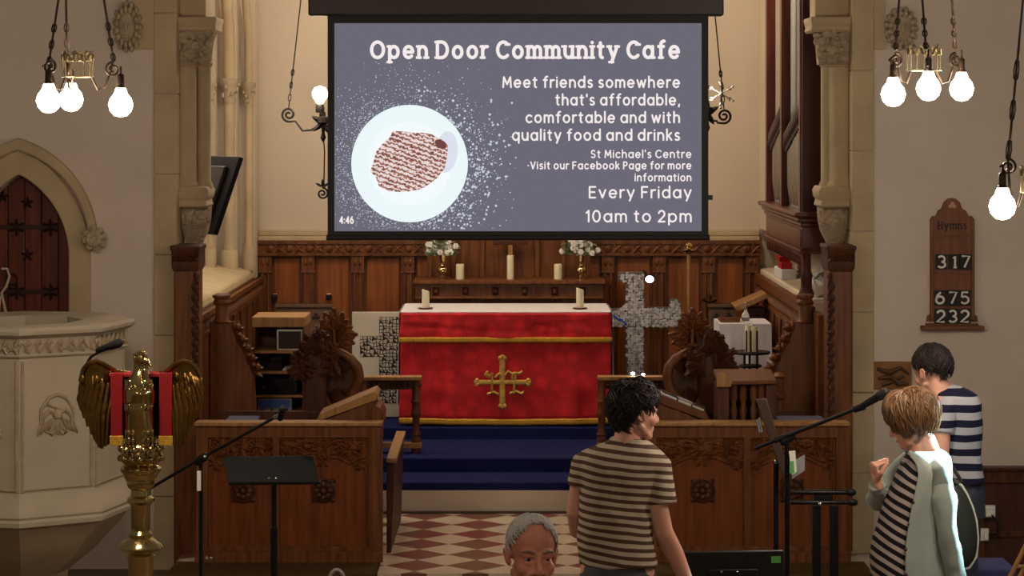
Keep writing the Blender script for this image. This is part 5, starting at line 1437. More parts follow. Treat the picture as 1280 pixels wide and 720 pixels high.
def chancel_lamp(y, stem, scroll, ch, bulbuv, label, low=None, flake=None):
    k = y/FOC; c = px(*stem, y); r = thing('chancel_lamp', label, 'hanging lamp', c)
    mb = MB().lathe([(.008, -.16), (.022, -.13), (.012, -.10), (.016, -.04), (.05, -.02), (.045, .02), (.02, .03), (.018, .06)], c, 14)
    for a in (30, 100, 150, 220, 300): mb.leaf(c + Vector((0, 0, -.02)), (math.cos(RD(a)), -.2, math.sin(RD(a))), (0, -1, 0), .10, .04, .02)
    mb.build('stem', IRON, r)
    s = px(*scroll, y); d = Vector((1 if s.x > c.x else -1, 0, 0)); L_ = abs(s.x - c.x)
    am = MB().tube([c + Vector((0,0,-.02)), c + d*L_*.35 + Vector((0,0,-.075)), c + d*L_*.6 + Vector((0,0,-.08)), s - d*.05 + Vector((0,0,-.05)), s + d*.0 + Vector((0,0,-.055))], .009, 6).tube(spiral(s, .055, .008, 1.7, -PI/2, d), .010, 6)
    am.build('scroll_arm', IRON, r)
    cm = MB(); a = s + Vector((0, 0, .055)); b_ = px(*ch, y); cm.tube([a + (b_-a)*.12, b_ + (b_-a)*1.0], .005, 6); chain(cm, a, a + (b_-a)*.35)
    cm.build('chain', IRON, r)
    if bulbuv:
        bp_ = px(*bulbuv, y)
        MB().lathe([(.03, -.13), (.034, -.11), (.03, -.075), (.022, -.06)], bp_, 14).build('lamp_holder', IRON, r)
        MB().lathe([(.02, -.07), (.03, -.05), (.055, -.01), (.058, .02), (.04, .055), (.001, .07)], bp_, 16).build('bulb', GLOW, r)
        d_ = bpy.data.lights.new('bulb_light', 'POINT'); d_.energy = 14; d_.color = WARM; d_.shadow_soft_size = .06
        o = bpy.data.objects.new('bulb_light', d_); C.objects.link(o); o.location = bp_ + Vector((0, -.09, .03))
    if low:
        q = px(*low, y); lm = MB().tube([c + Vector((.0, 0, -.12)), c + Vector((.01, 0, -.24)), q + Vector((.01, 0, .06))], .005, 5).tube(spiral(q, .045, .006, 1.7, PI/2, d), .008, 6)
        for an in (30, 150, 90): lm.leaf(q + Vector((0, 0, .05)), (math.cos(RD(an)), 0, math.sin(RD(an))), (0, -1, 0), .06, .02, .008)
        lm.build('drop_scroll', IRON, r)
    if flake:
        q = px(*flake, y); fm = MB()
        for i in range(6):
            a = i*PI/3 + PI/6; d2 = Vector((math.cos(a), 0, math.sin(a))); fm.tube([q, q + d2*.105], .005, 5); fm.ell(q + d2*.105, .010, seg=7, rings=5)
            for s2 in (-.5, .5):
                d3 = Vector((math.cos(a + s2), 0, math.sin(a + s2))); fm.tube([q + d2*.06, q + d2*.06 + d3*.03], .004, 5)
        t = thing('star_ornament', 'small metal snowflake star hanging on the lamp chain right of the screen', 'ornament', q)
        fm.build('star', CHROME, t); MB().tube([q + Vector((0, 0, .1)), q + Vector((.0, 0, .15))], .003, 5).build('hook', CHROME, t)
chancel_lamp(17.8, (404, 150), (361, 143), (376, 0), (400, 119), 'black wrought iron chancel lamp with one glowing bulb, left of the screen', low=(403, 242))
chancel_lamp(17.8, (884, 138), (905, 145), (892, 0), None, 'black wrought iron chancel lamp half hidden right of the screen', flake=(901, 117))

# ------------------------------------------------------------------ pulpit
def pulpit():
    cx, cy = -2.953, 14.5; Rr = .63; a0 = RD(54.5)
    r = thing('stone_pulpit', 'octagonal carved stone pulpit below the arched door', 'pulpit', (cx, cy, 0))
    def ring(rad, z): return [Vector((cx + rad*math.sin(a0 + j*PI/4), cy - rad*math.cos(a0 + j*PI/4), z)) for j in range(8)]
    def ring_in(rad, z): return ring(rad, z)
    body = MB().loft([ring(.60, .66), ring(.60, 1.54)], False)
    body.loft([ring(.37, .66), ring(.37, 1.6)], False)
    body.build('drum', STONE_P, r, smooth=25)
    MB().loft([ring(.02, .655), ring(.60, .655), ring(.60, .69), ring(.02, .69)], False).build('pulpit_floor', STONE_P, r)
    co = MB().loft([ring(.36, 1.69), ring(.60, 1.70), ring(.655, 1.695), ring(.67, 1.675), ring(.665, 1.655), ring(.63, 1.635), ring(.615, 1.63), ring(.615, 1.625)], False)
    co.loft([ring(.615, 1.54), ring(.625, 1.53), ring(.615, 1.52), ring(.60, 1.515)], False)
    co.loft([ring(.607, 1.63), ring(.607, 1.53)], False).loft([ring(.36, 1.69), ring(.36, 1.5)], False)
    co.build('cornice', STONE_P, r, smooth=25)
    fz = MB()
    for j in range(8):
        A = ring(.612, 1.583)[j]; B = ring(.612, 1.583)[(j+1) % 8]; d = (B - A); n = Vector((d.y, -d.x, 0)).normalized()
        if n.dot(A - Vector((cx, cy, A.z))) < 0: n = -n
        m_ = 7
        pts = [A + d*(q/28) + n*.004 + Vector((0, 0, .024*math.sin(q*PI/2*.9))) for q in range(29)]
        fz.tube(pts, .007, 5)
        for q in range(m_):
            for s in (-1, 1):
                c = A + d*((q + .5)/m_) + n*.004; dd = (d.normalized()*.6 + Vector((0, 0, s)))
                fz.leaf(c, dd, n, .048, .032, .014); fz.ell(c + Vector((0, 0, -s*.02)) + d.normalized()*.03, (.01, .01, .01), seg=6, rings=4)
    fz.build('leaf_frieze', STONE_C, r)
    ba = MB().loft([ring(.60, .73), ring(.612, .70), ring(.64, .66), ring(.665, .63), ring(.675, .60), ring(.665, .585), ring(.675, .57), ring(.67, .545), ring(.64, .53), ring(.3, .52)], False)
    ba.build('base_moulding', STONE_P, r, smooth=25)
    co2 = MB().loft([ring(.63, .535), ring(.58, .47), ring(.42, .30), ring(.27, .18), ring(.24, .0)], False)
    co2.build('corbel', pm('pulpit_corbel', (176, 156, 126), .85, 0, .15, 5), r, smooth=25)
    fr_ = MB()
    for j in range(8):
        A = ring(.603, 0)[j]; B = ring(.603, 0)[(j+1) % 8]; d = B - A; n = Vector((d.y, -d.x, 0)).normalized()
        if n.dot(A - Vector((cx, cy, 0))) < 0: n = -n
        dn = d.normalized()
        if dn.x < 0 and n.y < 0: pass
        for t_ in (.04, .96):
            q = A + d*t_; fr_.tube([q + Vector((0,0,.74)), q + Vector((0,0,1.5))], .010, 6)
        fr_.tube([A + d*.04 + Vector((0,0,.75)), A + d*.96 + Vector((0,0,.75))], .008, 6)
        # carved shield: winged figure in relief
        c = A + d*.5 + Vector((0, 0, 1.16)) + n*.002
        def T(a, b_, e=0): return c + dn*a + Vector((0,0,b_)) + n*e
        fr_.tube([T(-.10, -.03), T(-.10, .05), T(-.05, .12), T(0, .135), T(.05, .12), T(.10, .05), T(.10, -.03)], .011, 6)
        fr_.tube([T(-.06, .085), T(0, .06), T(.07, .03)], .010, 6)
        for s in (-1, 1):
            fr_.tube([T(s*.02, .03), T(s*.05, .045), T(s*.085, .01), T(s*.10, -.06)], [.012, .014, .013, .006], 6)
            for q in range(4): fr_.leaf(T(s*(.03 + .022*q), .0 - .01*q), dn*s*.4 - Vector((0,0,1)), n, .075, .026, .014)
            fr_.tube([T(s*.03, -.06), T(s*.06, -.085), T(s*.035, -.10), T(s*.015, -.08)], .009, 6)
        fr_.ell(T(0, .02, .0), (.028, .028, .034), seg=9, rings=6).leaf(T(0, .0), Vector((0,0,-1)), n, .10, .05, .02)
    fr_.build('relief_carving', STONE_C, r)
pulpit()
t = thing('gooseneck_microphone', 'black gooseneck microphone fixed behind the left wing of the brass eagle', 'microphone', px(112, 452, 11.78))
MB().tube([px(118, 452, 11.74), px(110, 451, 11.8), px(114, 446, 11.8), px(122, 441, 11.8), px(128, 436, 11.8)], .007, 8).build('gooseneck', BLACK, t)
MB().capsule([px(123, 438, 11.8), px(136, 433, 11.78)], [.015, .017], 12).build('mic_body', BLACK, t)
MB().capsule([px(138, 432.5, 11.78), px(148, 429, 11.76)], [.020, .023], 12).build('windshield', pm('foam_black', (18, 17, 18), .95), t)

# ------------------------------------------------------------------ brass eagle lectern
def eagle():
    y = 11.7; k = y/FOC; Z = lambda v: CAM_Z - (v-150)*k; X = lambda u: (u-640)*k
    cx = X(176); r = thing('eagle_lectern', 'polished brass eagle lectern with spread wings before the stone pulpit', 'lectern', (cx, y, 0))
    ped = MB().lathe([(.30, 0), (.30, .05), (.26, .07), (.26, .12), (.17, .2), (.10, .26), (.085, .30), (.06, .36), (.06, Z(700)), (.07, Z(694)), (.06, Z(690)), (.10, Z(687)), (.112, Z(683)), (.10, Z(679)), (.055, Z(671)), (.06, Z(667)), (.046, Z(663)), (.046, Z(632)), (.055, Z(629)), (.068, Z(626)), (.066, Z(622)), (.05, Z(619)), (.046, Z(612)), (.062, Z(609)), (.068, Z(605)), (.066, Z(600)), (.078, Z(597)), (.084, Z(592)), (.098, Z(589)), (.10, Z(585)), (.088, Z(582)), (.03, Z(580))], (cx, y, 0), 32)
    ped.build('pedestal', BRASS_S, r)
    orb = MB().ell((cx, y, Z(568)), (.098, .098, .082), seg=24, rings=14)
    for i in range(26):
        a = 2*PI*i/13; zz = Z(572) if i < 13 else Z(560)
        orb.ell((cx + .094*math.cos(a + (.2 if i > 12 else 0)), y + .094*math.sin(a + (.2 if i > 12 else 0)), zz), (.022, .022, .018), seg=8, rings=6)
    orb.build('orb', BRASS, r)
    b = MB()
    def tor(v, hw, d, dy): return [Vector((cx + hw*k*math.cos(2*PI*j/28), y + dy + d*k*math.sin(2*PI*j/28), Z(v))) for j in range(28)]
    b.loft([tor(563, 12, 12, 0), tor(558, 17, 18, 0), tor(545, 20, 20, 0), tor(530, 20, 20, -.01), tor(515, 19, 21, -.02), tor(500, 20, 23, -.035), tor(488, 20, 23, -.04), tor(476, 17.5, 19, -.03), tor(468, 12.5, 14, -.01), tor(462, 9.5, 11, 0), tor(455, 9, 11, 0), tor(448, 9.5, 12, -.005), tor(443, 9, 12, -.005), tor(439, 6, 8, 0), tor(437.5, 1, 1, 0)])
    bod = union(b, .006, 3).build('body', BRASS_S, r, smooth=180)
    fe = MB(); r2 = random.Random(2)
    for row in range(7):
        v = 472 + row*5
        for q in range(-4, 5):
            a = -PI/2 + q*.27 + (row % 2)*.13; hw = 18.5*k
            fe.leaf((cx + hw*math.cos(a), y - .035 + 21*k*math.sin(a), Z(v)), (0, -.12, -1), (math.cos(a), math.sin(a), .2), .036, .022, .004)
    for v in range(535, 560, 9):
        for q in (-3, -2, -1, 1, 2, 3):
            a = -PI/2 + q*.34; hw = 19.5*k; fe.leaf((cx + hw*math.cos(a), y - .005 + 20*k*math.sin(a), Z(v)), (0, -.05, -1), (math.cos(a), math.sin(a), .1), .04, .022, .006)
    fe.build('breast_feathers', BRASS_S, r)
    hd = MB().capsule([(cx + .012, y - .04, Z(449)), (cx + .045, y - .058, Z(450)), (cx + .056, y - .06, Z(456))], [.020, .014, .005], 10).ell((cx + .024, y - .044, Z(445)), .006, seg=8, rings=6).ell((cx - .024, y - .044, Z(445)), .006, seg=8, rings=6).box((cx - .034, y - .05, Z(442.5)), (cx + .034, y - .035, Z(441)))
    hd.build('beak', BRASS_S, r)
    MB().hexa([Vector(q) for q in [(cx - 26*k, y + .10, Z(552)), (cx + 26*k, y + .10, Z(552)), (cx + 26*k, y + .12, Z(552)), (cx - 26*k, y + .12, Z(552)), (cx - 26*k, y + .06, Z(470)), (cx + 26*k, y + .06, Z(470)), (cx + 26*k, y + .08, Z(470)), (cx - 26*k, y + .08, Z(470))]]).build('book_rest', pm('dull_dark_brass', (70, 48, 26), .6, .6, .2, 8), r)
    for s in (-1, 1):
        ft = MB()
        for q in (-1, 0, 1): ft.capsule([(cx + s*.045, y - .06, Z(556)), (cx + s*.05 + q*.022, y - .10, Z(561)), (cx + s*.05 + q*.026, y - .105, Z(568))], [.012, .010, .004], 8)
        ft.build('claw', BRASS_S, r)
        # wings: bowed sheets of long feathers
        w = MB()
        def wp(du, v, off=0):
            t = (du - 14)/64
            return Vector((cx + s*du*k, y + .12 - .12*t - .08*math.sin(t*PI) + off, Z(v)))
        shp = [(14, 470, 472), (24, 468, 546), (34, 462, 552), (42, 455, 557), (50, 451, 560), (58, 450.5, 548), (66, 455, 530), (72, 463, 516), (76, 473, 506), (78.5, 486, 498)]
        n = len(shp); vs = []; fs = []; nr = 12
        for off in (0, .014):
            for (du, v0, v1) in shp:
                for j in range(nr + 1): vs.append(wp(du - (3*(j/nr)**2 if du > 60 else 0), v0 + (v1 - v0)*j/nr, off))
        Q = n*(nr + 1)
        for i in range(n - 1):
            for j in range(nr):
                a = i*(nr+1) + j; q4 = (a, a + 1, a + nr + 2, a + nr + 1); fs.append(q4); fs.append(tuple(x + Q for x in reversed(q4)))
        for i in range(n - 1):
            a = i*(nr+1); fs.append((a, a + nr + 1, a + nr + 1 + Q, a + Q)); a += nr; fs.append((a, a + Q, a + nr + 1 + Q, a + nr + 1))
        for j in range(nr):
            fs.append((j, j + Q, j + 1 + Q, j + 1)); a = (n-1)*(nr+1) + j; fs.append((a, a + 1, a + 1 + Q, a + Q))
        w.add(vs, fs)
        # primaries
        for i, (u0, v0, u1, v1, u2, v2) in enumerate([(28, 482, 33, 515, 38, 550), (34, 480, 40, 515, 43, 556), (40, 478, 46, 514, 47, 560), (46, 478, 52, 514, 51, 558), (52, 478, 58, 510, 55, 550), (58, 478, 64, 508, 60, 542), (64, 480, 69, 505, 65, 532), (69, 482, 73, 500, 70, 522), (73, 484, 76.5, 498, 74, 512)]):
            w.tube([wp(u0, v0, -.012), wp(u1, v1, -.014), wp(u2, v2, -.008)], [.010, .013, .006], 6, flat=((0,1,0), .4))
        for q in range(30):
            du = 26 + 48*r2.random(); v = 462 + 40*r2.random(); w.leaf(wp(du, v, -.008), (s*.15, 0, -1), (0, -1, 0), .05, .03, .008)
        w.tube([wp(14, 470, -.005), wp(30, 466, -.01), wp(44, 455, -.01), wp(54, 450.5, -.01), wp(64, 453, -.01), wp(71, 461, -.01), wp(76, 476, -.01)], [.010, .012, .013, .013, .012, .010, .007], 8)
        w.build('wing', BRASS_A, r)
        b4 = MB().tube([(cx + s*.05, y - .0, Z(472)), (cx + s*18*k, y + .02, Z(469)), (cx + s*25*k, y + .06, Z(469))], [.014, .010, .010], 8)
        b4.build('shoulder', BRASS_S, r)
    return r
eagle()
y = 11.7; k = y/FOC
fl = thing('lectern_fall', 'red cloth bible fall with gold fringed ends hanging on the eagle lectern', 'cloth', px(176, 520, 11.75))
REDC = pm('red_cloth', (146, 12, 18), .75, 0, .15, 10)
for u0, u1, nm in ((138, 153, 'left'), (199, 215, 'right')):
    a = px(u0, 545, 11.66); b_ = px(u1, 466, 11.66)
    MB().box((a.x, 11.66, a.z), (b_.x, 11.672, b_.z)).build('strip', REDC, fl, bevel=.003)
    a = px(u0 - 1, 557, 11.655); b_ = px(u1 + .5, 545, 11.655)
    MB().box((a.x, 11.655, a.z), (b_.x, 11.677, b_.z)).build('gold_fringe', GOLD, fl, bevel=.002)
a = px(138, 470, 11.72); b_ = px(215, 466, 11.72)
MB().box((a.x, 11.672, a.z), (b_.x, 11.80, b_.z)).build('top_cloth', REDC, fl, bevel=.003)

# ------------------------------------------------------------------ stands
def mic_tripod(mb, p, r_=.32, rot=.3):
    for q in range(3):
        a = rot + q*2*PI/3; mb.tube([p + Vector((0, 0, .30)), p + Vector((r_*math.cos(a), r_*math.sin(a), .015))], .009, 7)
def microphone(parent, a, b_, head=.026):
    a = Vector(a); b_ = Vector(b_); d = (b_ - a).normalized()
    MB().tube([a, a + (b_-a)*.62], [.013, .019], 12).build('mic_body', BLACK, parent)
    MB().capsule([a + (b_-a)*.72, a + (b_-a)*.88], head, 14).build('mic_grille', pm('mic_grille', (46, 44, 44), .5, .5, .3, 90), parent)
t = thing('microphone_stand', 'black boom microphone stand between the eagle lectern and the music stand', 'microphone stand', px(251, 900, 12.0) * 1)
p = px(251, 570, 12.4); base = Vector((p.x, 12.4, 0)); t.location = base
MB().cyl(base + Vector((0, 0, .2)), (p.x, 12.4, px(251, 577, 12.4).z), .010).build('pole', BLACKM, t)
mb = MB(); mic_tripod(mb, base, .32, .52); mb.build('tripod_base', BLACKM, t)
MB().tube([px(187, 611, 12.5), px(251, 573, 12.39), px(345, 521, 12.3)], .0085, 8).build('boom', BLACKM, t)
MB().capsule([px(247, 577, 12.4), px(256, 571, 12.38)], .022, 10).build('clutch', BLACK, t)
MB().ell(px(256, 571, 12.355), .009).build('knob', CHROME, t)
MB().box((px(248, 0, 12.37).x - .006, 12.36, px(0, 612, 12.4).z), (px(251, 0, 12.37).x, 12.388, px(0, 588, 12.4).z)).build('tape_label', PAPER, t)
MB().tube([px(343, 522, 12.3), px(350, 519, 12.28), px(351, 526, 12.28)], [.012, .016, .012], 10).build('mic_clip', CHROME, t)
microphone(t, px(350, 524, 12.28), px(354, 509, 12.2), .02)
for u in (258, 264): MB().ell(px(u, 698, 12.36), (.010, .008, .009)).build('base_knob', CHROME, t)

ms = thing('music_stand', 'black sheet music stand before the left choir stall', 'music stand', (0, 0, 0))
ym = 12.3; p = px(342, 600, ym); ms.location = (p.x, ym, 0)
q = [px(278, 571, ym + .10), px(391, 570, ym + .10), px(400, 605, ym - .04), px(287, 606, ym - .04)]
MB().hexa([v + Vector((0, .012, 0)) for v in reversed(q)] + list(reversed(q))).build('desk', BLACK, ms, bevel=.003)
lp = [px(286, 606.5, ym - .04), px(400.5, 605.5, ym - .04)]
MB().hexa([lp[0], lp[1], lp[1] + Vector((0, .075, .01)), lp[0] + Vector((0, .075, .01)), lp[0] + Vector((0, -.003, .012)), lp[1] + Vector((0, -.003, .012)), lp[1] + Vector((0, .07, .02)), lp[0] + Vector((0, .07, .02))]).build('ledge', BLACK, ms)
MB().cyl((p.x, ym + .02, .25), (p.x, ym + .02, px(0, 604, ym).z), .013).build('pole', BLACKM, ms)
MB().cyl((p.x, ym + .02, .2), (p.x, ym + .02, px(0, 660, ym).z), .018).build('lower_pole', BLACKM, ms)
mb = MB(); mic_tripod(mb, Vector((p.x, ym + .02, 0)), .3, .9); mb.build('tripod_base', BLACKM, ms)
for u in (336, 345): MB().ell(px(u, 598, ym - .05), (.008, .006, .006)).build('clip', CHROME, ms)

t = thing('microphone_stand', 'black boom microphone stand with papers clipped on it, left of the woman', 'microphone stand', (0, 0, 0))
yr = 11.6; p = px(984, 560, yr); t.location = (p.x, yr, 0)
MB().cyl((p.x, yr, .2), (p.x, yr, px(0, 552, yr).z), .012).build('pole', BLACKM, t)
mb = MB(); mic_tripod(mb, Vector((p.x, yr, 0)), .32, .5); mb.build('tripod_base', BLACKM, t)
MB().tube([px(945, 560, yr + .05), px(1073, 510, yr - .15)], .0095, 8).tube([px(968, 551, yr), px(992, 542, yr)], .014, 10).build('boom', BLACKM, t)
MB().capsule([px(980, 552, yr), px(990, 545, yr)], .02, 10).build('clutch', BLACK, t)
MB().tube([px(1068, 512, yr - .14), px(1080, 508, yr - .17)], [.016, .018], 10).build('mic_clip', BLACK, t)
microphone(t, px(1070, 512, yr - .15), px(1112, 488, yr - .25), .024)
pa = thing('clipped_papers', 'green and white papers clipped to the right microphone stand', 'papers', px(990, 580, yr))
MB().hexa([px(990, 594, yr - .03), px(996, 590, yr - .03), px(996, 590, yr - .02), px(990, 594, yr - .02), px(986, 564, yr - .03), px(994, 563, yr - .03), px(994, 563, yr - .02), px(986, 564, yr - .02)]).build('white_pad', PAPER, pa)
MB().hexa([px(987, 592, yr - .035), px(993, 591, yr - .035), px(993, 591, yr - .033), px(987, 592, yr - .033), px(987, 577, yr - .035), px(992, 576, yr - .035), px(992, 576, yr - .033), px(987, 577, yr - .033)]).build('green_card', pm('green_card', (92, 168, 100), .7), pa)
MB().hexa([px(990, 599, yr - .01), px(1006, 588, yr - .05), px(1006, 588, yr - .047), px(990, 599, yr - .007), px(992, 576, yr - .01), px(1006, 568, yr - .05), px(1006, 568, yr - .047), px(992, 576, yr - .007)]).build('folded_sheet', pm('grey_paper', (170, 172, 180), .8), pa)
# tall dark music desk seen edge-on
t = thing('folded_music_stand', 'dark brown music stand desk seen edge-on beside the right microphone stand', 'music stand', (0, 0, 0))
p = px(970, 600, 12.1); t.location = (p.x, 12.1, 0)
DBR = pm('dark_brown_lacquer', (62, 48, 38), .4, 0, .2, 8)
MB().hexa([px(981, 604, 12.0), px(991, 604, 12.0), px(991, 604, 12.5), px(981, 604, 12.5), px(944, 498, 12.0), px(958, 498, 12.0), px(958, 498, 12.5), px(944, 498, 12.5)]).build('desk', DBR, t, bevel=.004)
MB().cyl((p.x, 12.1, .2), (p.x, 12.1, px(0, 578, 12.1).z), .013).build('pole', BLACKM, t)
mb = MB(); mic_tripod(mb, Vector((p.x, 12.1, 0)), .3, 1.3); mb.build('tripod_base', BLACKM, t)
MB().tube([px(970, 580, 12.1), px(984, 585, 12.2)], .012, 8).build('desk_arm', BLACKM, t)
MB().ell(px(970, 577, 12.08), (.012, .012, .012)).build('knob', CHROME, t)
for q, (u0, v0, u1, v1) in enumerate(((946, 524, 950, 541), (949, 522, 953, 540))): MB().tube([px(u0, v0, 12.0), px(u1, v1, 11.99)], .006, 6).build('spring_clip', CHROME, t)
# keyboard stand: two padded bars on two uprights
t = thing('keyboard_stand', 'black keyboard stand with two padded horizontal bars and two uprights', 'stand', (0, 0, 0))
yk = 12.6; p = px(1030, 620, yk); t.location = (p.x, yk, 0)
for v, u1 in ((615.5, 1066), (628, 1068)):
    MB().capsule([px(990, v, yk), px(u1 - 2, v, yk)], .012, 10).build('bar', BLACKM, t)
    MB().capsule([px(u1 - 5, v, yk), px(u1, v, yk)], .018, 10).build('end_cap', BLACK, t)
for u in (1021, 1043):
    q = px(u, 630, yk); MB().box((q.x - .022, yk + .0, .02), (q.x + .022, yk + .04, px(0, 632, yk).z)).build('upright', BLACKM, t, bevel=.004)
    MB().box((q.x - .03, yk - .28, 0), (q.x + .03, yk + .28, .03)).build('foot', BLACK, t, bevel=.006)
MB().box((px(1018, 0, yk).x, yk - .005, px(0, 625, yk).z), (px(1040, 0, yk).x, yk + .03, px(0, 612, yk).z)).build('bracket', BLACKM, t, bevel=.003)
MB().ell(px(1025, 630, yk - .02), (.012, .01, .012)).build('bolt', CHROME, t)
# back of a flat monitor low in front
t = thing('desk_monitor', 'back of a black flat monitor with a green sticker, low beside the young man', 'monitor', (0, 0, 0))
yd = 11.0; p = px(917, 720, yd); t.location = (p.x, yd, px(0, 775, yd).z)
MB().hexa([px(852, 760, yd), px(982, 760, yd), px(982, 760, yd + .04), px(852, 760, yd + .04), px(850, 690, yd), px(980, 687, yd), px(980, 687, yd + .04), px(850, 690, yd + .04)]).build('back_shell', pm('monitor_back', (24, 24, 22), .35, 0, .2, 6), t, bevel=.008)
MB().hexa([px(890, 770, yd - .03), px(945, 770, yd - .03), px(945, 770, yd), px(890, 770, yd), px(885, 712, yd - .02), px(948, 711, yd - .02), px(948, 711, yd), px(885, 712, yd)]).build('mount_housing', BLACK, t, bevel=.006)
MB().hexa([px(964, 704, yd - .004), px(976, 703.5, yd - .004), px(976, 703.5, yd + .004), px(964, 704, yd + .004), px(964, 695.5, yd - .004), px(976, 695, yd - .004), px(976, 695, yd + .004), px(964, 695.5, yd + .004)]).build('green_sticker', pm('green_sticker', (86, 160, 72), .6), t)
for u in (902, 922): MB().ell(px(u, 715, yd - .024), (.006, .004, .006)).build('screw', CHROME, t)
q = px(917, 770, yd); MB().box((q.x - .05, yd - .06, px(0, 790, yd).z), (q.x + .05, yd - .02, px(0, 740, yd).z)).build('stand_neck', BLACK, t)
tb = thing('side_table', 'low dark table under the black monitor at the bottom edge', 'table', (q.x, yd, 0))
zt_ = px(0, 790, yd).z
MB().box((q.x - .35, yd - .3, zt_ - .03), (q.x + .35, yd + .25, zt_)).build('table_top', OAK_D, tb, bevel=.004)
for dx in (-.3, .3):
    for dy in (-.25, .2): MB().box((q.x + dx - .02, yd + dy - .02, 0), (q.x + dx + .02, yd + dy + .02, zt_ - .03)).build('leg', OAK_D, tb)

# ------------------------------------------------------------------ things on the right nave wall
def hymn_board():
    y = WY - .03; k = y/FOC; X = lambda u: (u-640)*k; Z = lambda v: CAM_Z - (v-150)*k
    r = thing('hymn_board', 'brown wooden hymn board with white numbers on the right nave wall', 'hymn board', (X(1190), y, Z(412)))
    HB = wood('hymn_board_wood', (132, 82, 54), (104, 60, 38), .5)
    out = [(1163, 402), (1163, 274), (1166, 270), (1170, 270), (1173, 263), (1177, 261), (1180, 253), (1185, 248.5), (1190, 247.5), (1195, 248.5), (1200, 253), (1203, 261), (1207, 263), (1211, 270), (1215, 270), (1218, 274), (1218, 402)]
    MB().pxprism(out, y, .028).build('board', HB, r, bevel=.004)
    MB().box((X(1151), y - .05, Z(412)), (X(1229), y + .028, Z(407))).box((X(1157), y - .016, Z(407)), (X(1223), y + .028, Z(404.5))).build('base_shelf', HB, r, bevel=.005)
    for s in (-1, 1):
        f = lambda u: u if s < 0 else 2380.5 - u
        MB().pxprism([(f(1163), 402), (f(1163), 393), (f(1159), 395), (f(1158), 402)], y, .02).build('bracket', HB, r)
    for u0, u1 in ((1163, 1167), (1214, 1218)): MB().box((X(u0), y - .012, Z(400)), (X(u1), y + .002, Z(276))).build('stile', HB, r, bevel=.003)
    for v in (294, 341, 361, 384): MB().box((X(1165), y - .014, Z(v + 1.6)), (X(1216), y + .002, Z(v - .5))).build('rail', HB, r, bevel=.002)
    tre = MB(); c = px(1190.5, 257, y - .002)
    for dx, dz in ((0, .014), (-.012, -.004), (.012, -.004)): tre.lathe([(.0005, 0), (.012, 0), (.012, .003), (.0005, .003)], c + Vector((dx, -.001, dz)), 12, 'Y')
    tre.build('trefoil', pm('trefoil_pale', (190, 150, 120), .6), r)
    raised_text(MB(), 'Hymns', X(1173), X(1208), Z(286), 8.5*k/7, .9*k, y - .002).build('heading', pm('heading_dark', (46, 26, 22), .6), r)
    WN = pm('number_white', (226, 222, 212), .6, 0, .04); CB = pm('number_card_black', (24, 20, 18), .6)
    for row, (v0, v1, us, s) in enumerate(((318, 336, (1169, 1185, 1199), '317'), (363, 381, (1167, 1183, 1198), '675'), (386, 404, (1168, 1183, 1198), '232'))):
        for u, ch in zip(us, s):
            cd = MB().box((X(u - .5), y - .022, Z(v1 + .5)), (X(u + 14.2), y - .015, Z(v0 - .5))).build('number_card', CB, r)
            adv = G[ch][0]; ex = adv*.5; wdt = 9.5 if ch != '1' else 3
            cu = u + 7.2; 
            raised_text(MB(), ch, X(cu - wdt/2), X(cu + wdt/2 if ch != '1' else cu + .8), Z(v1 - 2), 14*k/7, 1.45*k, y - .0235).build('numeral', WN, cd)
hymn_board()
def plaque():
    y = WY - .02; a = px(1092, 487, y); b_ = px(1140, 452, y)
    r = thing('relief_plaque', 'bronze relief plaque on the right nave wall behind the woman', 'plaque', ((a.x + b_.x)/2, y, a.z))
    MB().box((a.x, y, a.z), (b_.x, y + .02, b_.z)).build('plate', pm('bronze', (150, 104, 60), .4, .5, .3, 14), r, bevel=.003)
    c = (a + b_)/2; w = b_.x - a.x; h = b_.z - a.z; mb = MB()
    mb.tube([c + Vector((-w*.42, -.004, h*.25)), c + Vector((-w*.1, -.008, h*.1)), c + Vector((w*.2, -.006, h*.28)), c + Vector((w*.42, -.004, h*.05))], [.012, .02, .016, .008], 8)
    mb.tube([c + Vector((-w*.4, -.004, -h*.1)), c + Vector((-w*.05, -.008, -h*.05)), c + Vector((w*.15, -.008, -h*.3)), c + Vector((w*.4, -.004, -h*.28))], [.01, .02, .02, .01], 8)
    mb.tube([c + Vector((-w*.3, -.004, -h*.35)), c + Vector((0, -.006, -h*.2)), c + Vector((w*.3, -.004, h*.0))], [.012, .016, .01], 8)
    mb.build('relief', pm('bronze_dark', (96, 66, 40), .45, .5, .3, 14), r)
plaque()
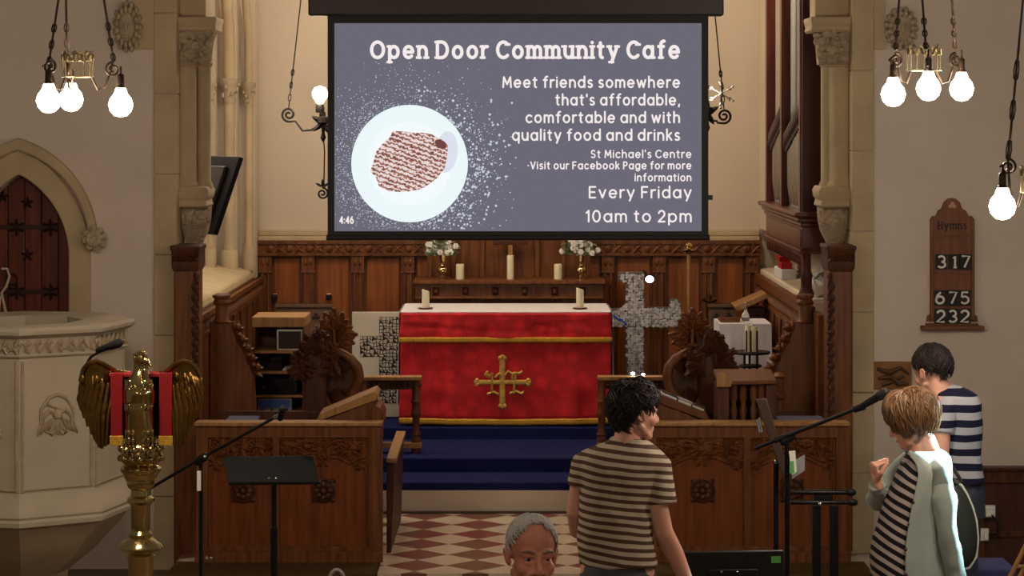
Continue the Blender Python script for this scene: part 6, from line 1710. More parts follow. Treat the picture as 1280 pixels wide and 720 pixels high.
# panelled dado bench on the right wall
def dado():
    y = WY - .30; k = y/FOC; X = lambda u: (u-640)*k; Z = lambda v: CAM_Z - (v-150)*k
    r = thing('panelled_pew', 'dark oak panelled pew back along the right nave wall', 'pew', (X(1290), y, 0))
    x0, x1 = X(1219), X(1219) + 2.2
    MB().box((x0, y + .02, 0), (x1, y + .05, Z(586))).build('panel', pm('pew_oak', (80, 40, 22), .45, 0, 0, 2.2, .1, 5, (14, 14, 1.2), (52, 24, 14)), r)
    MB().box((x0, y - .03, Z(588)), (x1, y + .08, Z(584))).build('top_rail', OAK_D, r, bevel=.006)
    MB().box((x0, y, Z(604)), (x1, y + .05, Z(588))).build('upper_rail', OAK_D, r, bevel=.004)
    MB().box((x0, y, Z(672)), (x1, y + .05, Z(664))).build('middle_rail', OAK_D, r, bevel=.004)
    for i in range(5): MB().box((x0 + i*.5, y - .002, 0), (x0 + i*.5 + .06, y + .05, Z(588))).build('stile', OAK_D, r, bevel=.004)
    for (u0, u1, v0, v1, lab) in ((1224, 1243, 631, 646, 'white double socket on the dark pew, upper of two'), (1222, 1235, 660, 675, 'white socket on the dark pew, lower of two')):
        t = thing('wall_socket', lab, 'socket', (X((u0+u1)/2), y - .03, Z(v1)))
        MB().box((X(u0), y - .035, Z(v1)), (X(u1), y, Z(v0))).build('plate', PAPER, t, bevel=.004)
        MB().box((X(u0 + 6), y - .06, Z(v1 - 2)), (X(u1 - 2), y - .033, Z(v0 + 4))).build('plug', PAPER, t, bevel=.004)
    MB_ = MB().tube([px(1237, 640, y - .05), px(1248, 655, y - .07), px(1246, 668, y - .06), px(1236, 668, y - .05)], .007, 6)
    tag(MB_.build('cable', BLACK, None), 'black cable looping between the white wall sockets', 'cable')
dado()
# folded wooden trestle at the right edge and a blue chair
t = thing('wooden_easel', 'pale wooden folding frame leaning at the right edge', 'frame', px(1280, 900, 12.95)); t.location.z = 0
def zb(u, v): return px(u, v, 12.95)
fl_ = lambda p: Vector((p.x, p.y, 0))
for a, b_ in (((1262, 722), (1285, 676)), ((1274, 722), (1292, 690)),):
    A = zb(*a); B = zb(*b_); A2 = A + (A - B)*(A.z/(B.z - A.z)); MB().tube([A2, B], .013, 6).build('leg', OAK_L, t)
MB().tube([zb(1268, 708), zb(1285, 708)], .010, 6).build('brace', OAK_L, t); MB().tube([zb(1277, 690), zb(1292, 692)], .010, 6).build('brace', OAK_L, t)
yc = 13.2; p = px(1236, 704, yc); zs = p.z
t = thing('padded_stool', 'low stool with a blue fabric seat at the lower right', 'stool', (p.x, yc, 0))
BLF = pm('blue_fabric', (58, 64, 110), .9, 0, .15, 20)
MB().box((p.x - .12, yc - .18, zs - .06), (p.x + .12, yc + .18, zs)).build('seat', BLF, t, bevel=.015)
for dx in (-.1, .1):
    for dy in (-.15, .15): MB().cyl((p.x + dx, yc + dy, 0), (p.x + dx, yc + dy, zs - .06), .012).build('leg', BLACKM, t)

# small loop-topped stand at the bottom edge
t = thing('instrument_stand', 'small grey loop-topped stand at the bottom edge before the left choir stall', 'stand', (0, 0, 0)); yg = 11.9; c = px(421, 726, yg); t.location = (c.x, yg, 0)
MB().tube([c + Vector((.036*math.cos(a), 0, .054*math.sin(a))) for a in [PI*2*j/20 for j in range(20)]], .010, 8, closed=True).build('loop', pm('grey_metal', (150, 140, 140), .4, .3, .1, 8), t)
MB().cyl((c.x, yg, .15), (c.x, yg, c.z - .05), .011).build('pole', BLACKM, t)
mb = MB()
for q in range(3):
    a = .4 + q*2*PI/3; mb.tube([Vector((c.x, yg, .2)), Vector((c.x + .22*math.cos(a), yg + .22*math.sin(a), .012))], .009, 6)
mb.build('tripod_base', BLACKM, t)
# ------------------------------------------------------------------ people
SKIN = pm('skin', (212, 156, 134), .55, 0, .10, 7, .05, 60)
SKIN_O = pm('skin_ruddy', (214, 140, 116), .55, 0, .16, 9, .08, 60)
SHOE = pm('dark_shoe', (34, 28, 26), .5)
EYEW = pm('eye_white', (200, 190, 180), .3); EYED = pm('eye_dark', (36, 24, 20), .25)
LIP = pm('lips', (164, 92, 84), .5)

def frame(yaw, pitch=0, roll=0):
    """yaw: direction faced, degrees clockwise from +Y seen from above; columns right, forward, up"""
    a = RD(yaw); f = Vector((math.sin(a), math.cos(a), 0)); r = Vector((math.cos(a), -math.sin(a), 0)); u = Vector((0, 0, 1))
    p = RD(pitch); f2 = f*math.cos(p) + u*math.sin(p); u2 = u*math.cos(p) - f*math.sin(p)
    q = RD(roll); r3 = r*math.cos(q) + u2*math.sin(q); u3 = u2*math.cos(q) - r*math.sin(q)
    return Matrix((r3, f2, u3)).transposed()

def head_shapes(mb, c, M, s=1.0, old=False):
    c = Vector(c)
    def P(x, y, z): return c + M @ Vector((x, y, z))*s
    def el(x, y, z, rx, ry, rz, seg=20, rings=12): mb.ell(P(x, y, z), (rx*s, ry*s, rz*s), M, seg, rings)
    el(0, -.008, .038, .076, .096, .090, 28, 18)
    el(0, .028, -.03, .064, .066, .075)
    el(0, .045, -.075, .047, .045, .045)
    el(0, .070, -.100, .024, .022, .020)
    for q in (-1, 1):
        el(q*.040, .058, -.032, .026, .030, .026)
        mb.capsule([P(q*.058, .005, -.055), P(q*.046, .04, -.088), P(q*.02, .065, -.102)], [.016*s, .016*s, .016*s], 10)
        # ear: shell and lobe
        mb.tube([P(q*.073, .012, -.03), P(q*.083, .006, -.01), P(q*.088, -.006, .014), P(q*.088, -.022, .018), P(q*.086, -.030, .002), P(q*.080, -.022, -.022), P(q*.074, -.006, -.036)], [.007*s, .007*s, .007*s, .007*s, .007*s, .007*s, .008*s], 7)
        el(q*.076, -.010, -.004, .007, .018, .026, 12, 8)
        mb.capsule([P(q*.012, .084, .020), P(q*.034, .084, .024), P(q*.054, .068, .018)], [.009*s, .010*s, .008*s], 8)
        el(q*.012, .100, -.040, .009, .011, .008, 10, 7)      # nostril wings
        el(q*.031, .078, -.009, .018, .012, .008, 12, 8)      # lower lid
        mb.capsule([P(q*.017, .086, .011), P(q*.032, .089, .0125), P(q*.047, .079, .009)], [.005*s, .0055*s, .005*s], 8)   # upper lid
    mb.capsule([P(0, .086, .012), P(0, .098, -.008), P(0, .112, -.030), P(0, .112, -.038)], [.008*s, .009*s, .012*s, .011*s], 10)
    mb.capsule([P(-.020, .084, -.066), P(0, .093, -.063), P(.020, .084, -.066)], [.005*s, .007*s, .005*s], 8)
    mb.capsule([P(-.018, .082, -.077), P(0, .090, -.079), P(.018, .082, -.077)], [.005*s, .008*s, .005*s], 8)
    if old:
        for q in (-1, 1): mb.capsule([P(q*.022, .095, -.042), P(q*.036, .082, -.062), P(q*.036, .070, -.085)], [.007*s, .008*s, .007*s], 8)
    mb.capsule([P(0, -.022, -.04), P(0, -.03, -.10), P(0, -.032, -.15)], [.054*s, .053*s, .057*s], 18)

def face_parts(c, M, s, body, brow_mat, off=Vector((0,0,0))):
    c = Vector(c)
    def P(x, y, z): return c + M @ Vector((x, y, z))*s
    for q in (-1, 1):
        e = MB().ell(P(q*.032, .0745, .003), (.0125*s, .0125*s, .0085*s), M, 14, 10).build('eyeball', EYEW, body)
        MB().ell(P(q*.032, .0850, .002), (.0068*s, .003*s, .0055*s), M, 12, 8).build('iris', EYED, e)
        MB().tube([P(q*.014, .094, .026), P(q*.034, .093, .032), P(q*.056, .076, .026)], [.004*s, .0055*s, .003*s], 6).build('eyebrow', brow_mat, body)
    MB().tube([P(-.022, .084, -.0715), P(0, .0965, -.071), P(.022, .084, -.0715)], [.002*s, .0045*s, .002*s], 6).build('mouth', LIP, body)

def hair_mesh(c, M, s, tmax, n, L, seed, lift=.012, jit=.25, rad=.007, scale=(1.06, 1.06, 1.06), flow=0, puff=0, tmin=0.02, cut=1.0):
    """locks combed from the crown; tmax(phi): how far (degrees from the crown) hair grows; phi 0 = front"""
    c = Vector(c); mb = MB(); r2 = random.Random(seed)
    R3 = Vector((.076*scale[0], .096*scale[1], .090*scale[2]))
    def S(th, ph, off=0):
        d = Vector((math.sin(th)*math.sin(ph), math.sin(th)*math.cos(ph), math.cos(th)))
        # crown tilts back a little
        t = RD(-14); d = Vector((d.x, d.y*math.cos(t) - d.z*math.sin(t)*-1*-1, d.z*math.cos(t) + d.y*math.sin(t)*-1*-1)) if False else d
        p = Vector((d.x*R3.x, d.y*R3.y - .008, d.z*R3.z + .038))
        low = max(0, -(d.z) - .15)
        p.z -= low*.05
        nrm = Vector((d.x/R3.x, d.y/R3.y, d.z/R3.z)).normalized()
        return c + M @ (p + nrm*off)*s
    # inner cap
    nu, nv = 40, 12
    rings = []
    for j in range(nv + 1):
        rings.append([S(max(.01, RD(tmax(2*PI*i/nu))*j/nv*.985), 2*PI*i/nu, .001 + puff*math.sin(PI*min(1, j/nv*1.0))*.8) for i in range(nu)])
    inner = [[S(max(.01, RD(tmax(2*PI*i/nu))*j/nv*.985), 2*PI*i/nu, -.008) for i in range(nu)] for j in range(nv, -1, -1)]
    mb.loft(rings + inner, True)
    for i in range(n):
        ph = r2.random()*2*PI; tm = RD(tmax(ph)); u_ = r2.random()
        t1 = tm*(.25 + .80*math.sqrt(u_))*cut*(1 + .05*math.sin(ph*9 + seed) + .04*math.sin(ph*17)); t0 = max(tmin, t1 - L*r2.uniform(.7, 1.2)); dphi = flow + r2.uniform(-jit, jit)
        pts = []; rr = []
        lf = lift*r2.uniform(.3, 1.2)
        for q in range(6):
            w = q/5; th = t0 + (t1 - t0)*w
            pts.append(S(th, ph + dphi*(w - .5)*2/max(.5, math.sin(max(th, .3))), .002 + puff*math.sin(PI*min(1, th/tm)) + lf*math.sin(PI*(.25 + .6*w)) + (lf*.8*w if lift > .012 else 0)))
            rr.append(rad*s*(.6 + .6*math.sin(PI*(.15 + .6*w)))*(1 - .75*w**3))
        mb.tube(pts, rr, 5)
    return mb

def hand(mb, w, d, n, side, curl=25, s=1.0, thumb=.6):
    w = Vector(w); d = Vector(d).normalized(); n = Vector(n); n = (n - d*n.dot(d)).normalized(); side = Vector(side); side = (side - d*side.dot(d) - n*side.dot(n)).normalized()
    M = Matrix((side, n, d)).transposed()
    mb.ell(w + d*.046*s, (.041*s, .016*s, .054*s), M, 16, 10)
    mb.capsule([w - d*.03*s, w + d*.02*s], [.026*s, .027*s], 12)
    for o, L in ((.030, .072), (.010, .080), (-.010, .075), (-.029, .060)):
        p = w + d*(.085 - abs(o - .005)*.25)*s + side*o*s; dd = d.copy(); pts = [p - d*.03*s, p]
        for q, f in enumerate((.45, .32, .25)):
            a = RD(curl*(1 + .25*q)); dd = (dd*math.cos(a) + n*math.sin(a)).normalized(); p = p + dd*L*f*s; pts.append(p)
        mb.capsule(pts, [.010*s, .010*s, .0092*s, .0085*s, .0075*s], 10)
    p = w + d*.022*s + side*.030*s; dd = (d*.75 + side*.75 + n*.25).normalized(); p2 = p + dd*.035*s; dd2 = (d*.95 + side*(.1) + n*thumb).normalized()
    mb.capsule([p - side*.012*s, p, p2, p2 + dd2*.03*s, p2 + dd2*.03*s + (dd2 + n*.3).normalized()*.024*s], [.015*s, .014*s, .012*s, .0105*s, .008*s], 10)

def rings_px(spec, y, n=32, sq=2.3, grow=0, rot=0):
    """torso cross-sections: (u centre, half width px, v, y offset, half depth m)"""
    k = y/FOC; out = []
    for (cu, hw, v, dy, hd) in spec:
        c = px(cu, v, y); ring = []
        for j in range(n):
            a = 2*PI*j/n; ca, sa = math.cos(a), math.sin(a)
            x = (hw*k + grow)*math.copysign(abs(ca)**(2/sq), ca); yy = (hd + grow)*math.copysign(abs(sa)**(2/sq), sa)
            xr = x*math.cos(rot) - yy*math.sin(rot); yr = x*math.sin(rot) + yy*math.cos(rot)
            ring.append(Vector((c.x + xr, y + dy + yr, c.z)))
        out.append(ring)
    return out
def wrinkle(mb, amp, sc, seed):
    o = Vector((seed*3.1, seed*1.7, 0))
    me = mb
    cen = Vector((0,0,0))
    for i, p in enumerate(me.v):
        d = noise.noise_vector(p*sc + o); me.v[i] = p + d*amp
    return me

# --- young man in the narrow brown-striped shirt, back to us, head turned right
def man_striped():
    y = 10.5; k = y/FOC; X = lambda u: (u-640)*k; Z = lambda v: CAM_Z - (v-150)*k
    r = thing('person', 'young man seen from behind in a taupe and brown striped t-shirt, head turned right', 'person', (X(772), y, 0))
    M = frame(66, -4); hc = Vector((X(793), y + .0, Z(515))); s = 1.02
    b = MB(); head_shapes(b, hc, M, s)
    neck = [(788, 15, 533, .0, .055), (787, 16, 545, .0, .06), (785, 20, 553, 0, .065), (782, 27, 561, 0, .075)]
    tor = [(779, 34, 568, 0, .085), (777, 42, 580, 0, .10), (774, 44, 600, 0, .105), (770, 43, 625, 0, .10), (769, 41, 655, 0, .095), (771, 44, 690, 0, .105), (772, 47, 715, 0, .115), (772, 46, 735, 0, .115), (772, 38, 755, 0, .10)]
    b.loft(rings_px(neck[:2] + neck[2:] + tor, y))
    # right arm hanging, left arm forward across the body
    ra = [Vector((X(821), y, Z(572))), Vector((X(824), y - .02, Z(600))), Vector((X(821), y - .03, Z(632))), Vector((X(829), y - .02, Z(664))), Vector((X(843), y + .03, Z(692))), Vector((X(862), y + .07, Z(735)))]
    b.capsule([ra[0] + Vector((-.03, 0, -.03))] + ra[1:], [.036, .046, .048, .043, .042, .029], 16)
    la = [Vector((X(736), y, Z(570))), Vector((X(724), y + .01, Z(598))), Vector((X(721), y + .03, Z(640))), Vector((X(724), y + .12, Z(668))), Vector((X(740), y + .27, Z(662)))]
    b.capsule([la[0] + Vector((.03, 0, -.04))] + la[1:], [.03, .036, .046, .042, .029], 16)
    hand(b, ra[-1], (ra[-1] - ra[-2]), (-1, .3, 0), (0, 1, .2), 18)
    hand(b, la[-1], (la[-1] - la[-2]), (0, .3, -1), (0, -.3, 1), 22)
    for du, dx in ((750, 0), (794, 0)):
        b.capsule([Vector((X(du), y, Z(745))), Vector((X(du) , y + .02, Z(840))), Vector((X(du), y - .01, Z(955)))], [.085, .060, .042], 16)
    body = union(b, .0055, 4).build('body', SKIN, r, smooth=180)
    HAIR = pm('dark_hair', (30, 20, 17), .6, 0, .35, 30, 0, 1, (1,1,1), None, .3)
    face_parts(hc, M, s, body, HAIR)
    def tm(ph):
        a = abs((ph + PI) % (2*PI) - PI); 
        return 62 + (100 - 62)*min(1, a/1.1) if a < 1.1 else (100 + 40*min(1, max(0, (a - 1.5))/1.0))
    hair_mesh(hc, M, s, tm, 1300, .5, 4, .013, .42, .0038, (1.05, 1.04, 1.05)).build('hair', HAIR, body)
    sh = MB(); spec = [(786, 21, 546, 0, .068), (784, 30, 552, 0, .08), (780, 43, 559, 0, .095), (778, 50, 568, 0, .108), (776, 53, 580, 0, .116), (774, 51, 600, 0, .12), (770, 48.5, 630, 0, .118), (769, 46.5, 660, -.0, .118), (771, 47, 685, 0, .125), (773, 48.5, 706, 0, .132)]
    sh.loft(rings_px(spec, y))
    sh.capsule([Vector((X(812), y, Z(570))), Vector((X(822), y - .01, Z(588)))], [.056, .064], 20).tube([Vector((X(820), y, Z(580))), Vector((X(825), y - .02, Z(608))), Vector((X(827), y - .03, Z(627)))], [.062, .066, .066], 20)
    sh.capsule([Vector((X(744), y, Z(570))), Vector((X(731), y, Z(580)))], [.05, .056], 20).tube([Vector((X(733), y, Z(574))), Vector((X(723), y + .01, Z(608)))], [.056, .052], 20)
    shm = union(sh, .007, 5); wrinkle(shm, .014, 6, 1); wrinkle(shm, .005, 18, 2)
    sho = shm.build('t_shirt', stripes('taupe_stripes', (182, 166, 146), (82, 60, 46), .0342, .48, (.13, .0), .012, .010), r, smooth=180)
    tr = MB(); tr.loft(rings_px([(772, 42, 690, 0, .110), (772, 46, 708, 0, .120), (772, 48.5, 722, 0, .130), (772, 49, 740, 0, .132), (772, 46, 765, 0, .12)], y))
    for du in (749, 795): tr.capsule([Vector((X(du), y, Z(750))), Vector((X(du), y + .02, Z(840))), Vector((X(du), y - .01, Z(950))), Vector((X(du), y - .01, Z(958)))], [.095, .078, .062, .062], 18)
    trm = union(tr, .009, 4); wrinkle(trm, .012, 7, 3); trm.build('jeans', pm('grey_jeans', (74, 74, 78), .85, 0, .2, 14), r, smooth=180)
    for du in (749, 795):
        MB().ell((X(du), y + .06, .045), (.05, .14, .045)).box((X(du) - .045, y - .07, 0), (X(du) + .045, y + .17, .025)).build('shoe', SHOE, r)
man_striped()

# --- older man in front, facing us
def old_man():
    y = 8.0; k = y/FOC; X = lambda u: (u-640)*k; Z = lambda v: CAM_Z - (v-150)*k
    r = thing('person', 'elderly man with short grey hair facing the camera at the bottom edge', 'person', (X(664), y + .05, 0))
    M = frame(166, -3, 2); hc = Vector((X(664.5), y, Z(693))); s = 1.0
    b = MB(); head_shapes(b, hc, M, s, True)
    zc = hc.z; cx = hc.x
    def sec(w, d, z, oy=.04): return [Vector((cx + w*math.copysign(abs(math.cos(a))**.87, math.cos(a)), y + oy + d*math.copysign(abs(math.sin(a))**.87, math.sin(a)), z)) for a in [2*PI*j/32 for j in range(32)]]
    secs = [sec(.055, .06, zc - .14), sec(.065, .065, zc - .165), sec(.12, .09, zc - .19), sec(.175, .105, zc - .225), sec(.18, .12, zc - .30), sec(.17, .125, zc - .42), sec(.165, .13, zc - .55), sec(.175, .13, zc - .68), sec(.17, .125, zc - .78)]
    b.loft(secs)
    hz = zc - .78
    arms = []
    for q in (-1, 1):
        a = [Vector((cx + q*.185, y + .04, zc - .245)), Vector((cx + q*.225, y + .05, zc - .40)), Vector((cx + q*.24, y + .05, zc - .54)), Vector((cx + q*.235, y - .03, zc - .78))]
        arms.append(a); b.capsule(a, [.052, .048, .042, .028], 14)
        hand(b, a[-1], (a[-1] - a[-2]), (-q, 0, 0), (0, -1, 0), 18)
        b.capsule([Vector((cx + q*.085, y + .04, hz)), Vector((cx + q*.09, y + .03, .46)), Vector((cx + q*.09, y + .06, .08))], [.08, .055, .04], 14)
    body = union(b, .005, 4).build('body', SKIN_O, r, smooth=180)
    GREY = pm('grey_hair', (206, 202, 198), .6, 0, .25, 30, 0, 1, (1,1,1), None, .3)
    face_parts(hc, M, s, body, pm('grey_brow', (150, 118, 104), .7))
    def tm(ph):
        a = abs((ph + PI) % (2*PI) - PI)
        return 34 + 4*min(1, a/.6) if a < .6 else (38 + (98 - 38)*min(1, (a - .6)/.85) if a < 1.45 else 98 + 22*min(1, (a - 1.45)/1.0))
    hair_mesh(hc, M, s, tm, 1000, .4, 8, .004, .3, .0026, (1.045, 1.03, 1.03)).build('hair', GREY, body)
    sh = MB(); big = lambda q: [Vector((cx + (p.x - cx)*1.07, y + .04 + (p.y - y - .04)*1.1, p.z)) for p in q]
    sh.loft([big(q) for q in secs[1:]])
    for a in arms: sh.tube(a[:3] + [a[2] + (a[3]-a[2])*.8], [.06, .058, .052, .042], 16)
    sm_ = union(sh, .008, 4); wrinkle(sm_, .012, 7, 5); sm_.build('shirt', pm('white_shirt', (216, 214, 210), .8, 0, .05, 6), r, smooth=180)
    cl = MB(); pts = []
    for j in range(17):
        a = RD(-62 + 304*j/16); pts.append((math.cos(a), math.sin(a)))
    cl.grid(lambda u, v: Vector((cx + (.068 + .012*v)*pts[int(round(u*16))][0], y + .035 + (.068 + .012*v)*pts[int(round(u*16))][1], zc - .13 - .045*v)), 16, 3)
    co = cl.build('collar', pm('white_shirt', (216, 214, 210), .8), r); so = co.modifiers.new('s', 'SOLIDIFY'); so.thickness = .004
    tr = MB(); tr.loft([big(q) for q in secs[-2:]] + [big(sec(.17, .125, hz - .06))])
    for q in (-1, 1): tr.capsule([Vector((cx + q*.085, y + .04, hz - .02)), Vector((cx + q*.09, y + .03, .46)), Vector((cx + q*.09, y + .05, .09))], [.092, .074, .06], 16)
    union(tr, .009, 4).build('trousers', pm('dark_trousers', (48, 48, 56), .85), r, smooth=180)
    for q in (-1, 1): MB().ell((cx + q*.09, y - .01, .045), (.05, .14, .045)).box((cx + q*.09 - .045, y - .12, 0), (cx + q*.09 + .045, y + .12, .025)).build('shoe', SHOE, r)
old_man()

# --- woman in the pale cardigan, in profile to the left, hand raised
def woman():
    y = 11.1; k = y/FOC; X = lambda u: (u-640)*k; Z = lambda v: CAM_Z - (v-150)*k
    r = thing('person', 'woman with a blonde bob, pale cardigan and striped dress, one hand raised', 'person', (X(1140), y, 0))
    M = frame(-80, -17); hc = Vector((X(1140), y, Z(527))); s = .97
    b = MB(); head_shapes(b, hc, M, s)
    tor = [(1149, 15, 553, 0, .055), (1152, 17, 563, 0, .06), (1155, 20, 571, 0, .085), (1156, 23, 583, 0, .115), (1151, 28, 605, 0, .145), (1144, 32, 635, 0, .145), (1140, 36, 670, 0, .15), (1138, 40, 705, 0, .17), (1139, 38, 740, 0, .165)]
    b.loft(rings_px(tor, y, 32, 2.1))
    na = [Vector((X(1166), y - .15, Z(580))), Vector((X(1170), y - .185, Z(610))), Vector((X(1173), y - .19, Z(648))), Vector((X(1180), y - .18, Z(685))), Vector((X(1192), y - .16, Z(730)))]
    b.capsule([na[0] + Vector((-.02, .05, -.03))] + na[1:], [.03, .036, .036, .036, .024], 14); hand(b, na[-1], na[-1] - na[-2], (0, 1, 0), (-1, 0, 0), 20, .92)
    fa = [Vector((X(1146), y + .15, Z(580))), Vector((X(1122), y + .16, Z(606))), Vector((X(1103), y + .13, Z(630))), Vector((X(1099), y + .04, Z(612))), Vector((X(1096), y - .0, Z(601)))]
    b.capsule([fa[0] + Vector((0, -.04, -.03))] + fa[1:], [.03, .036, .038, .03, .024], 14); hand(b, fa[-1], (-.25, -.1, 1), (.9, .35, .1), (.35, -.9, 0), 88, .95, .9)
    for dy in (-.085, .085): b.capsule([Vector((X(1139), y + dy, Z(740))), Vector((X(1140), y + dy, Z(850))), Vector((X(1142), y + dy, Z(915)))], [.08, .055, .038], 14)
    body = union(b, .005, 4).build('body', SKIN, r, smooth=180)
    BL = pm('strawberry_hair', (122, 88, 56), .5, 0, .4, 26, 0, 1, (1,1,1), None, .4)
    face_parts(hc, M, s, body, BL)
    def tm(ph):
        a = abs((ph + PI) % (2*PI) - PI)
        return 66 + 52*min(1, a/.75) if a < .75 else 118 + 10*min(1, (a - .75)/1.2)
    hair_mesh(hc, M, s, tm, 1500, .8, 12, .013, .18, .0038, (1.16, 1.15, 1.09), .05, .016, .02, 1.02).build('hair', BL, body)
    dr = MB(); spec = [(1154, 20, 566, 0, .10), (1156, 27, 575, 0, .145), (1153, 31, 590, 0, .165), (1148, 35, 610, 0, .172), (1141, 40, 640, 0, .162), (1137, 45.5, 670, 0, .17), (1136, 49, 700, 0, .19), (1137, 49, 735, 0, .205), (1139, 50, 790, 0, .22), (1140, 52, 850, 0, .235)]
    dr.loft(rings_px(spec, y, 36, 2.1)); drm = union(dr, .008, 4); wrinkle(drm, .012, 6, 4)
    drm.build('dress', stripes('dress_stripes', (166, 156, 150), (24, 19, 22), .046, .52, (.55, 0), .0, .014), r, smooth=180)
    # cardigan: open shell round back and sides plus two sleeves
    CARD = pm('mint_cardigan', (150, 162, 156), .7, 0, .08, 8, .12, 160)
    MATS['mint_cardigan'].node_tree.nodes['Principled BSDF'].inputs['Sheen Weight'].default_value = .4
    cs = [(1152, 21, 561, 0, .085), (1157, 29, 567, 0, .15), (1158, 31, 576, 0, .19), (1155, 33, 596, 0, .19), (1150, 37, 618, 0, .195), (1145, 41, 645, 0, .19), (1141, 46, 675, 0, .20), (1140, 50, 705, 0, .215), (1141, 51, 740, 0, .225), (1142, 52, 775, 0, .235)]
    n = 34; shell = MB(); outer = []
    for i, (cu, hw, v, dy, hd) in enumerate(cs):
        c = px(cu, v, y); lim = RD(150 if i < 2 else 126 - 2.2*i); ring = []
        for j in range(n + 1):
            a = -lim + 2*lim*j/n; fold = .006*math.sin(a*11 + i*.5)*min(1, i/3)
            ring.append(Vector((c.x + (hw*k + fold)*math.cos(a), y + (hd + fold)*math.sin(a), c.z)))
        outer.append(ring)
    shell.loft(outer, False, False); 
    co = shell.build('cardigan', CARD, r, smooth=180, recalc=False); so = co.modifiers.new('s', 'SOLIDIFY'); so.thickness = .008; so.offset = 0
    su = co.modifiers.new('u', 'SUBSURF'); su.levels = 1; su.render_levels = 1
    for a, rr in ((na, [.052, .056, .050, .047, .040]), (fa, [.048, .052, .050, .042, .035])):
        P = a[:4] + [a[3] + (a[4] - a[3])*.75]
        # densify for folds
        pts = []; rad = []
        for i in range(len(P) - 1):
            for q in range(6):
                t = q/6; pts.append(P[i].lerp(P[i+1], t)); rad.append(rr[i]*(1-t) + rr[i+1]*t)
        pts.append(P[-1]); rad.append(rr[len(P)-1]); pts.insert(0, P[0] + (P[0]-P[1]).normalized()*.03); rad.insert(0, rr[0]*.7)
        rad = [q*(1 + .018*math.sin(i*1.9 + .6*math.sin(i))) for i, q in enumerate(rad)]
        sm_ = MB().capsule(pts[1:6], rad[1:6], 22).tube(pts, rad, 22); wrinkle(sm_, .016, 8, 6); wrinkle(sm_, .006, 20, 9); sm_.build('sleeve', CARD, co, smooth=180)
    for i in range(4):
        a = outer[4 + i][0]; MB().ell(a + Vector((.004, -.006, -.01)), (.009, .006, .009), seg=10, rings=6).build('button', pm('button_dark', (60, 50, 46), .4), co)
    nk = MB(); c = px(1148, 566, y)
    nk.tube([c + Vector((.072*math.cos(a), .075*math.sin(a), .012*math.cos(a) - (.035 if math.cos(a) < -.3 else 0)*abs(math.cos(a)))) for a in [2*PI*j/28 for j in range(28)]], .0045, 6, closed=True)
    nk.build('necklace', pm('dark_beads', (44, 30, 30), .4), body)
    for dy in (-.085, .085): MB().ell((X(1142) - .05, y + dy, .04), (.12, .045, .04)).box((X(1142) - .16, y + dy - .04, 0), (X(1142) + .07, y + dy + .04, .022)).build('shoe', SHOE, r)
woman()

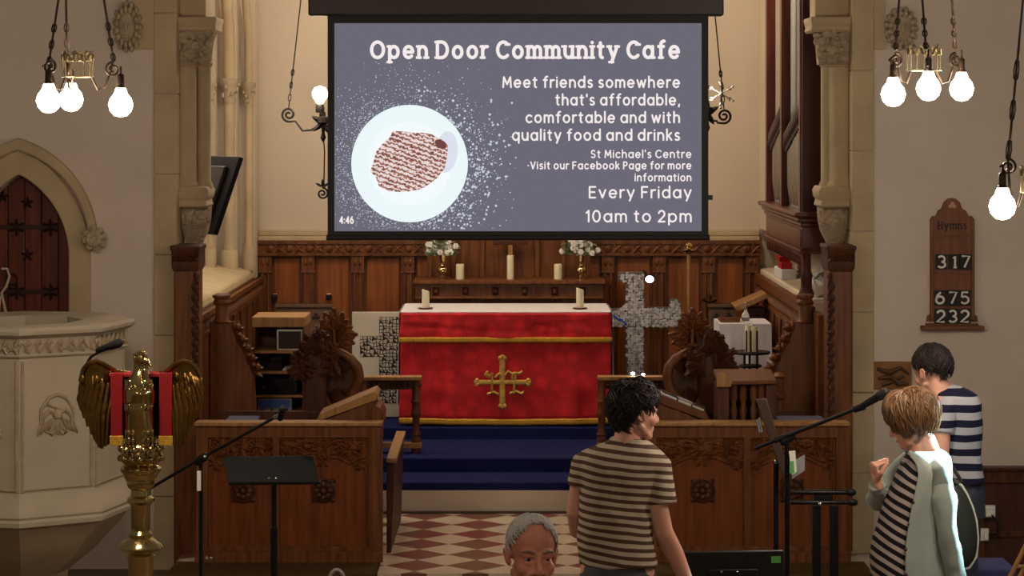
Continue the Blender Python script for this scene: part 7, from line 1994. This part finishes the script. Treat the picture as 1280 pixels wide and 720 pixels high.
# --- young man in the navy and white striped shirt by the wall
def man_navy():
    y = 12.25; k = y/FOC; X = lambda u: (u-640)*k; Z = lambda v: CAM_Z - (v-150)*k
    r = thing('person', 'dark-haired young man in a navy and white striped t-shirt, turned away by the wall', 'person', (X(1195), y, 0))
    M = frame(-34, -12); hc = Vector((X(1166), y - .0, Z(465))); s = 1.0
    b = MB(); head_shapes(b, hc, M, s)
    tor = [(1173, 13, 476, 0, .055), (1178, 15, 484, 0, .06), (1187, 25, 492, 0, .11), (1192, 28, 502, 0, .15), (1193, 27, 530, 0, .155), (1193, 25, 565, 0, .135), (1195, 27, 600, 0, .15), (1197, 27, 625, 0, .15)]
    b.loft(rings_px(tor, y, 30, 2.2, 0, .25))
    la = [Vector((X(1175), y - .10, Z(503))), Vector((X(1170), y - .16, Z(530))), Vector((X(1168), y - .18, Z(565))), Vector((X(1160), y - .10, Z(598))), Vector((X(1150), y - .02, Z(622)))]
    b.capsule(la, [.052, .048, .042, .036, .027], 14); hand(b, la[-1], la[-1] - la[-2], (.3, 1, 0), (-1, .2, .2), 22)
    ra = [Vector((X(1211), y + .13, Z(503))), Vector((X(1216), y + .17, Z(535))), Vector((X(1220), y + .18, Z(570))), Vector((X(1219), y + .12, Z(620)))]
    b.capsule(ra, [.052, .048, .042, .028], 14); hand(b, ra[-1], ra[-1] - ra[-2], (0, -1, 0), (-1, .2, .2), 22)
    for du, dy in ((1188, -.08), (1206, .08)): b.capsule([Vector((X(du), y + dy, Z(630))), Vector((X(du), y + dy, Z(730))), Vector((X(du), y + dy, Z(838)))], [.085, .058, .04], 14)
    body = union(b, .0055, 4).build('body', SKIN, r, smooth=180)
    HAIR = pm('dark_hair', (40, 28, 24), .55)
    face_parts(hc, M, s, body, HAIR)
    def tm(ph):
        a = abs((ph + PI) % (2*PI) - PI)
        return 62 + 36*min(1, a/1.1) if a < 1.1 else 98 + 20*min(1, max(0, a - 1.5)/1.0)
    hair_mesh(hc, M, s, tm, 1100, .55, 21, .010, .3, .0038, (1.09, 1.07, 1.09)).build('hair', HAIR, body)
    sh = MB(); spec = [(1177, 17, 481, 0, .07), (1184, 25, 487, 0, .11), (1190, 30, 494, 0, .15), (1193, 31, 503, 0, .168), (1194, 30.5, 530, 0, .172), (1194, 29, 565, 0, .165), (1195, 30, 585, 0, .17), (1196, 31, 601, 0, .175)]
    sh.loft(rings_px(spec, y, 32, 2.3, 0, .25))
    sh.tube([Vector((X(1180), y - .09, Z(497))), Vector((X(1173), y - .13, Z(512))), Vector((X(1170), y - .165, Z(538)))], [.05, .064, .058], 18)
    sh.tube([Vector((X(1207), y + .11, Z(497))), Vector((X(1213), y + .15, Z(512))), Vector((X(1216), y + .17, Z(538)))], [.05, .062, .056], 18)
    m_ = union(sh, .007, 5); wrinkle(m_, .010, 6, 7)
    m_.build('t_shirt', stripes('navy_stripes', (160, 160, 168), (20, 21, 44), .0735, .5, (.03, 0), .033, .010), r, smooth=180)
    tr = MB(); tr.loft(rings_px([(1196, 29, 592, 0, .16), (1197, 31, 615, 0, .172), (1198, 30, 645, 0, .165)], y, 28, 2.2, 0, .25))
    for du, dy in ((1188, -.08), (1207, .08)): tr.capsule([Vector((X(du), y + dy, Z(632))), Vector((X(du), y + dy, Z(730))), Vector((X(du), y + dy, Z(842)))], [.098, .076, .062], 16)
    m_ = union(tr, .009, 4); wrinkle(m_, .012, 7, 8); m_.build('jeans', pm('slate_jeans', (54, 60, 78), .85, 0, .2, 14), r, smooth=180)
    for du, dy in ((1188, -.08), (1207, .08)): MB().ell((X(du) - .05, y + dy + .03, .045), (.13, .06, .045)).box((X(du) - .16, y + dy - .02, 0), (X(du) + .07, y + dy + .07, .025)).build('shoe', SHOE, r)
man_navy()
# dark bag with pale piping at his hip
def bag():
    y = 11.75; k = y/FOC; c = px(1198, 655, y)
    r = thing('shoulder_bag', 'dark olive bag with pale piping hanging at the hip behind the woman', 'bag', c)
    prof = []
    n = 28
    o = [(1178, 612), (1184, 604), (1192, 601), (1200, 605), (1207, 616), (1214, 632), (1219, 650), (1221, 672), (1219, 694), (1210, 708), (1194, 712), (1180, 706), (1174, 680), (1174, 640)]
    mb = MB(); cc = (1198, 657)
    rings = []
    for sc, dy in ((.80, .02), (.95, -.005), (1, -.03), (1, -.09), (.95, -.115), (.8, -.135), (.5, -.148), (.02, -.15)):
        rings.append([px(cc[0] + (u - cc[0])*sc, cc[1] + (v - cc[1])*sc, y) + Vector((0, dy + .06, 0)) for u, v in o])
    mb.loft(rings); mb.build('body', pm('olive_canvas', (38, 38, 30), .75, 0, .3, 12, .2, 80), r, smooth=60, sub=1)
    MB().tube([px(u, v, y) + Vector((0, -.035, 0)) for u, v in o], .0065, 6, closed=True).build('piping', pm('pale_piping', (196, 196, 176), .6), r)
    MB().tube([px(1188, 604, y) + Vector((0, -.03, 0)), px(1190, 598, y) + Vector((0, -.05, 0)), px(1196, 603, y) + Vector((0, -.03, 0))], .012, 8).build('buckle', CHROME, r)
    MB().tube([px(1186, 604, y) + Vector((0, 0, 0)), px(1190, 590, y) + Vector((0, .16, 0)), px(1200, 588, y) + Vector((0, .30, 0)), px(1206, 606, y) + Vector((0, .05, 0))], .010, 6).build('strap', pm('olive_canvas', (38, 38, 30), .75), r)
bag()
